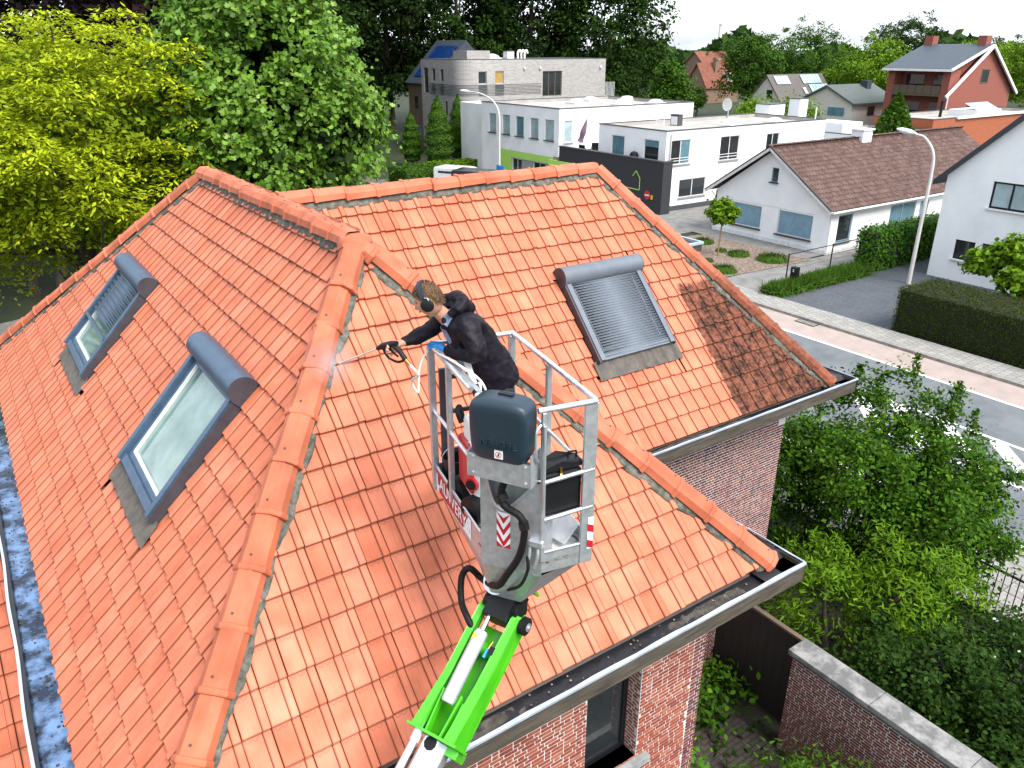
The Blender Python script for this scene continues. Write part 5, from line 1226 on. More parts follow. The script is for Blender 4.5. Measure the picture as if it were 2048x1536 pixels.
for i, (x, y, r, h, lb) in enumerate([(37.4, 33.2, .75, .7, 'grass tuft behind the lollipop tree by the gravel'), (36.6, 31.0, .35, .5, 'small grass tuft just right of the lollipop tree'), (36.7, 29.8, .75, .7, 'grass tuft below the left frosted window'),
        (34.1, 29.8, .35, .45, 'small round grass tuft in front of the lollipop tree'), (33.2, 27.9, .95, .75, 'large grass tuft near the pavement in the mulch bed'), (37.4, 27.9, 1.1, .85, 'wide grass tuft below the right frosted window')]):
    tuft('grass_tuft', lb, x, y, r*.72, h*.6, 600, 60 + i, 'grass tufts in the mulch bed')
rs = np.random.RandomState(88); n = 15000
xx = rs.uniform(31.5, 39.4, n); yy = 23.5 + rs.normal(size=n)*.22; hh = rs.uniform(.35, .8, n); le = unit(rs.normal(size=(n, 3))*.45 + np.array([0, -.3, 1]))
stuff(tag(leaves('verge_grass', np.stack([xx, yy, np.zeros(n)], 1) + le*hh[:, None]*.5, rs.normal(size=(n, 3)) + np.array([-.4, -.4, .5]), le, hh, BLADE*np.array([.75, 1]), LM['grass']), 'strip of long green grass between the two driveways', 'grass'))
rs = np.random.RandomState(89); n = 4000; xx = rs.uniform(34.6, 40, n); yy = rs.uniform(8, 17.2, n); hh = rs.uniform(.25, .6, n); le = unit(rs.normal(size=(n, 3))*.45 + np.array([0, 0, 1]))
stuff(tag(leaves('lawn_grass', np.stack([xx, yy, np.zeros(n)], 1) + le*hh[:, None]*.5, rs.normal(size=(n, 3)), le, hh, BLADE*np.array([2, 1]), LM['grass']), 'rough grass behind the dark hedge', 'grass'))
tp = thing('umbrella_tree', 'low spreading glossy tree behind the dark hedge in front of the white house', 'tree', (37.5, 14.8, 0))
for i, (x, y, z, r) in enumerate([(37.0, 16.3, 2.5, .75), (37.4, 15.3, 3.0, .9), (37.6, 14.2, 2.6, .95), (37.2, 13.2, 2.2, .8), (36.6, 14.6, 2.1, .7)]):
    crown('crown_clump', (x, y, z), (r, r, r*.62), 60, 26, .3, .26, LM['lime'], tp, 41 + i, OVAL, lo=.5)
trunk(tp, (37.5, 14.8, 0), (37.4, 15.0, 2.2), .22, .12, [(37, 16.2, 2.4), (37.6, 14.2, 2.5), (37.2, 13.3, 2.1)], seed=8, limb_r=.6)
# shrubs inside our own fence
def shrub(name, label, x, y, parts, mat, ls, seed, shape=DIAMOND, per=42, cat='shrub', stems=5, sh=1.0):
    t = thing(name, label, cat, (x, y, 0)); cs = []
    for i, (cx, cy, cz, rx, ry, rz, nc) in enumerate(parts):
        o, cc = crown('foliage', (cx, cy, cz), (rx, ry, rz), nc, per, .36, ls, mat, t, seed + i, shape, lo=.45, lob=.24, spread=.5); cs.append((cx, cy, cz))
    b = MB(); rr = random.Random(seed)
    for i in range(stems):
        c_ = cs[i % len(cs)]; b.tube(curve_path([(x + rr.uniform(-.25, .25), y + rr.uniform(-.25, .25), 0), (x + (c_[0]-x)*.4, y + (c_[1]-y)*.4, c_[2]*.55), (c_[0], c_[1], c_[2] + .3)], 4), [.06*sh]*3 + [.05*sh]*3 + [.03*sh]*3, 6)
    b.build('stems', M['bark'], t, smooth=True); return t
hw = shrub('hawthorn_shrub', 'large spreading green shrub overhanging the iron fence beside the road', 15.2, 8.2,
      [(14.0, 9.6, 2.3, 1.6, 1.6, 1.7, 120), (15.3, 8.1, 2.6, 1.8, 1.8, 1.9, 190), (16.5, 7.0, 2.2, 1.45, 1.5, 1.45, 130), (15.4, 6.6, 1.7, 1.5, 1.5, 1.3, 90)], LM['shrub'], .105, 100, DIAMOND, per=110)
for i, (x, y, z, hgt) in enumerate([(16.6, 8.1, 3.6, 1.4), (15.9, 9.2, 3.7, 1.0), (14.6, 10.6, 3.4, .8), (17.4, 6.8, 3.0, 1.0), (16.2, 8.7, 3.7, .9), (17.0, 7.6, 3.5, 1.0)]):   # upright shoots
    rs = np.random.RandomState(120 + i); n = 330; tz = rs.uniform(0, 1, n); C_ = np.stack([x + rs.normal(size=n)*.17*(1.15 - tz) + .25*np.sin(tz*2.5 + i), y + rs.normal(size=n)*.17*(1.15 - tz) + .2*np.sin(tz*2 + 2*i), z + tz*hgt], 1)
    stuff(leaves('shoot', C_, rs.normal(size=(n, 3)) + np.array([0, 0, .8]), rs.normal(size=(n, 3)), .085*rs.uniform(.6, 1.2, n), OVAL, LM['shrub'], hw))
shrub('bamboo_shrub', 'yellow-green bush with narrow leaves next to the gutter corner', 11.6, 6.2, [(11.9, 6.7, 1.6, .8, 1.1, 1.2, 35), (12.8, 5.6, 1.7, 1.3, 1.2, 1.1, 60)], LM['bamboo'], .125, 130, BLADE*np.array([2.6, 1]), per=80)
shrub('rose_shrub', 'dense dark green bush behind the garden wall coping', 12.2, 4.0, [(12.0, 4.6, 1.1, 1.7, 1.4, 1.2, 110), (13.6, 3.6, 1.1, 1.6, 1.5, 1.2, 100), (11.6, 2.6, 1.2, 1.4, 1.4, 1.1, 90), (13.4, 1.8, 1.1, 1.6, 1.6, 1.1, 90)], LM['dark2'], .095, 140, DIAMOND, per=85)
rs = np.random.RandomState(150); n = 90
P = np.stack([rs.uniform(12.0, 14.4, n), rs.uniform(1.0, 4.2, n), rs.uniform(2.0, 2.6, n)], 1); M['petal'] = pm('white_petals', (.8, .8, .72))
stuff(tag(leaves('white_blossom', P, np.array([0, 0, 1.]) + rs.normal(size=P.shape)*.5, rs.normal(size=P.shape), .06, OVAL, M['petal']), 'scattered white blossom on the bushes at the lower right', 'blossom'))
shrub('wall_shrub', 'light green leafy weeds below the garden wall at the bottom', 8.2, 3.6, [(8.1, 4.0, .9, .8, .9, .9, 60), (8.8, 3.3, .7, .8, .8, .8, 50), (7.6, 3.2, .8, .6, .7, .9, 40), (8.9, 2.5, .8, .7, .7, .8, 40)], LM['shrub'], .10, 160, BLADE*np.array([3, 1]), per=80, sh=.4)
ym = shrub('yellow_flower_bush', 'small round bush with yellow flowers at the foot of the brick corner', 6.75, 5.6, [(6.75, 5.6, 1.0, .38, .42, .75, 50)], LM['ivy'], .09, 170, OVAL, per=36, sh=.4)
rs = np.random.RandomState(171); n = 60; a = rs.uniform(0, 6.283, n); P = np.stack([6.75 + .42*np.cos(a), 5.6 + .42*np.sin(a), rs.uniform(.5, 1.8, n)], 1)
leaves('flower', P, rs.normal(size=P.shape) + np.array([-.5, -.5, .5]), rs.normal(size=P.shape), .06, OVAL, M['yellow'], ym)
shrub('fern_patch', 'low green plants at the foot of the wing wall', 8.4, 7.1, [(8.0, 7.1, .4, .7, .4, .5, 30), (9.2, 7.0, .4, .8, .45, .5, 30)], LM['shrub'], .13, 180, OVAL, per=30, sh=.3)
rs = np.random.RandomState(190); n = 5000; P = np.stack([rs.uniform(6.2, 15.8, n), rs.uniform(-3, 14, n), rs.uniform(.02, .25, n)], 1)
stuff(tag(leaves('ground_cover', P, np.array([0, 0, 1.]) + rs.normal(size=P.shape)*.5, rs.normal(size=P.shape), .12, OVAL, LM['dark2']), 'dark low ground cover over the garden soil', 'ground cover'))
# dark park under the trees on the left
sheet('park_path', [(-12, 34), (9, 41), (9, 43.2), (-12, 36.2)], -.02, M['kerb'])
for i, (x, y, r, lb) in enumerate([(1.6, 44, .22, 'thin dark trunk at the left edge of the park'), (2.8, 42.5, .24, 'forked dark trunk beside the park path'), (4.0, 46, .2, 'leaning dark trunk behind the forked one'), (-5.5, 37, .25, 'shade tree added left of the park path'), (-1.5, 50, .25, 'shade tree added beyond the path behind the thin trunk'), (5.5, 52, .25, 'shade tree added beyond the leaning trunk'), (-4, 58, .3, 'farthest added shade tree on the left')]):  # last four trees added so their crowns darken the park
    tree('park_or_added_tree', lb, (x, y, 0), (x + .4, y, 6), (x + .5, y + 1, 7.4), (5.0, 5.0, 3.6), 170, 50, 1.1, .42, LM['dark'], 200 + i, r0=r, group='park trees and added trees on the left')

# ------------------------------------------------------------------ garden wall, gate, iron fence, wire fence
gw = thing('garden_wall', 'brown brick garden wall with pale concrete coping at the lower right', 'wall', (9.7, 3, 0))
g = MB(); g.box(9.535, 9.865, -4, 5.66, 0, 2.1); wb = g.build('wall', M['mortar_joint'], gw)
gi = brick_items((9.53, 0, 0), (0, -1, 0), -5.67, 4, 0, 2.1, bond='flemish', rng=random.Random(21)); gi = sorted(gi, key=lambda t: dist_cam(t[0]) + (5 if t[0].translation.z < .6 else 0)); seen = [t for t in gi if 2.2 < t[0].translation.y][:260]; sid = set(id(t) for t in seen)
place_pieces('brick', seen, M['brick_wall'], wb); join_pieces('bricks', [t for t in gi if id(t) not in sid], M['brick_wall'], wb)
y = 5.72; k = 0
while y > -4:
    g = MB(); L_c = 1.45; g.box(9.46, 9.92, y - L_c + .006, y, 2.105 + .002*(k % 2), 2.2 + .002*(k % 2)); g.build('coping_stone', M['concrete'], gw, bevel=.01); y -= L_c; k += 1
g = MB(); g.tube([(9.47, 5.7, 2.09), (9.47, -4, 2.09)], .012, 5); g.build('drip_edge', M['dark_trim'], gw)
gt = thing('garden_gate', 'near-black boarded gate between the house wall and the garden wall', 'gate', (10.05, 6.7, 0))
for k in range(10):
    g = MB(); g.box(10.03, 10.06, 5.74 + k*.19, 5.925 + k*.19, .03, 1.98); g.build('board', M['gate'], gt)
g = MB(); g.box(10.0, 10.09, 5.73, 7.66, 1.985, 2.03); g.build('top_rail', M['timber'], gt); g = MB(); g.box(10.065, 10.1, 5.73, 7.66, .4, .5); g.build('ledge', M['gate'], gt)
fc = thing('iron_fence', 'black iron bar fence between garden and near pavement', 'fence', (16.0, 4, 0))
for z in (.18, 1.25): g = MB(); g.box(15.98, 16.02, -6, 14, z, z + .035); g.build('rail', M['iron'], fc)
y = -1.0
while y < 14:
    g = MB(); g.tube([(16.0, y, .05), (16.0, y, 1.42)], .011, 5); g.build('bar', M['iron'], fc); y += .14
for y in (-4, -1.5, 1, 3.5, 6, 8.5, 11, 13.5): g = MB(); g.box(15.965, 16.035, y+.04, y+.11, 0, 1.45); g.build('post', M['iron'], fc)
wf = thing('wire_fence', 'thin dark wire fence between gravel drive and grass strip', 'fence', (37, 24.3, 0))
for x, y in ((33.48, 24.0), (37.2, 24.05), (40.6, 24.1)): g = MB(); g.tube([(x, y, 0), (x, y, 1.75)], .035, 6); g.build('post', M['iron'], wf)
for z in (.45, .9, 1.3, 1.7):
    g = MB(); g.tube([(33.48, 24.0, z), (37.2, 24.05, z), (40.6, 24.1, z)], .007 if z < 1.5 else .025, 4); g.build('wire', M['iron'], wf)
lb = thing('letterbox', 'black letterbox on a post at the grass strip', 'letterbox', (33.7, 23.7, 0))
g = MB(); g.box(33.55, 33.85, 23.5, 23.85, .45, 1.1); g.build('box', M['iron'], lb, bevel=.02); g = MB(); g.box(33.66, 33.74, 23.64, 23.72, 0, .45); g.build('post', M['iron'], lb)
g = MB(); g.box(33.54, 33.549, 23.66, 23.7, .86, 1.0); g.box(33.54, 33.549, 23.62, 23.66, .97, 1.0); g.box(33.54, 33.549, 23.62, 23.66, .86, .89); g.build('number_three', M['paint'], lb)
def street_lamp(label, base, path, head):
    t = thing('street_lamp', label, 'street lamp', base, group='curved street lamps'); g = MB(); p = curve_path(path, 8); n = len(p)
    g.tube(p, [.105 - .06*i/(n-1) for i in range(n)], 10); g.build('pole', M['pole'], t, smooth=True)
    g = MB(); a, c = Vector(head[0]), Vector(head[1]); d = (c-a); g.tube([a, a + d*.3, a + d*.75, c], [.05, .13, .12, .04], 10); g.build('lamp_head', M['white_trim'], t, smooth=True)
    g = MB(); m = (a+c)/2; g.tube([m - d*.18 + Vector((0, 0, -.13)), m + d*.18 + Vector((0, 0, -.13))], .04, 8); g.build('lens', M['pale_glass'], t)
street_lamp('curved white street lamp behind the dark hedge at the right', (39.3, 20.74, 0), [(39.3, 20.74, 0), (39.3, 20.74, 3), (39.3, 20.74, 5.6), (39.25, 20.85, 6.6), (39.1, 21.3, 7.25), (38.95, 21.7, 7.4)], ((38.95, 21.7, 7.42), (38.7, 22.6, 7.6)))
street_lamp('curved white street lamp in front of the lime green band', (39.6, 59.6, 0), [(39.6, 59.6, 0), (39.6, 59.6, 3.5), (39.6, 59.6, 5.9), (39.4, 60.2, 7.0), (38.9, 61.4, 7.6), (38.4, 62.5, 7.75)], ((38.4, 62.5, 7.75), (38.0, 63.4, 7.8)))
# vans parked below the ridge line
def van(label, x, y, rz, col, L=4.9, W=1.9, H=1.7):
    t = thing('parked_van', label, 'van', (x, y, 0), rz, 'vans parked by the clinic')
    prof = [(-L/2, .35), (L/2, .35), (L/2, .95), (L/2-.9, 1.2), (L/2-1.6, H-.05), (L/2-2.0, H), (-L/2+.1, H), (-L/2, H-.2)]
    g = MB(); g.prism([(a, -W/2, z) for a, z in prof], (0, W, 0)); g.build('body', col, t, bevel=.08, seg=2, local=True)
    g = MB(); g.add([(L/2-.93, -W/2+.12, 1.25), (L/2-.93, W/2-.12, 1.25), (L/2-1.55, W/2-.16, H-.13), (L/2-1.55, -W/2+.16, H-.13)], [(0, 1, 2, 3)]); w = g.build('windscreen', M['dark_glass'], t, local=True); w.location = (.035, 0, .03)
    g = MB(); g.box(-L/2-.012, -L/2-.002, -W/2+.2, W/2-.2, 1.2, H-.3); g.build('rear_window', M['dark_glass'], t, local=True)
    for s in (-1, 1):
        g = MB(); g.box(-L/2+.5, L/2-1.9, s*(W/2+.004)-.004, s*(W/2+.004)+.004, 1.2, H-.3); g.build('side_window', M['dark_glass'], t, local=True)
        for q in (-L/2+.85, L/2-.85):
            g = MB(); g.tube([(q, s*(W/2-.2), .33), (q, s*(W/2+.01), .33)], .33, 16); wh = g.build('wheel', M['rubber'], t, local=True); g = MB(); g.tube([(q, s*(W/2), .33), (q, s*(W/2+.02), .33)], .2, 12); g.build('rim', M['galv'], wh, local=True)
        g = MB(); g.box(L/2-.06, L/2+.01, s*.72-.16, s*.72+.16, .75, .92); g.build('headlight', M['pale_glass'], t, local=True)
M['van_white'] = pm('white_car_paint', (.75, .76, .77), rough=.3, coat=.6); M['van_black'] = pm('black_car_paint', (.015, .017, .02), rough=.25, coat=.6)
van('white van with its roof showing above the tiled ridge', 36.2, 60.3, R(-60), M['van_white']); van('black van parked in front of the white van', 36.6, 57.6, R(-62), M['van_black'], L=5.3)
g = MB(); g.box(39.0, 39.05, 58.0, 59.2, 1.2, 1.8); pk = thing('blue_sign', 'blue sign on a post beside the vans', 'sign', (39, 58.6, 0)); g.build('panel', M['blue'], pk); g = MB(); g.tube([(39.03, 58.6, 0), (39.03, 58.6, 1.2)], .04, 6); g.build('post', M['galv'], pk)
wg = thing('timber_gate', 'slatted timber gate at the foot of the grey block', 'gate', (46, 73.5, 0))
for k in range(9): g = MB(); g.box(46.0, 46.06, 71.8, 74.5, .15 + k*.3, .38 + k*.3); g.build('slat', M['timber'], wg)
for y in (71.75, 74.5): g = MB(); g.box(45.96, 46.1, y - .08, y + .02, 0, 2.9); g.build('post', M['timber'], wg)

# ------------------------------------------------------------------ houses further off at the right
def gable_house(name, label, x0, x1, y0, y1, eave, ridge, wall, roofm, axis='x', over=.4, group=None):
    """axis: direction of the ridge"""
    t = thing(name, label, 'house', ((x0+x1)/2, (y0+y1)/2, 0), group=group); g = MB(); g.box(x0, x1, y0, y1, 0, eave)
    g.build('wall', wall, t); g = MB()
    if axis == 'x': ym = (y0+y1)/2; g.prism([(x0, y0, eave), (x0, y1, eave), (x0, ym, ridge)], (x1-x0, 0, 0))
    else: xm = (x0+x1)/2; g.prism([(x0, y0, eave), (x1, y0, eave), (xm, y0, ridge)], (0, y1-y0, 0))
    g.build('gable', wall, t); th = .22; g = MB(); sl = (ridge-eave)/(((y1-y0) if axis == 'x' else (x1-x0))/2); o = over
    if axis == 'x': g.prism([(x0-o, y0-o, eave-sl*o+.02), (x0-o, ym, ridge+.02), (x0-o, y1+o, eave-sl*o+.02), (x0-o, y1+o, eave-sl*o+th), (x0-o, ym, ridge+th+.05), (x0-o, y0-o, eave-sl*o+th)], (x1-x0+2*o, 0, 0))
    else: g.prism([(x0-o, y0-o, eave-sl*o+.02), (xm, y0-o, ridge+.02), (x1+o, y0-o, eave-sl*o+.02), (x1+o, y0-o, eave-sl*o+th), (xm, y0-o, ridge+th+.05), (x0-o, y0-o, eave-sl*o+th)], (0, y1-y0+2*o, 0))
    r = g.build('roof', roofm, t); return t, r
M['cream'] = pm('cream_render', (.66, .62, .54)); M['green_slate'] = pm('grey_green_tile', (.085, .105, .095), (.06, .075, .07), scale=2, rough=.8, stretch=(1, 1, 8)); M['brown_tile'] = pm('grey_brown_tile', (.10, .085, .075), (.07, .06, .055), scale=3, stretch=(1, 1, 8))
M['red_brick'] = pm('red_brickwork', (.27, .085, .06), (.20, .06, .042), scale=7, rough=.9, bump=.3); M['orange_brick'] = pm('orange_brickwork', (.34, .10, .04), (.27, .075, .033), scale=6, rough=.9, bump=.3)
M['blue_slate'] = pm('blue_grey_slate', (.05, .066, .085), (.035, .047, .062), scale=3, rough=.6, bump=.3); M['old_roof'] = pm('weathered_red_tile', (.21, .07, .04), (.13, .045, .03), scale=1.2, rough=.9, bump=.5)
ob = flat_building('orange_brick_block', 'low flat-roofed orange brick building behind the bungalow', 76.9, 100, 41.4, 47.6, 5.0, M['orange_brick'], par=.3)
g = MB(); g.box(88, 93, 43, 46, 4.7, 5.3); ob_s = g.build('rooflight_kerb', M['white_trim'], ob); g = MB(); g.prism([(88.2, 43.2, 5.3), (92.8, 43.2, 5.3), (92.8, 44.5, 5.9), (88.2, 44.5, 5.9)], (0, .05, .05)); g.build('rooflight_glass', M['pale_glass'], ob)
g = MB(); g.box(80.9, 100, 41.2, 41.38, 4.9, 5.15); g.build('white_roof_edge', M['white_trim'], ob)
g = MB(); g.tube([(84.6, 45, 4.7), (84.6, 45, 6.3)], .15, 8); g.build('flue', M['iron'], ob)
wlb = flat_building('white_annex', 'low white flat-roofed annex left of the orange brick block', 66.5, 76.8, 41.6, 48, 4.1, M['white_wall'], par=.25)
g = MB(); g.box(66.5, 69.5, 44, 48, 4.1, 5.0); g.build('raised_block', M['white_wall'], wlb)
# tall red brick house with balconies
rd = thing('red_brick_house', 'tall red brick house with blue slate roof and two balconies', 'house', (102, 54, 0))
x0, x1, y0, y1 = 94.6, 109.2, 50, 57.6
g = MB(); g.poly([(x0, y0, 0), (x1, y0, 0), (x1, y0, 6.6), (102.0, y0, 11.4), (x0, y0, 6.7)]); g.build('gable_wall', M['red_brick'], rd)
g = MB(); g.poly([(x0+.3, y0+.35, 6.7), (x0+.3, y0+.35, 9.0), (102, y0+.35, 11.3)]); g.build('dormer_cheek', M['red_brick'], rd)
g = MB(); g.poly([(x1, y0, 0), (x1, y1, 0), (x1, y1, 6.6), (x1, y0, 6.6)]); g.poly([(x0, y1, 0), (x1, y1, 0), (x1, y1, 6.6), (102, y1, 11.4), (x0, y1, 9.0)]); g.build('back_wall', M['red_brick'], rd)
for a, c in ((50.0, 50.9), (56.7, 57.6)): g = MB(); g.box(x0, x0+2, a+.01, c, 0, 8.95); g.build('pier', M['red_brick'], rd)
g = MB(); g.box(x0+1.8, x0+2.0, 50.9, 56.7, 0, 8.95); rw = g.build('recessed_wall', M['red_brick'], rd)
for z in (3.9, 6.9):
    for a, c in ((51.3, 52.8), (54.0, 56.2)): g = MB(); g.box(x0+1.72, x0+1.79, a, c, z - .6, z + 1.45); w = g.build('balcony_window', M['dark_glass'], rd)
    g = MB(); g.box(x0-.1, x0+1.8, 50.9, 56.7, z-.8, z-.62); g.build('balcony_floor', M['timber'], rd)
    for k in range(6): g = MB(); g.box(x0-.12, x0-.04, 50.95 + k*.96, 51.86 + k*.96, z-.6, z + .35); g.build('balcony_panel', M['timber'], rd)
g = MB(); g.prism([(93.9, 49.7, 8.85), (102, 49.7, 11.45), (102, 49.7, 11.7), (93.9, 49.7, 9.1)], (0, 8.3, 0)); g.build('front_roof', M['blue_slate'], rd)
g = MB(); g.prism([(102, 49.7, 11.45), (110, 49.7, 6.0), (110, 49.7, 6.25), (102, 49.7, 11.7)], (0, 8.3, 0)); g.build('rear_roof', M['blue_slate'], rd)
g = MB(); g.bar((93.6, 49.55, 6.1), (102, 49.55, 11.5), .2, .3); g.bar((110, 49.55, 6.1), (102, 49.55, 11.5), .2, .3); g.bar((93.8, 49.6, 8.95), (102, 49.6, 11.55), .2, .22); g.box(93.75, 93.95, 49.6, 58, 8.8, 9.05); g.build('white_bargeboard', M['white_trim'], rd)
for y in (50.8, 57.2): g = MB(); g.box(101.4, 102.6, y-.5, y+.5, 11, 12.6); g.build('chimney', M['red_brick'], rd)
for x, z in ((101.3, 7.4), (99.5, 3.6)): window(rd, (0, y0-.02, 0), EY, (x, x+1.8, z, z+1.6), M['timber'], M['dark_glass'], depth=.02, fw=.12)
g = MB(); g.tube([(x0+.1, y0-.1, 6.4), (x0+.1, y0-.1, 0)], .08, 6); g.build('downpipe', M['white_trim'], rd)
gh, r_ = gable_house('green_roof_bungalow', 'cream bungalow with grey-green roof left of the red brick house', 95, 104.5, 62, 69.8, 4.75, 6.6, M['cream'], M['green_slate'])
g = MB(); g.box(94.93, 94.97, 63.0, 65.4, 3.2, 4.2); g.build('window', M['teal_glass'], gh); g = MB(); g.box(101.6, 102.6, 64.6, 65.6, 5.6, 7.3); g.build('chimney', M['slate'], gh)
g = MB(); g.box(98.5, 100, 61.93, 61.97, 3.2, 4.3); g.build('window', M['dark_glass'], gh)
sh2, r2_ = gable_house('solar_house', 'white house with brown roof carrying solar panels', 100, 112.5, 76.7, 82.6, 3.9, 7.4, M['cream'], M['brown_tile'], over=.25)
g = MB(); g.box(99.9, 99.97, 78.4, 79.4, 4.4, 5.6); g.build('window', M['dark_glass'], sh2)
def panel(parent, x, t0, w, h):
    g = MB(); q = lambda t: (76.7 + 2.95*t - .12, 3.9 + 3.5*t + .30); (y0, z0), (y1, z1) = q(t0), q(t0 + h); g.quad((x, y0, z0), (x + w, y0, z0), (x + w, y1, z1), (x, y1, z1)); g.build('solar_panel', M['pale_glass'], parent)
for k in range(6): panel(r2_, 107.0 + k*.75, .62, .68, .34); panel(r2_, 108.0 + k*.75, .24, .68, .34)
for k in range(4): panel(r2_, 100.9 + k*.8, .62, .72, .32)
panel(r2_, 106.2, .22, .7, .25)
oh, r3 = gable_house('red_tiled_farmhouse', 'old red tiled farmhouse beside the round clipped bush', 137.5, 148, 125.5, 131.5, 3.6, 8.0, M['brown_brick'], M['old_roof'])
g = MB(); g.box(141.5, 142.4, 127, 127.9, 6, 9.3); g.build('chimney', M['brown_brick'], oh); g = MB(); g.box(144, 145.4, 125.3, 127.5, 4.4, 6.2); dm = g.build('dormer', M['white_trim'], oh); g = MB(); g.box(144.2, 145.2, 125.22, 125.28, 4.8, 5.9); g.build('pane', M['dark_glass'], dm)
oh2, r4 = gable_house('red_tiled_house', 'more distant orange tiled house behind the farmhouse', 166, 177, 153, 160, 7.2, 10.1, M['brown_brick'], M['old_roof'], axis='x')
g = MB(); g.box(172, 173.2, 154, 155, 8.3, 8.7); g.build('roof_window', M['pale_glass'], r4)
lr, r5 = gable_house('low_grey_roof', 'low grey roof between the white office and the annex', 66, 80, 50, 56, 2.6, 4.0, M['white_wall'], M['blue_slate'])
ch = thing('factory_chimney', 'pale tall chimney stack on the horizon', 'chimney', (447, 400, 0)); g = MB(); g.tube([(447, 400, 0), (447, 400, 12), (447, 400, 25)], [1.5, 1.3, .9], 12); g.build('shaft', M['cream'], ch, smooth=True); g = MB(); g.tube([(447, 400, 25), (447, 400, 26)], 1.1, 12); g.build('rim', M['galv'], ch)
gh2 = thing('glass_house', 'pale blue glazed building glimpsed through the trees', 'building', (30, 80, 0)); g = MB(); g.box(28, 33, 80, 84, 5, 13.5); g.build('wall', M['frost_glass'], gh2)
for k in range(4): g = MB(); g.box(28 + k*1.6, 28.15 + k*1.6, 79.9, 79.98, 5, 13.5); g.build('mullion', M['white_trim'], gh2)
g = MB(); g.box(27.6, 33.4, 79.6, 84.4, 13.5, 13.9); g.build('roof', M['white_trim'], gh2)
# trees around those houses
mt = [('round_tree', 'mid green tree right of the farmhouse', (115.5, 96, 0), (115.5, 96, 8.6), (4.9, 4.9, 5.2), 'mid'),
      ('round_tree', 'tall mid green tree behind the solar panel house', (128.5, 95, 0), (128.5, 95, 9.0), (6.6, 6.6, 6.0), 'mid'),
      ('light_green_tree', 'light green tree behind the green roof bungalow', (118.5, 75, 0), (118.5, 75, 8.2), (5.8, 5.8, 4.6), 'lime'),
      ('dark_oak', 'tall dark oak rising left of the red brick house roof', (146.5, 86, 0), (146.5, 86, 11.5), (6.2, 6.2, 5.2), 'dark2'),
      ('light_green_tree', 'light green tree just behind the red brick house chimney', (152, 76, 0), (152, 76, 8.6), (6.5, 6, 4), 'lime'),
      ('light_green_tree', 'light green tree at the right edge behind the red brick house', (143, 62, 0), (143, 62, 7.6), (6.5, 6, 4.6), 'lime'),
      ('dark_hedgerow_tree', 'small green conifer at the right foot of the wood', (79.5, 78.5, 0), (79.5, 78.5, 5), (2.4, 2.4, 4.6), 'mid'),
      ('dark_hedgerow_tree', 'dark distant tree on the skyline at the right edge', (178, 84, 0), (178, 84, 9), (11, 10, 4.6), 'dark2')]
for i, (nm, lb_, base, c, rad, m) in enumerate(mt): tree(nm, lb_, base, (c[0], c[1], c[2]), c, rad, 190, 60, 1.0, .42, LM[m], 300 + i, r0=.3, group='trees among the far houses')
cb = thing('clipped_bush', 'round clipped dark bush in front of the farmhouse', 'bush', (109.8, 102, 0)); crown('foliage', (109.8, 102, 3.1), (1.6, 1.6, 2.0), 150, 40, .35, .22, LM['mid'], cb, 320, lo=.6, lob=.03); trunk(cb, (109.8, 102, 0), (109.8, 102, 2), .2, .1)
for i, (x, y, z, rx, rz, lb_) in enumerate([(70.3, 57.0, 3.9, 2.1, 2.6, 'left light green bush behind the office roof'), (72.8, 53.6, 3.9, 2.2, 2.4, 'right light green bush behind the office roof')]):
    t = thing('light_bush', lb_, 'bush', (x, y, 0), group='bushes behind the office roof'); crown('foliage', (x, y, z), (rx, rx, rz), 150, 50, .8, .3, LM['lime'], t, 330 + i); trunk(t, (x, y, 0), (x, y, z), .15, .06)
t = thing('conifer', 'dark green conifer behind the bungalow ridge', 'tree', (62.5, 36.8, 0)); rs = np.random.RandomState(340); n = 6000
zz = rs.uniform(0, 1, n); rr = (1 - zz**2.2)*2.3*np.sqrt(rs.uniform(.2, 1, n)); a = rs.uniform(0, 6.283, n); C_ = np.stack([62.5 + rr*np.cos(a), 36.8 + rr*np.sin(a), 1.0 + zz*7.0], 1)
leaves('crown', C_, rs.normal(size=(n, 3)) + np.array([0, 0, .6]), np.stack([np.cos(a), np.sin(a), .8*np.ones(n)], 1), .34*rs.uniform(.6, 1.2, n), DIAMOND, LM['mid'], t); trunk(t, (62.5, 36.8, 0), (62.5, 36.8, 6.5), .15, .04)
rs = np.random.RandomState(350); n = 26000; a = rs.uniform(R(8), R(75), n); dd = rs.uniform(230, 420, n); hz = rs.uniform(0, 1, n)**.8*(11 + 3*np.sin(a*60) + 2*np.sin(a*23 + 1))
P = np.stack([dd*np.sin(a), dd*np.cos(a), hz], 1)
stuff(tag(leaves('far_wood', P, rs.normal(size=P.shape) + np.array([-.5, -.5, .6]), rs.normal(size=P.shape), 3.2, DIAMOND, LM['dark2']), 'far dark belt of woodland along the horizon', 'wood'))

# ------------------------------------------------------------------ aerial work platform
TH = R(-12); BS = Vector((math.cos(TH), math.sin(TH), 0)); BL_ = Vector((-math.sin(TH), math.cos(TH), 0)); CB = Vector((2.865, 4.24, 8.05))
def bw(s, l, z): return CB + BS*s + BL_*l + Vector((0, 0, z))         # basket frame: s across, l along, z above the floor
def V3(p): return bw(*p)
lift = thing('aerial_work_platform', 'aluminium work basket on a bright green boom arm in front of the roof', 'aerial platform', (2.6, 3.9, 6.5))
def part(name, mat, fill, smooth=False, bevel=0, parent=None, seg=2):
    b = MB(bw); fill(b); return b.build(name, mat, parent or lift, smooth=smooth, bevel=bevel, seg=seg)
HS, HL = .345, .71; PC, QC = (-HS, -.37), (-.03, -HL)
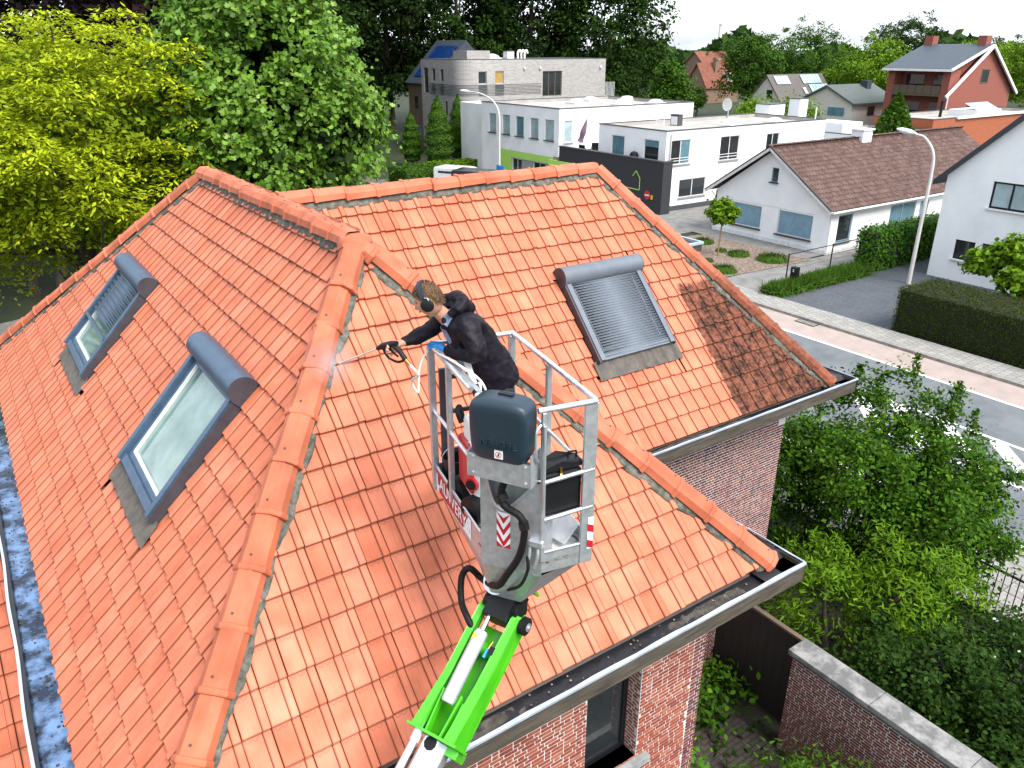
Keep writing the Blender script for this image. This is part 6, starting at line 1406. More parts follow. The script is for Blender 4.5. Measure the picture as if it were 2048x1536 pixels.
# floor and hull
def fl(b): b.prism([(-HS, HL, -.03), (HS, HL, -.03), (HS, -HL, -.03), (*QC, -.03), (*PC, -.03)], (0, 0, .03))
M['tread'] = pm('worn_tread_plate', (.62, .62, .60), (.10, .09, .08), scale=26, rough=.5, metal=.4, lo=.38, hi=.47, detail=3, stretch=(1, .35, 1))
part('floor_plate', M['tread'], fl)
piv = (-.15, -.33, -.56)
def hull(b):
    top = [(-HS, HL, -.10), (HS, HL, -.10), (HS, -HL, -.06), (*QC, -.12), (*PC, -.12)]; bot = [(-.24, -.02, -.42), (.08, -.02, -.42), (.06, -.40, -.46), (-.08, -.47, -.52), (-.26, -.33, -.50)]
    b.add(top + bot, [(i, (i+1) % 5, 5 + (i+1) % 5, 5 + i) for i in range(5)] + [(5, 6, 7, 8, 9)])
part('hull', M['galv'], hull, bevel=.012)
for i, (a, c, h0, h1) in enumerate((((-HS, HL), (-HS, -.36), -.13, .10), ((HS, HL), (HS, -HL), -.10, .09), ((-HS, HL), (HS, HL), -.1, .1), ((HS, -HL), (-.03, -HL), -.1, .07))):
    part('kick_plate', M['galv'], lambda b: b.prism([(*a, h0), (*c, h0), (*c, h1), (*a, h1)], ((.008, 0, 0) if abs(a[0]-c[0]) < .01 else (0, .008, 0))))
    part('kick_plate_edge', M['steel'], lambda b: b.tube([(*a, h1), (*c, h1)], .009, 8), smooth=True)
# chamfered console at the near left corner
def cz(c, n, z): return (-.19 + .68*c - .733*n, -.54 - .733*c - .68*n, z)
part('console_front', M['galv'], lambda b: b.add([cz(-.23, .002, -.15), cz(.235, .002, -.13), cz(.235, 0, .62), cz(.18, .0, .60), cz(-.03, .0, .36), cz(-.12, .0, .38), cz(-.20, 0, .62), cz(-.23, 0, .62)],
     [(0, 1, 4), (1, 2, 3), (1, 3, 4), (0, 4, 5), (0, 5, 6), (0, 6, 7)]))
part('console_back', M['steel'], lambda b: b.add([cz(-.22, -.09, 0), cz(.22, -.09, 0), cz(.22, -.09, .70), cz(-.22, -.09, .70)], [(0, 1, 2, 3)]))
part('console_side', M['galv'], lambda b: b.add([cz(.235, .002, -.08), cz(.235, .002, .62), cz(.24, -.18, .62), cz(.24, -.18, -.08)], [(0, 1, 2, 3)]))
part('console_side', M['galv'], lambda b: b.add([cz(-.23, .002, -.08), cz(-.23, .002, .62), cz(-.235, -.12, .62), cz(-.235, -.12, -.08)], [(0, 1, 2, 3)]))
part('console_trim', M['steel'], lambda b: b.tube(curve_path([cz(-.23, .003, .63), cz(-.19, .003, .60), cz(-.13, .003, .40), cz(-.08, .003, .345), cz(-.02, .003, .355), cz(.10, .003, .50), cz(.19, .003, .62), cz(.235, .003, .63)], 5), .008, 6), smooth=True)
part('control_bracket', M['galv'], lambda b: (b.obox(cz(-.035, .115, .715), (.68*.225, -.733*.225, 0), (-.733*.004, -.68*.004, 0), (0, 0, .085)),
      b.obox(cz(.195, .03, .745), (.68*.004, -.733*.004, 0), (-.733*.09, -.68*.09, 0), (0, 0, .12)), b.obox(cz(-.26, .03, .72), (.68*.004, -.733*.004, 0), (-.733*.09, -.68*.09, 0), (0, 0, .09)), b.obox(cz(-.03, .03, .635), (.68*.22, -.733*.22, 0), (-.733*.085, -.68*.085, 0), (0, 0, .004))))
for c_, z_ in ((-.22, .78), (.16, .78), (-.22, .66), (.16, .66)): part('bolt', M['steel'], lambda b: b.tube([cz(c_, .118, z_), cz(c_, .128, z_)], .009, 8))
# control box with rounded plastic lid
lid = bpy.data.objects.new('control_box_lid', bpy.data.meshes.new('control_box_lid')); link(lid)
bmx = bmesh.new(); bmesh.ops.create_cube(bmx, size=1)
bmesh.ops.subdivide_edges(bmx, edges=bmx.edges[:], cuts=9, use_grid_fill=True)
for v in bmx.verts:
    x, y, z = v.co*2                                     # superellipse rounding, bulging lid
    k = (abs(x)**7 + abs(y)**7 + abs(z)**7)**(1/7); x, y, z = x/k, y/k, z/k
    tp = 1 - .05*max(0, -z)
    p = cz(-.033 + x*.208*tp, .045 + y*.10*(1 + .12*z) , .985 + z*.215 + .02*(1 - x*x)*max(0, z)); v.co = bw(*p)
bmx.to_mesh(lid.data); bmx.free(); lid.data.materials.append(M['box_plastic']); lid.data.polygons.foreach_set('use_smooth', [True]*len(lid.data.polygons)); adopt(lid, lift)
def emboss(txt, size, mat, name, origin, xdir, ydir, parent, ext=.002, align='CENTER'):
    cu = bpy.data.curves.new(name, 'FONT'); cu.body = txt; cu.size = size; cu.extrude = ext; cu.align_x = align; cu.align_y = 'CENTER'
    tmp = bpy.data.objects.new(name, cu); link(tmp); dg = bpy.context.evaluated_depsgraph_get(); me = bpy.data.meshes.new_from_object(tmp.evaluated_get(dg)); bpy.data.objects.remove(tmp)
    xd = Vector(xdir).normalized(); yd = Vector(ydir); yd = (yd - xd*yd.dot(xd)).normalized(); zd = xd.cross(yd); mx = Matrix((xd, yd, zd)).transposed().to_4x4(); mx.translation = origin
    me.transform(mx); me.materials.append(mat); o = link(bpy.data.objects.new(name, me)); return adopt(o, parent)
ex = BS*.68 - BL_*.733; en = BS*-.733 - BL_*.68
emboss('TEUPEN', .075, M['box_plastic'], 'embossed_lettering', bw(*cz(-.02, .143, .925)), -ex, (0, 0, -1), lid, .005)
part('lettering_rule', M['box_plastic'], lambda b: b.obox(cz(-.02, .144, .885), (.68*.14, -.733*.14, 0), (-.733*.003, -.68*.003, 0), (0, 0, .002)), parent=lid)
part('lid_latch', M['black_plastic'], lambda b: b.obox(cz(-.02, .02, 1.222), (.68*.05, -.733*.05, 0), (-.733*.018, -.68*.018, 0), (0, 0, .008)), parent=lid)
st = part('no_fire_sticker', M['paint'], lambda b: b.obox(cz(-.02, .141, .845), (.68*.030, -.733*.030, 0), (-.733*.002, -.68*.002, -.0002), (0, 0, .030)), parent=lid)
def ringf(b, r, w, c, n, z, seg=20):
    for i in range(seg):
        a, d = 2*math.pi*i/seg, 2*math.pi*(i+1)/seg; q = lambda rr, t: cz(c + rr*math.cos(t), n, z + rr*math.sin(t)); b.quad(q(r, a), q(r + w, a), q(r + w, d), q(r, d))
part('prohibition_ring', M['red'], lambda b: (ringf(b, .018, .004, -.02, .1445, .845), b.bar(cz(-.033, .1445, .832), cz(-.007, .1445, .858), .001, .004)), parent=lid)
part('flame_mark', M['iron'], lambda b: b.bar(cz(-.02, .1446, .833), cz(-.018, .1446, .857), .001, .008), parent=lid)
# chevron warning boards
def chevron(o, ux, uz, w, h, k, parent, name='warning_chevron'):
    o, ux, uz = Vector(o), Vector(ux), Vector(uz); n = ux.cross(uz).normalized(); b = MB(); b.add([o, o + ux*w, o + ux*w + uz*h, o + uz*h], [(0, 1, 2, 3)]); bd = b.build(name, M['paint'], parent)
    step = h/k; r = MB()
    for i in range(-1, k):
        for sgn in (0, 1):
            x0, x1 = (0, .5) if sgn == 0 else (.5, 1.0)
            z = lambda x: (i + .15)*step + step*.95*abs(x - .5)*2 - step*.1
            q = []
            for x, up_ in ((x0, 0), (x1, 0), (x1, 1), (x0, 1)):
                zz = min(max(z(x) + up_*step*.48, 0), h); q.append(o + ux*w*x + uz*zz + n*.002)
            if max((p - o).dot(uz) for p in q) - min((p - o).dot(uz) for p in q) > .004: r.poly(q)
    r.build('red_chevrons', M['red'], bd)
chevron(bw(*cz(-.105, .004, .035)), ex, (0, 0, 1), .105, .285, 3, lift)
def stripe_board(o, ux, uz, w, h, k, parent):
    o, ux, uz = Vector(o), Vector(ux), Vector(uz); n = ux.cross(uz).normalized(); b = MB(); b.add([o, o + ux*w, o + ux*w + uz*h, o + uz*h], [(0, 1, 2, 3)]); bd = b.build('warning_stripes', M['paint'], parent)
    for i in range(k):
        z0 = h*(i + .15)/k; r = MB(); r.poly([o + n*.002 + uz*max(0, z0), o + n*.002 + ux*w + uz*max(0, z0 - .02), o + n*.002 + ux*w + uz*(z0 + h/k*.45 - .02), o + n*.002 + uz*(z0 + h/k*.45)]); r.build('red_stripe', M['red'], bd)
# posts and rails
RT = 1.15
def tube_part(name, pts, r, mat=None, n=10): return part(name, mat or M['steel'], lambda b: b.tube(pts, r, n), smooth=True)
tube_part('top_rail', [(-HS, HL, RT), (HS, HL, RT)], .02); tube_part('top_rail', [(HS, HL, RT), (HS, -HL, RT)], .02)
tube_part('top_rail', [(HS, -HL, RT), (-.07, -HL, RT)], .02); tube_part('top_rail', [(-HS, HL, RT), (-HS, -.22, RT)], .02)
part('rail_tray', M['steel'], lambda b: b.prism([(-HS + .03, HL - .1, RT - .01), (-HS + .03, -.24, RT - .01), (-HS + .09, -.24, RT - .04), (-HS + .09, HL - .1, RT - .04)], (0, 0, -.006)))
tube_part('mid_rail', [(-HS, HL, .60), (-HS, -.25, .60)], .014); tube_part('mid_rail', [(HS, HL, .60), (HS, -HL, .60)], .014)
for z in (.62, .33): tube_part('front_rail', [(HS, -HL, z + .03), (-.03, -HL, z)], .016)
def post(s, l, ws, wl, z0, z1): part('post', M['galv'], lambda b: b.box(s - ws/2, s + ws/2, l - wl/2, l + wl/2, z0, z1), bevel=.004, seg=1)
post(-HS, HL, .05, .06, -.13, RT - .015); post(-HS, .27, .04, .045, 0, RT - .015); post(HS, .02, .04, .045, 0, RT - .015); post(HS - .01, HL, .05, .06, -.05, RT - .015)
post(-.03, -HL, .03, .03, .0, RT - .015)
part('corner_plate', M['galv'], lambda b: b.box(HS - .085, HS + .012, -HL - .012, -HL + .012, -.09, RT - .01), bevel=.003, seg=1)
part('corner_plate', M['galv'], lambda b: b.box(HS - .006, HS + .016, -HL + .013, -HL + .07, -.06, RT - .01), bevel=.003, seg=1)
stripe_board(bw(HS - .035, -HL - .016, .02), BS, (0, 0, 1), .046, .26, 2, lift)
part('post', M['slate_dark'], lambda b: b.box(-HS + .05, -HS + .10, HL - .05, HL - .02, 0, RT - .2))
for z in (.2, .55, .85): part('ladder_rung', M['slate_dark'], lambda b: b.box(-HS + .1, .05, HL - .04, HL - .02, z, z + .035))
part('hinge_rod', M['steel'], lambda b: b.tube([(-.035, -HL - .03, .45), (-.035, -HL - .03, 1.05)], .01, 8))
part('grab_handle', M['steel'], lambda b: b.tube(curve_path([(-.075, -HL - .02, .80), (-.10, -HL - .04, .85), (-.10, -HL - .04, 1.02), (-.06, -HL - .02, 1.06)], 5), .009, 8), smooth=True)
part('step_flap', M['steel'], lambda b: b.add([(.12, -.46, .03), (.31, -.28, .15), (.32, -.58, .13), (.17, -.66, .05)], [(0, 1, 2, 3)]))
# name strip on the left kick plate: white letters on red
M['sign_red'] = pm('sign_red', (.36, .012, .018), rough=.5)
o_ = bw(-HS - .004, HL - .03, -.115); nb = part('name_board', M['paint'], lambda b: b.add([(-HS - .003, HL - .03, -.12), (-HS - .003, -.16, -.10), (-HS - .003, -.16, .075), (-HS - .003, HL - .03, .085)], [(0, 1, 2, 3)]))
part('red_field', M['sign_red'], lambda b: b.add([(-HS - .005, HL - .10, -.115), (-HS - .005, .02, -.095), (-HS - .005, -.10, .07), (-HS - .005, HL - .03, .08)], [(0, 1, 2, 3)]), parent=nb)
emboss('LAUWERYS', .158, M['paint'], 'white_lettering', bw(-HS - .007, .265, -.015), -BL_, (0, 0, 1), nb, .001)
# boom head, green arm, cylinder, telescopic boom
a0 = Vector((2.66, 3.97, 7.42)); a1 = Vector((1.86, 3.63, 6.86)); dB = (a1 - a0).normalized(); wB = dB.cross(Vector((0, 0, 1))).normalized(); uB = wB.cross(dB)      # wB points to the near side
if wB.dot(Vector((0, -1, 0))) < 0: wB = -wB; uB = -uB if uB.z < 0 else uB
def bb(t, w, u): return a0 + dB*t + wB*w + uB*u
LB = (a1 - a0).length
def arm(name, mat, fill, smooth=False, bevel=0, parent=None): b = MB(bb); fill(b); return b.build(name, mat, parent or lift, smooth=smooth, bevel=bevel)
arm('arm_side', M['green_paint'], lambda b: b.prism([(.10, .195, -.09), (.02, .195, .02), (.10, .195, .075), (.62, .18, .075), (LB, .16, .09), (LB + .02, .16, -.15), (.6, .18, -.12)], (0, .015, 0)), bevel=.004)
arm('arm_flange', M['green_paint'], lambda b: b.prism([(.06, .14, .06), (.10, .14, .082), (.62, .125, .082), (LB, .10, .10), (LB, .175, .10), (.62, .196, .082), (.10, .21, .082), (.06, .21, .06)], (0, 0, .008)))
arm('arm_side', M['green_paint'], lambda b: b.prism([(.02, -.15, -.06), (.0, -.15, .03), (.10, -.15, .075), (.62, -.15, .075), (LB, -.17, .09), (LB + .02, -.17, -.13), (.6, -.15, -.10)], (0, .015, 0)), bevel=.004)
arm('arm_flange', M['green_paint'], lambda b: b.prism([(.0, -.15, .03), (.10, -.15, .082), (.62, -.15, .082), (LB, -.18, .10), (LB, -.11, .10), (.62, -.09, .082), (.10, -.09, .082), (.0, -.09, .03)], (0, 0, .008)))
arm('arm_floor', M['green_paint'], lambda b: b.box(.18, LB, -.14, .14, -.12, -.105))
arm('cross_tube', M['green_paint'], lambda b: b.tube([(.36, -.135, -.02), (.36, .185, -.02)], .05, 14), smooth=True)
arm('end_flange', M['green_paint'], lambda b: b.box(LB, LB + .02, -.21, .21, -.12, .12), bevel=.004)
for w in (-.105, .105): arm('gusset', M['green_paint'], lambda b: b.prism([(LB, w - .006, .095), (LB - .26, w - .006, .085), (LB - .26, w - .006, .0), (LB, w - .006, -.06)], (0, .012, 0)))
for w in (-.07, .05): arm('gusset_rib', M['green_paint'], lambda b: b.prism([(LB, w, .09), (LB - .30, w*1.3, .09), (LB - .28, w*1.3, .04), (LB, w, .02)], (0, .014, 0)))
arm('lower_bracket', M['green_paint'], lambda b: b.prism([(LB + .02, .06, -.02), (LB + .02, .19, -.02), (LB + .02, .16, -.24), (LB + .02, .10, -.24)], (.06, 0, 0)), bevel=.004)
arm('cylinder_rod', M['chrome'], lambda b: b.tube([(.02, -.02, .10), (.30, -.015, .10)], .018, 12), smooth=True)
arm('cylinder_clevis', M['steel'], lambda b: b.box(-.03, .07, -.05, .01, .075, .13), bevel=.006)
cy = arm('hydraulic_cylinder', M['galv'], lambda b: b.tube([(.27, -.015, .10), (.29, -.015, .10), (LB - .24, -.01, .09), (LB - .22, -.01, .09)], [.045, .052, .052, .045], 16), smooth=True); cy.data.materials[0] = pm('silver_cylinder_paint', (.50, .50, .55), (.44, .44, .50), rough=.35, metal=.3)
arm('cylinder_band', M['steel'], lambda b: b.tube([(LB - .30, -.01, .09), (LB - .285, -.01, .09)], .0545, 16), smooth=True)
arm('hazard_triangle', M['yellow'], lambda b: b.add([(.30, -.045, .148), (.36, -.045, .148), (.33, .0, .154)], [(0, 1, 2)]), parent=cy)
arm('arm_label', M['black_plastic'], lambda b: b.box(.34, .40, .10, .14, .092, .094))
arm('blue_coupling', M['blue'], lambda b: b.tube([(.36, .075, .06), (.43, .07, .06)], .013, 8)); arm('brass_coupling', M['brass'], lambda b: b.tube([(.30, .085, .06), (.36, .075, .06)], .008, 8))
arm('knuckle', M['iron'], lambda b: (b.tube([(.02, -.13, .02), (.02, .17, .02)], .085, 16), b.box(-.12, .15, -.07, .13, -.08, .14)), smooth=False)
arm('slew_ring', M['steel'], lambda b: b.tube([(-.10, -.04, .17), (-.09, -.04, .22)], .11, 20), smooth=True)
arm('green_bracket', M['green_paint'], lambda b: b.prism([(-.13, .10, .05), (-.13, .25, .05), (-.13, .25, .15), (-.13, .20, .15), (-.13, .19, .10), (-.13, .10, .10)], (-.02, 0, 0)))
wh = arm('roller_wheel', M['rubber'], lambda b: b.tube([(.10, .215, .03), (.10, .22, .03), (.10, .265, .03), (.10, .27, .03)], [.055, .068, .068, .055], 20), smooth=True)
arm('wheel_hub', M['steel'], lambda b: b.tube([(.10, .268, .03), (.10, .276, .03)], .032, 14), parent=wh); arm('hub_bolt', M['steel'], lambda b: b.tube([(.10, .274, .03), (.10, .286, .03)], .012, 6), parent=wh)
arm('telescopic_boom', M['steel'], lambda b: b.prism([(LB + .02, -.10, -.13), (LB + .02, .09, -.13), (LB + .02, .10, -.02), (LB + .02, .05, .055), (LB + .02, -.06, .055), (LB + .02, -.11, -.02)], (3.2, 0, 0)), bevel=.008)
arm('extension_rod', M['chrome'], lambda b: b.tube([(LB - .05, -.12, .06), (LB + 3.2, -.12, .06)], .03, 14), smooth=True)
arm('rod_collar', M['steel'], lambda b: b.tube([(LB + .0, -.12, .06), (LB + .10, -.12, .06)], .037, 14), smooth=True)
arm('grease_smear', M['rubber'], lambda b: b.lathe([(.05, 0), (.03, .004)], (LB + .06, 0, .056), 9))
# hoses of the platform
def hose(name, pts, r, mat, parent=None, n=10): b = MB(); b.tube(curve_path(pts, 10), r, n); return b.build(name, mat, parent or lift, smooth=True)
hose('control_hose', [V3(cz(.0, .03, .66)), V3(cz(-.045, .05, .52)), V3(cz(-.02, .06, .42)), V3(cz(.10, .07, .37)), V3(cz(.135, .07, .27)), V3(cz(.10, .07, .06)), V3(cz(-.0, .06, -.14)), V3(cz(-.10, .02, -.30)), bb(-.08, -.20, .12), bb(-.10, -.30, .20), bb(-.03, -.35, .16), bb(.12, -.30, .08), bb(.22, -.18, .10), bb(.30, -.08, .03)], .026, M['rubber'])
hose('hydraulic_line', [V3(cz(.15, .05, .05)), V3(cz(.16, .07, -.05)), V3(cz(.10, .07, -.2)), bb(-.05, .02, .16)], .012, M['rubber'])
for dc in (-.03, .03): hose('valve_fitting', [V3(cz(.19 + dc, .03, .12)), V3(cz(.19 + dc, .045, .05)), V3(cz(.17 + dc, .05, -.03))], .012, M['galv'], n=8)
part('valve_block', M['steel'], lambda b: b.obox(cz(.20, .02, .15), (.68*.05, -.733*.05, 0), (-.733*.02, -.68*.02, 0), (0, 0, .02)))
for p, q in ((cz(-.045, .055, .50), cz(-.02, .06, .46)), (cz(.125, .07, .33), cz(.135, .07, .28))): part('hose_clamp', M['black_plastic'], lambda b: b.tube([p, q], .037, 8))

# ------------------------------------------------------------------ things carried in the basket
tc_ = thing('tool_case', 'black plastic tool case standing behind the near rails of the basket', 'tool case', tuple(bw(.13, -.62, .0)))
def cpart(name, mat, fill, parent, **k): b = MB(bw); fill(b); return b.build(name, mat, parent, **k)
cpart('case_body', M['black_plastic'], lambda b: b.box(-.02, .275, -.685, -.58, .33, .66), tc_, bevel=.02)
cpart('case_lid', M['black_plastic'], lambda b: b.prism([(-.02, -.69, .665), (.12, -.69, .70), (.275, -.69, .675), (.275, -.575, .675), (.12, -.575, .70), (-.02, -.575, .665)], (0, 0, .05)), tc_, bevel=.015)
cpart('case_handle', M['black_plastic'], lambda b: b.tube([(.19, -.63, .73), (.19, -.63, .77), (.25, -.63, .765), (.25, -.63, .725)], .008, 6), tc_)
cpart('case_latch', M['brass'], lambda b: b.box(.10, .115, -.70, -.69, .64, .70), tc_)
pw = thing('pressure_washer', 'red and white upright cleaning machine with black wheels inside the basket', 'cleaning machine', tuple(bw(-.16, .12, 0)))
def rbox(name, mat, s0, s1, l0, l1, z0, z1, parent, bv): return cpart(name, mat, lambda b: b.box(s0, s1, l0, l1, z0, z1), parent, bevel=bv, seg=3)
rbox('housing', M['white_plastic'], -.27, .06, -.08, .22, .12, .78, pw, .05)
rbox('red_cowl', M['red'], -.30, -.17, -.03, .25, .20, .60, pw, .03); rbox('red_top', M['red'], -.06, .05, .0, .16, .72, .84, pw, .04)
cpart('dial', M['red'], lambda b: b.tube([(-.27, -.02, .30), (-.30, -.04, .30)], .055, 18), pw, smooth=True); cpart('dial_face', M['black_plastic'], lambda b: b.tube([(-.30, -.04, .30), (-.306, -.045, .30)], .04, 18), pw)
cpart('pink_strip', M['pink'], lambda b: b.box(-.285, -.27, .05, .10, .28, .55), pw)
for l in (-.05, .27): cpart('wheel', M['rubber'], lambda b: b.tube([(-.33, l - .02, .10), (-.20, l + .02, .10)], .105, 22), pw, smooth=True)
cpart('handle', M['white_plastic'], lambda b: b.tube(curve_path([(-.16, .12, .68), (-.16, .14, .85), (-.13, .2, 1.0)], 5), .018, 10), pw, smooth=True); cpart('handle_grip', M['black_plastic'], lambda b: b.tube([(-.16, .135, .82), (-.155, .15, .87)], .026, 10), pw)
cpart('cable_hook', M['black_plastic'], lambda b: b.tube(curve_path([(-.28, .2, .70), (-.30, .22, .78), (-.27, .26, .8), (-.25, .24, .7)], 5), .02, 8), pw, smooth=True); cpart('yellow_clip', M['yellow'], lambda b: b.box(-.27, -.23, .0, .04, .56, .61), pw)
for r_, z_ in ((.12, .50), (.105, .47)): cpart('coiled_cable', M['white_plastic'], lambda b: b.tube([(-.275, .02 + r_*.5*math.cos(t), z_ + r_*math.sin(t)) for t in np.linspace(0, 6.283, 25)], .009, 6), pw, smooth=True)
bk = thing('black_bucket', 'black bucket in the far left corner of the basket floor', 'bucket', tuple(bw(-.2, .55, 0))); cpart('bucket', M['black_plastic'], lambda b: b.lathe([(.10, .0), (.125, .2), (.135, .22), (.125, .22), (.10, .02)], (-.2, .56, .01), 18), bk, smooth=True); cpart('bail', M['steel'], lambda b: b.tube([(-.2 + .13*math.cos(t), .56, .22 + .10*math.sin(t)) for t in np.linspace(0, math.pi, 12)], .004, 6), bk)
sp_ = thing('spare_lance', 'white plastic lance leaning against the basket rail under the jacket', 'lance', tuple(bw(-.3, .1, .6)))
cpart('tube', M['white_plastic'], lambda b: b.tube([(-.20, .36, 1.21), (-.215, .0, .98), (-.22, -.1, .9)], .024, 12), sp_, smooth=True); cpart('joint', M['black_plastic'], lambda b: b.tube([(-.212, .08, 1.03), (-.214, .02, .99)], .032, 12), sp_, smooth=True)
lf = thing('wilted_leaf', 'wilted green leaf on the basket floor', 'leaf', tuple(bw(.15, -.42, 0)))
b = MB(bw); b.add([(.12, -.45, .02), (.16, -.47, .015), (.20, -.42, .03), (.17, -.38, .02), (.13, -.39, .035)], [(0, 1, 2, 3, 4)]); b.build('blade', LM['mid'], lf); b = MB(bw); b.tube([(.12, -.45, .02), (.08, -.48, .015)], .003, 5); b.build('stalk', LM['mid'], lf)

# ------------------------------------------------------------------ the worker
def skinned(name, verts, edges, sub=2, root=0, tf=bw):
    me = bpy.data.meshes.new(name); me.from_pydata([tuple(tf(*v[:3])) for v in verts], edges, []); o = link(bpy.data.objects.new(name, me))
    o.modifiers.new('skin', 'SKIN')
    for i, v in enumerate(verts):
        r = v[3]; me.skin_vertices[0].data[i].radius = r if isinstance(r, tuple) else (r, r)
        me.skin_vertices[0].data[i].use_root = (i == root)
    s = o.modifiers.new('sub', 'SUBSURF'); s.levels = sub; s.render_levels = sub
    dg = bpy.context.evaluated_depsgraph_get(); m2 = bpy.data.meshes.new_from_object(o.evaluated_get(dg)); bpy.data.objects.remove(o); return m2
def fuse(name, meshes, mat, parent, voxel=.006, smooth_it=4, disp=None):
    bmx = bmesh.new()
    for m in meshes: bmx.from_mesh(m)
    me = bpy.data.meshes.new(name); bmx.to_mesh(me); bmx.free(); o = link(bpy.data.objects.new(name, me))
    r = o.modifiers.new('remesh', 'REMESH'); r.mode = 'VOXEL'; r.voxel_size = voxel
    s = o.modifiers.new('smooth', 'SMOOTH'); s.iterations = smooth_it; s.factor = .5
    if disp:
        tx = bpy.data.textures.new(name + '_folds', 'CLOUDS'); tx.noise_scale = disp[0]; d = o.modifiers.new('folds', 'DISPLACE'); d.texture = tx; d.strength = disp[1]; d.texture_coords = 'LOCAL'; d.mid_level = .5
    dg = bpy.context.evaluated_depsgraph_get(); m2 = bpy.data.meshes.new_from_object(o.evaluated_get(dg)); bpy.data.objects.remove(o)
    m2.materials.clear(); m2.materials.append(mat); m2.polygons.foreach_set('use_smooth', [True]*len(m2.polygons)); o = link(bpy.data.objects.new(name, m2))
    if parent is not None: adopt(o, parent)
    return o
man = thing('person', 'worker in dark rain jacket with ear defenders leaning over the basket rail, spraying the roof', 'person', tuple(bw(.06, .33, 0)))
HC_ = Vector((-.432, .40, 1.61)); hf = Vector((-.78, .46, -.42)).normalized(); hr = Vector((-.45, -.88, .05)); hr = (hr - hf*hr.dot(hf)).normalized(); hu = hf.cross(-hr).normalized()
if hu.z < 0: hu = -hu
def hd(f, r, u): p = HC_ + hf*f + hr*r + hu*u; return (p.x, p.y, p.z)          # head frame: forward, his left, up
def head_mesh():
    bmx = bmesh.new(); bmesh.ops.create_uvsphere(bmx, u_segments=32, v_segments=20, radius=1)
    for v in bmx.verts:
        x, y, z = v.co                                     # x forward, y left, z up
        f, r, u = x*.098, y*.076, z*.118
        if z < 0: k = 1 + .35*z; r *= k; f = f*(1 + .12*z) + .018*(-z)*(1 if x > 0 else -.4)
        if x > .6 and -.55 < z < .1: f += .004
        if x > 0 and abs(z - .08) < .16 and .25 < abs(y) < .6: f -= .007*x       # eye sockets
        v.co = bw(*hd(f, r, u))
    me = bpy.data.meshes.new('h'); bmx.to_mesh(me); bmx.free(); return me
def tube_mesh(pts, r, n=10): b = MB(bw); b.tube(pts, r, n); return b.mesh('t')
skel = [(.10, .42, .90, .05), (.03, .42, 1.08, .07), (-.13, .42, 1.27, .11), (-.27, .42, 1.42, .07), (-.35, .41, 1.50, .055), (-.41, .40, 1.57, .055),
        (-.215, .215, 1.43, .05), (-.15, .10, 1.235, .04), (-.315, .44, 1.17, .028), (-.22, .60, 1.40, .05), (-.44, .64, 1.25, .04), (-.62, .585, 1.235, .028),
        (.10, .36, .84, .05), (.0, .32, .47, .05), (.08, .33, .06, .04), (.11, .48, .84, .05), (.05, .51, .46, .05), (.13, .50, .06, .04)]
ed = [(0, 1), (1, 2), (2, 3), (3, 4), (4, 5), (2, 6), (6, 7), (7, 8), (2, 9), (9, 10), (10, 11), (0, 12), (12, 13), (13, 14), (0, 15), (15, 16), (16, 17)]
def hand(wrist, palm_end, side_v, curl_v, fl=.075, grip=1.0, thumb_out=None):
    """palm plus five separate fingers, curled towards curl_v"""
    w, p, sv, cv = Vector(wrist), Vector(palm_end), Vector(side_v).normalized(), Vector(curl_v).normalized(); d = (p - w).normalized(); ms = []
    b = MB(bw); b.obox((w + p)/2, (p - w)*.55, sv*.040, cv*.014); ms.append(b.mesh('p'))
    b = MB(bw); b.tube([w - d*.05, w, w + d*.03], [.027, .026, .03], 10); ms.append(b.mesh('p'))
    for k, ln in zip((-1.5, -.5, .5, 1.5), (.78, .97, 1.0, .88)):
        r0 = p + sv*k*.0205 - d*.01; L1, L2, L3 = fl*.45*ln, fl*.35*ln, fl*.28*ln; g = grip
        p1 = r0 + (d*math.cos(g*.5) + cv*math.sin(g*.5))*L1; p2 = p1 + (d*math.cos(g*1.5) + cv*math.sin(g*1.5))*L2; p3 = p2 + (d*math.cos(g*2.4) + cv*math.sin(g*2.4))*L3
        ms.append(tube_mesh([r0, p1, p2, p3], [.0098, .0092, .0085, .006], 8))
    t0 = w + (p - w)*.25 + sv*.034; to = Vector(thumb_out or (sv*.6 + d*.7 + cv*.5)).normalized()
    ms.append(tube_mesh([t0, t0 + to*.032, t0 + to*.05 + cv*.016, t0 + to*.062 + cv*.036], [.0125, .0115, .0105, .007], 8)); return ms
GD = Vector((-.31, .55, -.30)).normalized()                            # lance direction
right_hand = hand((-.63, .585, 1.232), (-.70, .575, 1.225), (.0, .45, -.9), (-.25, -.85, -.3), grip=1.15)
left_hand = hand((-.320, .47, 1.20), (-.350, .565, 1.212), (-.75, .6, 0), (-.35, .1, -.95), grip=.95)
ears = []
for s in (-1, 1): ears.append(tube_mesh([hd(-.012, s*.072, -.02), hd(-.014, s*.082, .0), hd(-.016, s*.08, .025)], [.012, .018, .012], 8))
nose = tube_mesh([hd(.092, 0, .02), hd(.108, 0, -.01), hd(.118, 0, -.028), hd(.10, 0, -.036)], [.010, .012, .014, .010], 8)
lips = tube_mesh([hd(.096, -.022, -.062), hd(.106, 0, -.06), hd(.096, .022, -.062)], [.006, .008, .006], 8); brow = tube_mesh([hd(.082, -.045, .035), hd(.096, 0, .034), hd(.082, .045, .035)], [.007, .008, .007], 8)
body = fuse('body', [skinned('sk', skel, ed), head_mesh(), nose, lips, brow] + ears + right_hand, M['skin'], man, voxel=.0055, smooth_it=3)
for s in (-1, 1): b = MB(bw); b.lathe([(.002, -.007), (.009, -.004), (.009, .004), (.002, .007)], hd(.079, s*.032, .013), 10); b.build('eye', M['iron'], man, smooth=True)
fuse('rubber_glove', left_hand, M['blue'], man, voxel=.0045, smooth_it=2)
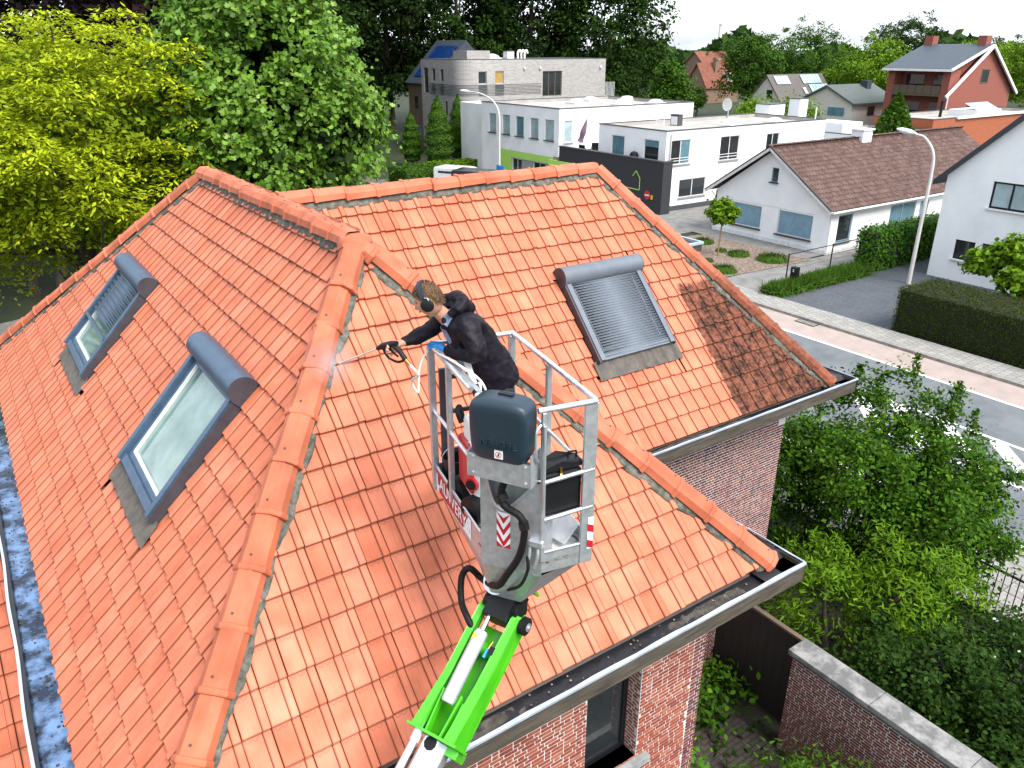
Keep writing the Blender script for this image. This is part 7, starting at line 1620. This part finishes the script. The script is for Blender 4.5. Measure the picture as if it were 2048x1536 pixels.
# jacket: torso, skirt and sleeves
jv = [(.14, .425, .78, (.165, .20)), (.085, .425, .95, (.15, .19)), (.005, .42, 1.10, (.14, .185)), (-.10, .42, 1.25, (.145, .20)), (-.19, .42, 1.37, (.135, .175)), (-.30, .415, 1.465, (.075, .085)),
      (-.215, .225, 1.43, .09), (-.18, .155, 1.33, .086), (-.15, .105, 1.24, .078), (-.235, .275, 1.215, .066), (-.315, .44, 1.195, .05),
      (-.225, .60, 1.395, .085), (-.335, .63, 1.315, .072), (-.445, .64, 1.255, .064), (-.535, .615, 1.243, .052), (-.605, .59, 1.238, .043)]
je = [(0, 1), (1, 2), (2, 3), (3, 4), (4, 5), (4, 6), (6, 7), (7, 8), (8, 9), (9, 10), (4, 11), (11, 12), (12, 13), (13, 14), (14, 15)]
jk = fuse('jacket', [skinned('jk', jv, je, root=2)], M['jacket'], man, voxel=.010, smooth_it=2, disp=(.09, .035))
hood = [tube_mesh([(-.315, .30, 1.50), (-.26, .28, 1.54), (-.20, .33, 1.565), (-.185, .42, 1.57), (-.20, .50, 1.565), (-.26, .55, 1.54), (-.315, .54, 1.50)], [.028, .042, .055, .06, .055, .042, .028], 12), tube_mesh([(-.19, .36, 1.545), (-.14, .42, 1.50), (-.17, .5, 1.53)], [.05, .07, .05], 12),
        tube_mesh([(-.30 + .075*math.cos(t)*.9, .415 + .085*math.sin(t), 1.475 + .055*math.cos(t)) for t in np.linspace(-2.2, 2.2, 15)], .03, 10)]
fuse('hood', hood, M['jacket'], man, voxel=.009, smooth_it=3, disp=(.07, .03))
b = MB(bw)                                                          # pale blue lining turned out at collar and front
b.add([(-.30, .325, 1.545), (-.255, .285, 1.565), (-.30, .275, 1.49), (-.335, .29, 1.425), (-.355, .315, 1.44), (-.335, .335, 1.50)], [(0, 1, 2), (0, 2, 5), (2, 3, 5), (3, 4, 5)]); b.build('collar_lining', M['lining'], man)
b = MB(bw); rows = []
for i in range(9):
    t = i/8; z = 1.42 - .30*t; rows.append([(-.365 + .12*t - .01*math.sin(t*9), .36 - .02*t, z), (-.375 + .135*t, .32 - .02*t, z - .01), (-.345 + .15*t, .285 - .0*t + .008*math.sin(t*12), z - .02)])
for i in range(8):
    for k in range(2): b.quad(rows[i][k], rows[i][k+1], rows[i+1][k+1], rows[i+1][k])
b.build('front_lining', M['lining'], man, smooth=True)
tv = [(.11, .425, .96, (.13, .165)), (.105, .425, .83, (.135, .17)), (.08, .335, .70, .10), (.0, .322, .47, .08), (.05, .33, .26, .068), (.08, .33, .10, .06), (.11, .505, .70, .10), (.055, .51, .46, .08), (.09, .505, .26, .068), (.13, .50, .10, .06)]
fuse('trousers', [skinned('tr', tv, [(0, 1), (1, 2), (2, 3), (3, 4), (4, 5), (1, 6), (6, 7), (7, 8), (8, 9)], root=0)], M['trousers'], man, voxel=.011, smooth_it=2, disp=(.08, .02))
for s0, l0 in ((.07, .33), (.12, .50)):
    b = MB(bw); b.tube([(s0 + .05, l0, .055), (s0, l0, .06), (s0 - .08, l0, .05), (s0 - .17, l0, .04), (s0 - .20, l0, .035)], [.045, .055, .055, .045, .025], 12); b.build('shoe', M['black_plastic'], man, smooth=True)
# hair: cap plus strands swept from the crown
bmx = bmesh.new(); bmesh.ops.create_uvsphere(bmx, u_segments=28, v_segments=18, radius=1); dele = []
for v in bmx.verts:
    x, y, z = v.co
    if z < .12 + .55*max(0, x) - .62*max(0, -x): dele.append(v)
bmesh.ops.delete(bmx, geom=dele, context='VERTS')
for v in bmx.verts: x, y, z = v.co; v.co = bw(*hd(x*.106, y*.083, z*.128 if z > 0 else z*.122))
me = bpy.data.meshes.new('hair'); bmx.to_mesh(me); bmx.free(); me.materials.append(M['hair']); me.polygons.foreach_set('use_smooth', [True]*len(me.polygons)); hair = adopt(link(bpy.data.objects.new('hair', me)), man)
rs = np.random.RandomState(9); n = 2600; d = unit(rs.normal(size=(n*3, 3))); keep = d[:, 2] > .10 + .5*np.maximum(0, d[:, 0]) - .66*np.maximum(0, -d[:, 0]); d = d[keep][:n]
HM = np.array([[*(BS*hf.x + BL_*hf.y + Vector((0, 0, hf.z)))], [*(BS*hr.x + BL_*hr.y + Vector((0, 0, hr.z)))], [*(BS*hu.x + BL_*hu.y + Vector((0, 0, hu.z)))]]); hc = np.array(V3(HC_))
pos = hc + (d*np.array([.108, .085, .130])) @ HM; nor = d @ HM; flow = np.stack([d[:, 0]*.6 + .55*(d[:, 2] > .5), d[:, 1]*.8, -1.0*np.ones(len(d))*(1 - d[:, 2]) - .1], 1) @ HM + rs.normal(size=(len(d), 3))*.18
leaves('hair_strands', pos, nor + rs.normal(size=nor.shape)*.35, flow, .042*rs.uniform(.7, 1.3, len(d)), BLADE*np.array([.8, 1]), M['hair'], hair)
# ear defenders
ed_ = MB(bw); pth = [hd(.012*math.cos(t)*0 + .004, .094*math.cos(t), .0 + .137*math.sin(t)) for t in np.linspace(R(18), R(162), 17)]
rows = []
for t in np.linspace(R(14), R(166), 21): rows.append([hd(-.014, .099*math.cos(t), .139*math.sin(t)), hd(.018, .099*math.cos(t), .139*math.sin(t)), hd(.018, .104*math.cos(t), .146*math.sin(t)), hd(-.014, .104*math.cos(t), .146*math.sin(t))])
for i in range(20): ed_.add(rows[i] + rows[i+1], [(k, (k+1) % 4, 4 + (k+1) % 4, 4 + k) for k in range(4)])
M['navy'] = pm('dark_blue_headband', (.010, .022, .045), rough=.5); eb = ed_.build('ear_defender_band', M['navy'], man)
for s in (-1, 1):
    b = MB(bw); b.tube([hd(-.006, s*.072, -.022), hd(-.006, s*.082, -.022), hd(-.006, s*.098, -.022), hd(-.006, s*.113, -.022), hd(-.006, s*.119, -.022)], [.036, .046, .050, .041, .02], 20); cp = b.build('ear_cup', M['black_plastic'], man, smooth=True)
    b = MB(bw); b.tube([hd(-.006, s*.083, -.022), hd(-.006, s*.087, -.022)], .0475, 20); b.build('yellow_ring', M['yellow'], cp)
    b = MB(bw); b.tube(curve_path([hd(-.010, s*.102, .036), hd(-.034, s*.108, .02), hd(-.03, s*.112, -.02)], 5), .003, 6); b.build('wire_yoke', M['steel'], cp)
# spray gun, lance, hose, mist
gun = thing('spray_gun', 'black pressure washer gun with thin steel lance aimed at the hip', 'spray gun', tuple(bw(-.70, .575, 1.2)))
g0 = Vector((-.70, .575, 1.228)); gu = Vector((0, 0, 1)); gu = (gu - GD*gu.dot(GD)).normalized(); gs = GD.cross(gu)
def gp(f, u, w=0): p = g0 + GD*f + gu*u + gs*w; return (p.x, p.y, p.z)
cpart('gun_body', M['black_plastic'], lambda b: b.tube([gp(-.10, .005), gp(-.04, .012), gp(.06, .018), gp(.13, .014)], [.018, .026, .026, .016], 12), gun, smooth=True)
cpart('gun_grip', M['black_plastic'], lambda b: b.tube([gp(-.06, .0), gp(-.10, -.06), gp(-.125, -.125)], [.021, .019, .02], 10), gun, smooth=True)
cpart('trigger_guard', M['black_plastic'], lambda b: b.tube(curve_path([gp(.07, .0), gp(.05, -.07), gp(-.03, -.125), gp(-.12, -.13)], 5), .010, 8), gun, smooth=True)
cpart('trigger', M['black_plastic'], lambda b: b.tube([gp(.0, -.01), gp(-.03, -.06), gp(-.06, -.09)], .008, 8), gun)
cpart('hose_coupling', M['brass'], lambda b: b.tube([gp(-.13, -.13), gp(-.155, -.175)], .013, 10), gun, smooth=True)
cpart('lance', M['steel'], lambda b: b.tube([gp(.12, .014), gp(.66, .0)], .0065, 8), gun, smooth=True); cpart('nozzle', M['brass'], lambda b: b.tube([gp(.64, .0), gp(.70, -.002)], .011, 10), gun, smooth=True)
hs = MB(bw); hs.tube(curve_path([gp(-.155, -.175), gp(-.20, -.26), (-.56, .50, .96), (-.52, .50, .86), (-.50, .53, .90), (-.48, .56, 1.02), (-.43, .60, 1.10), (-.38, .56, 1.17), (-.365, .42, 1.178), (-.31, .15, 1.185), (-.20, -.05, 1.10), (-.14, -.02, .85), (-.12, .05, .6)], 10), .0088, 10)
tag(hs.build('water_hose', M['white_plastic'], None, smooth=True), 'white water hose from the spray gun over the basket rail', 'hose')

# fine water mist where the jet meets the hip
mm = bpy.data.materials.new('water_mist'); mm.use_nodes = True; nt = mm.node_tree; nt.nodes.clear()
mo = nt.nodes.new('ShaderNodeOutputMaterial'); pv = nt.nodes.new('ShaderNodeVolumePrincipled'); pv.inputs['Color'].default_value = (.95, .96, 1, 1); pv.inputs['Density'].default_value = .55; nt.links.new(pv.outputs[0], mo.inputs['Volume'])
tip = V3(gp(.70, -.002)); hit = Vector((2.45, 6.62, 8.56)); b = MB(); b.tube([tip, tip.lerp(hit, .35), tip.lerp(hit, .7), tip.lerp(hit, .92), hit], [.015, .05, .13, .25, .20], 14)
mist = b.build('water_mist', mm, None, smooth=True); tag(mist, 'pale water mist between the lance tip and the hip tiles', 'mist'); stuff(mist)
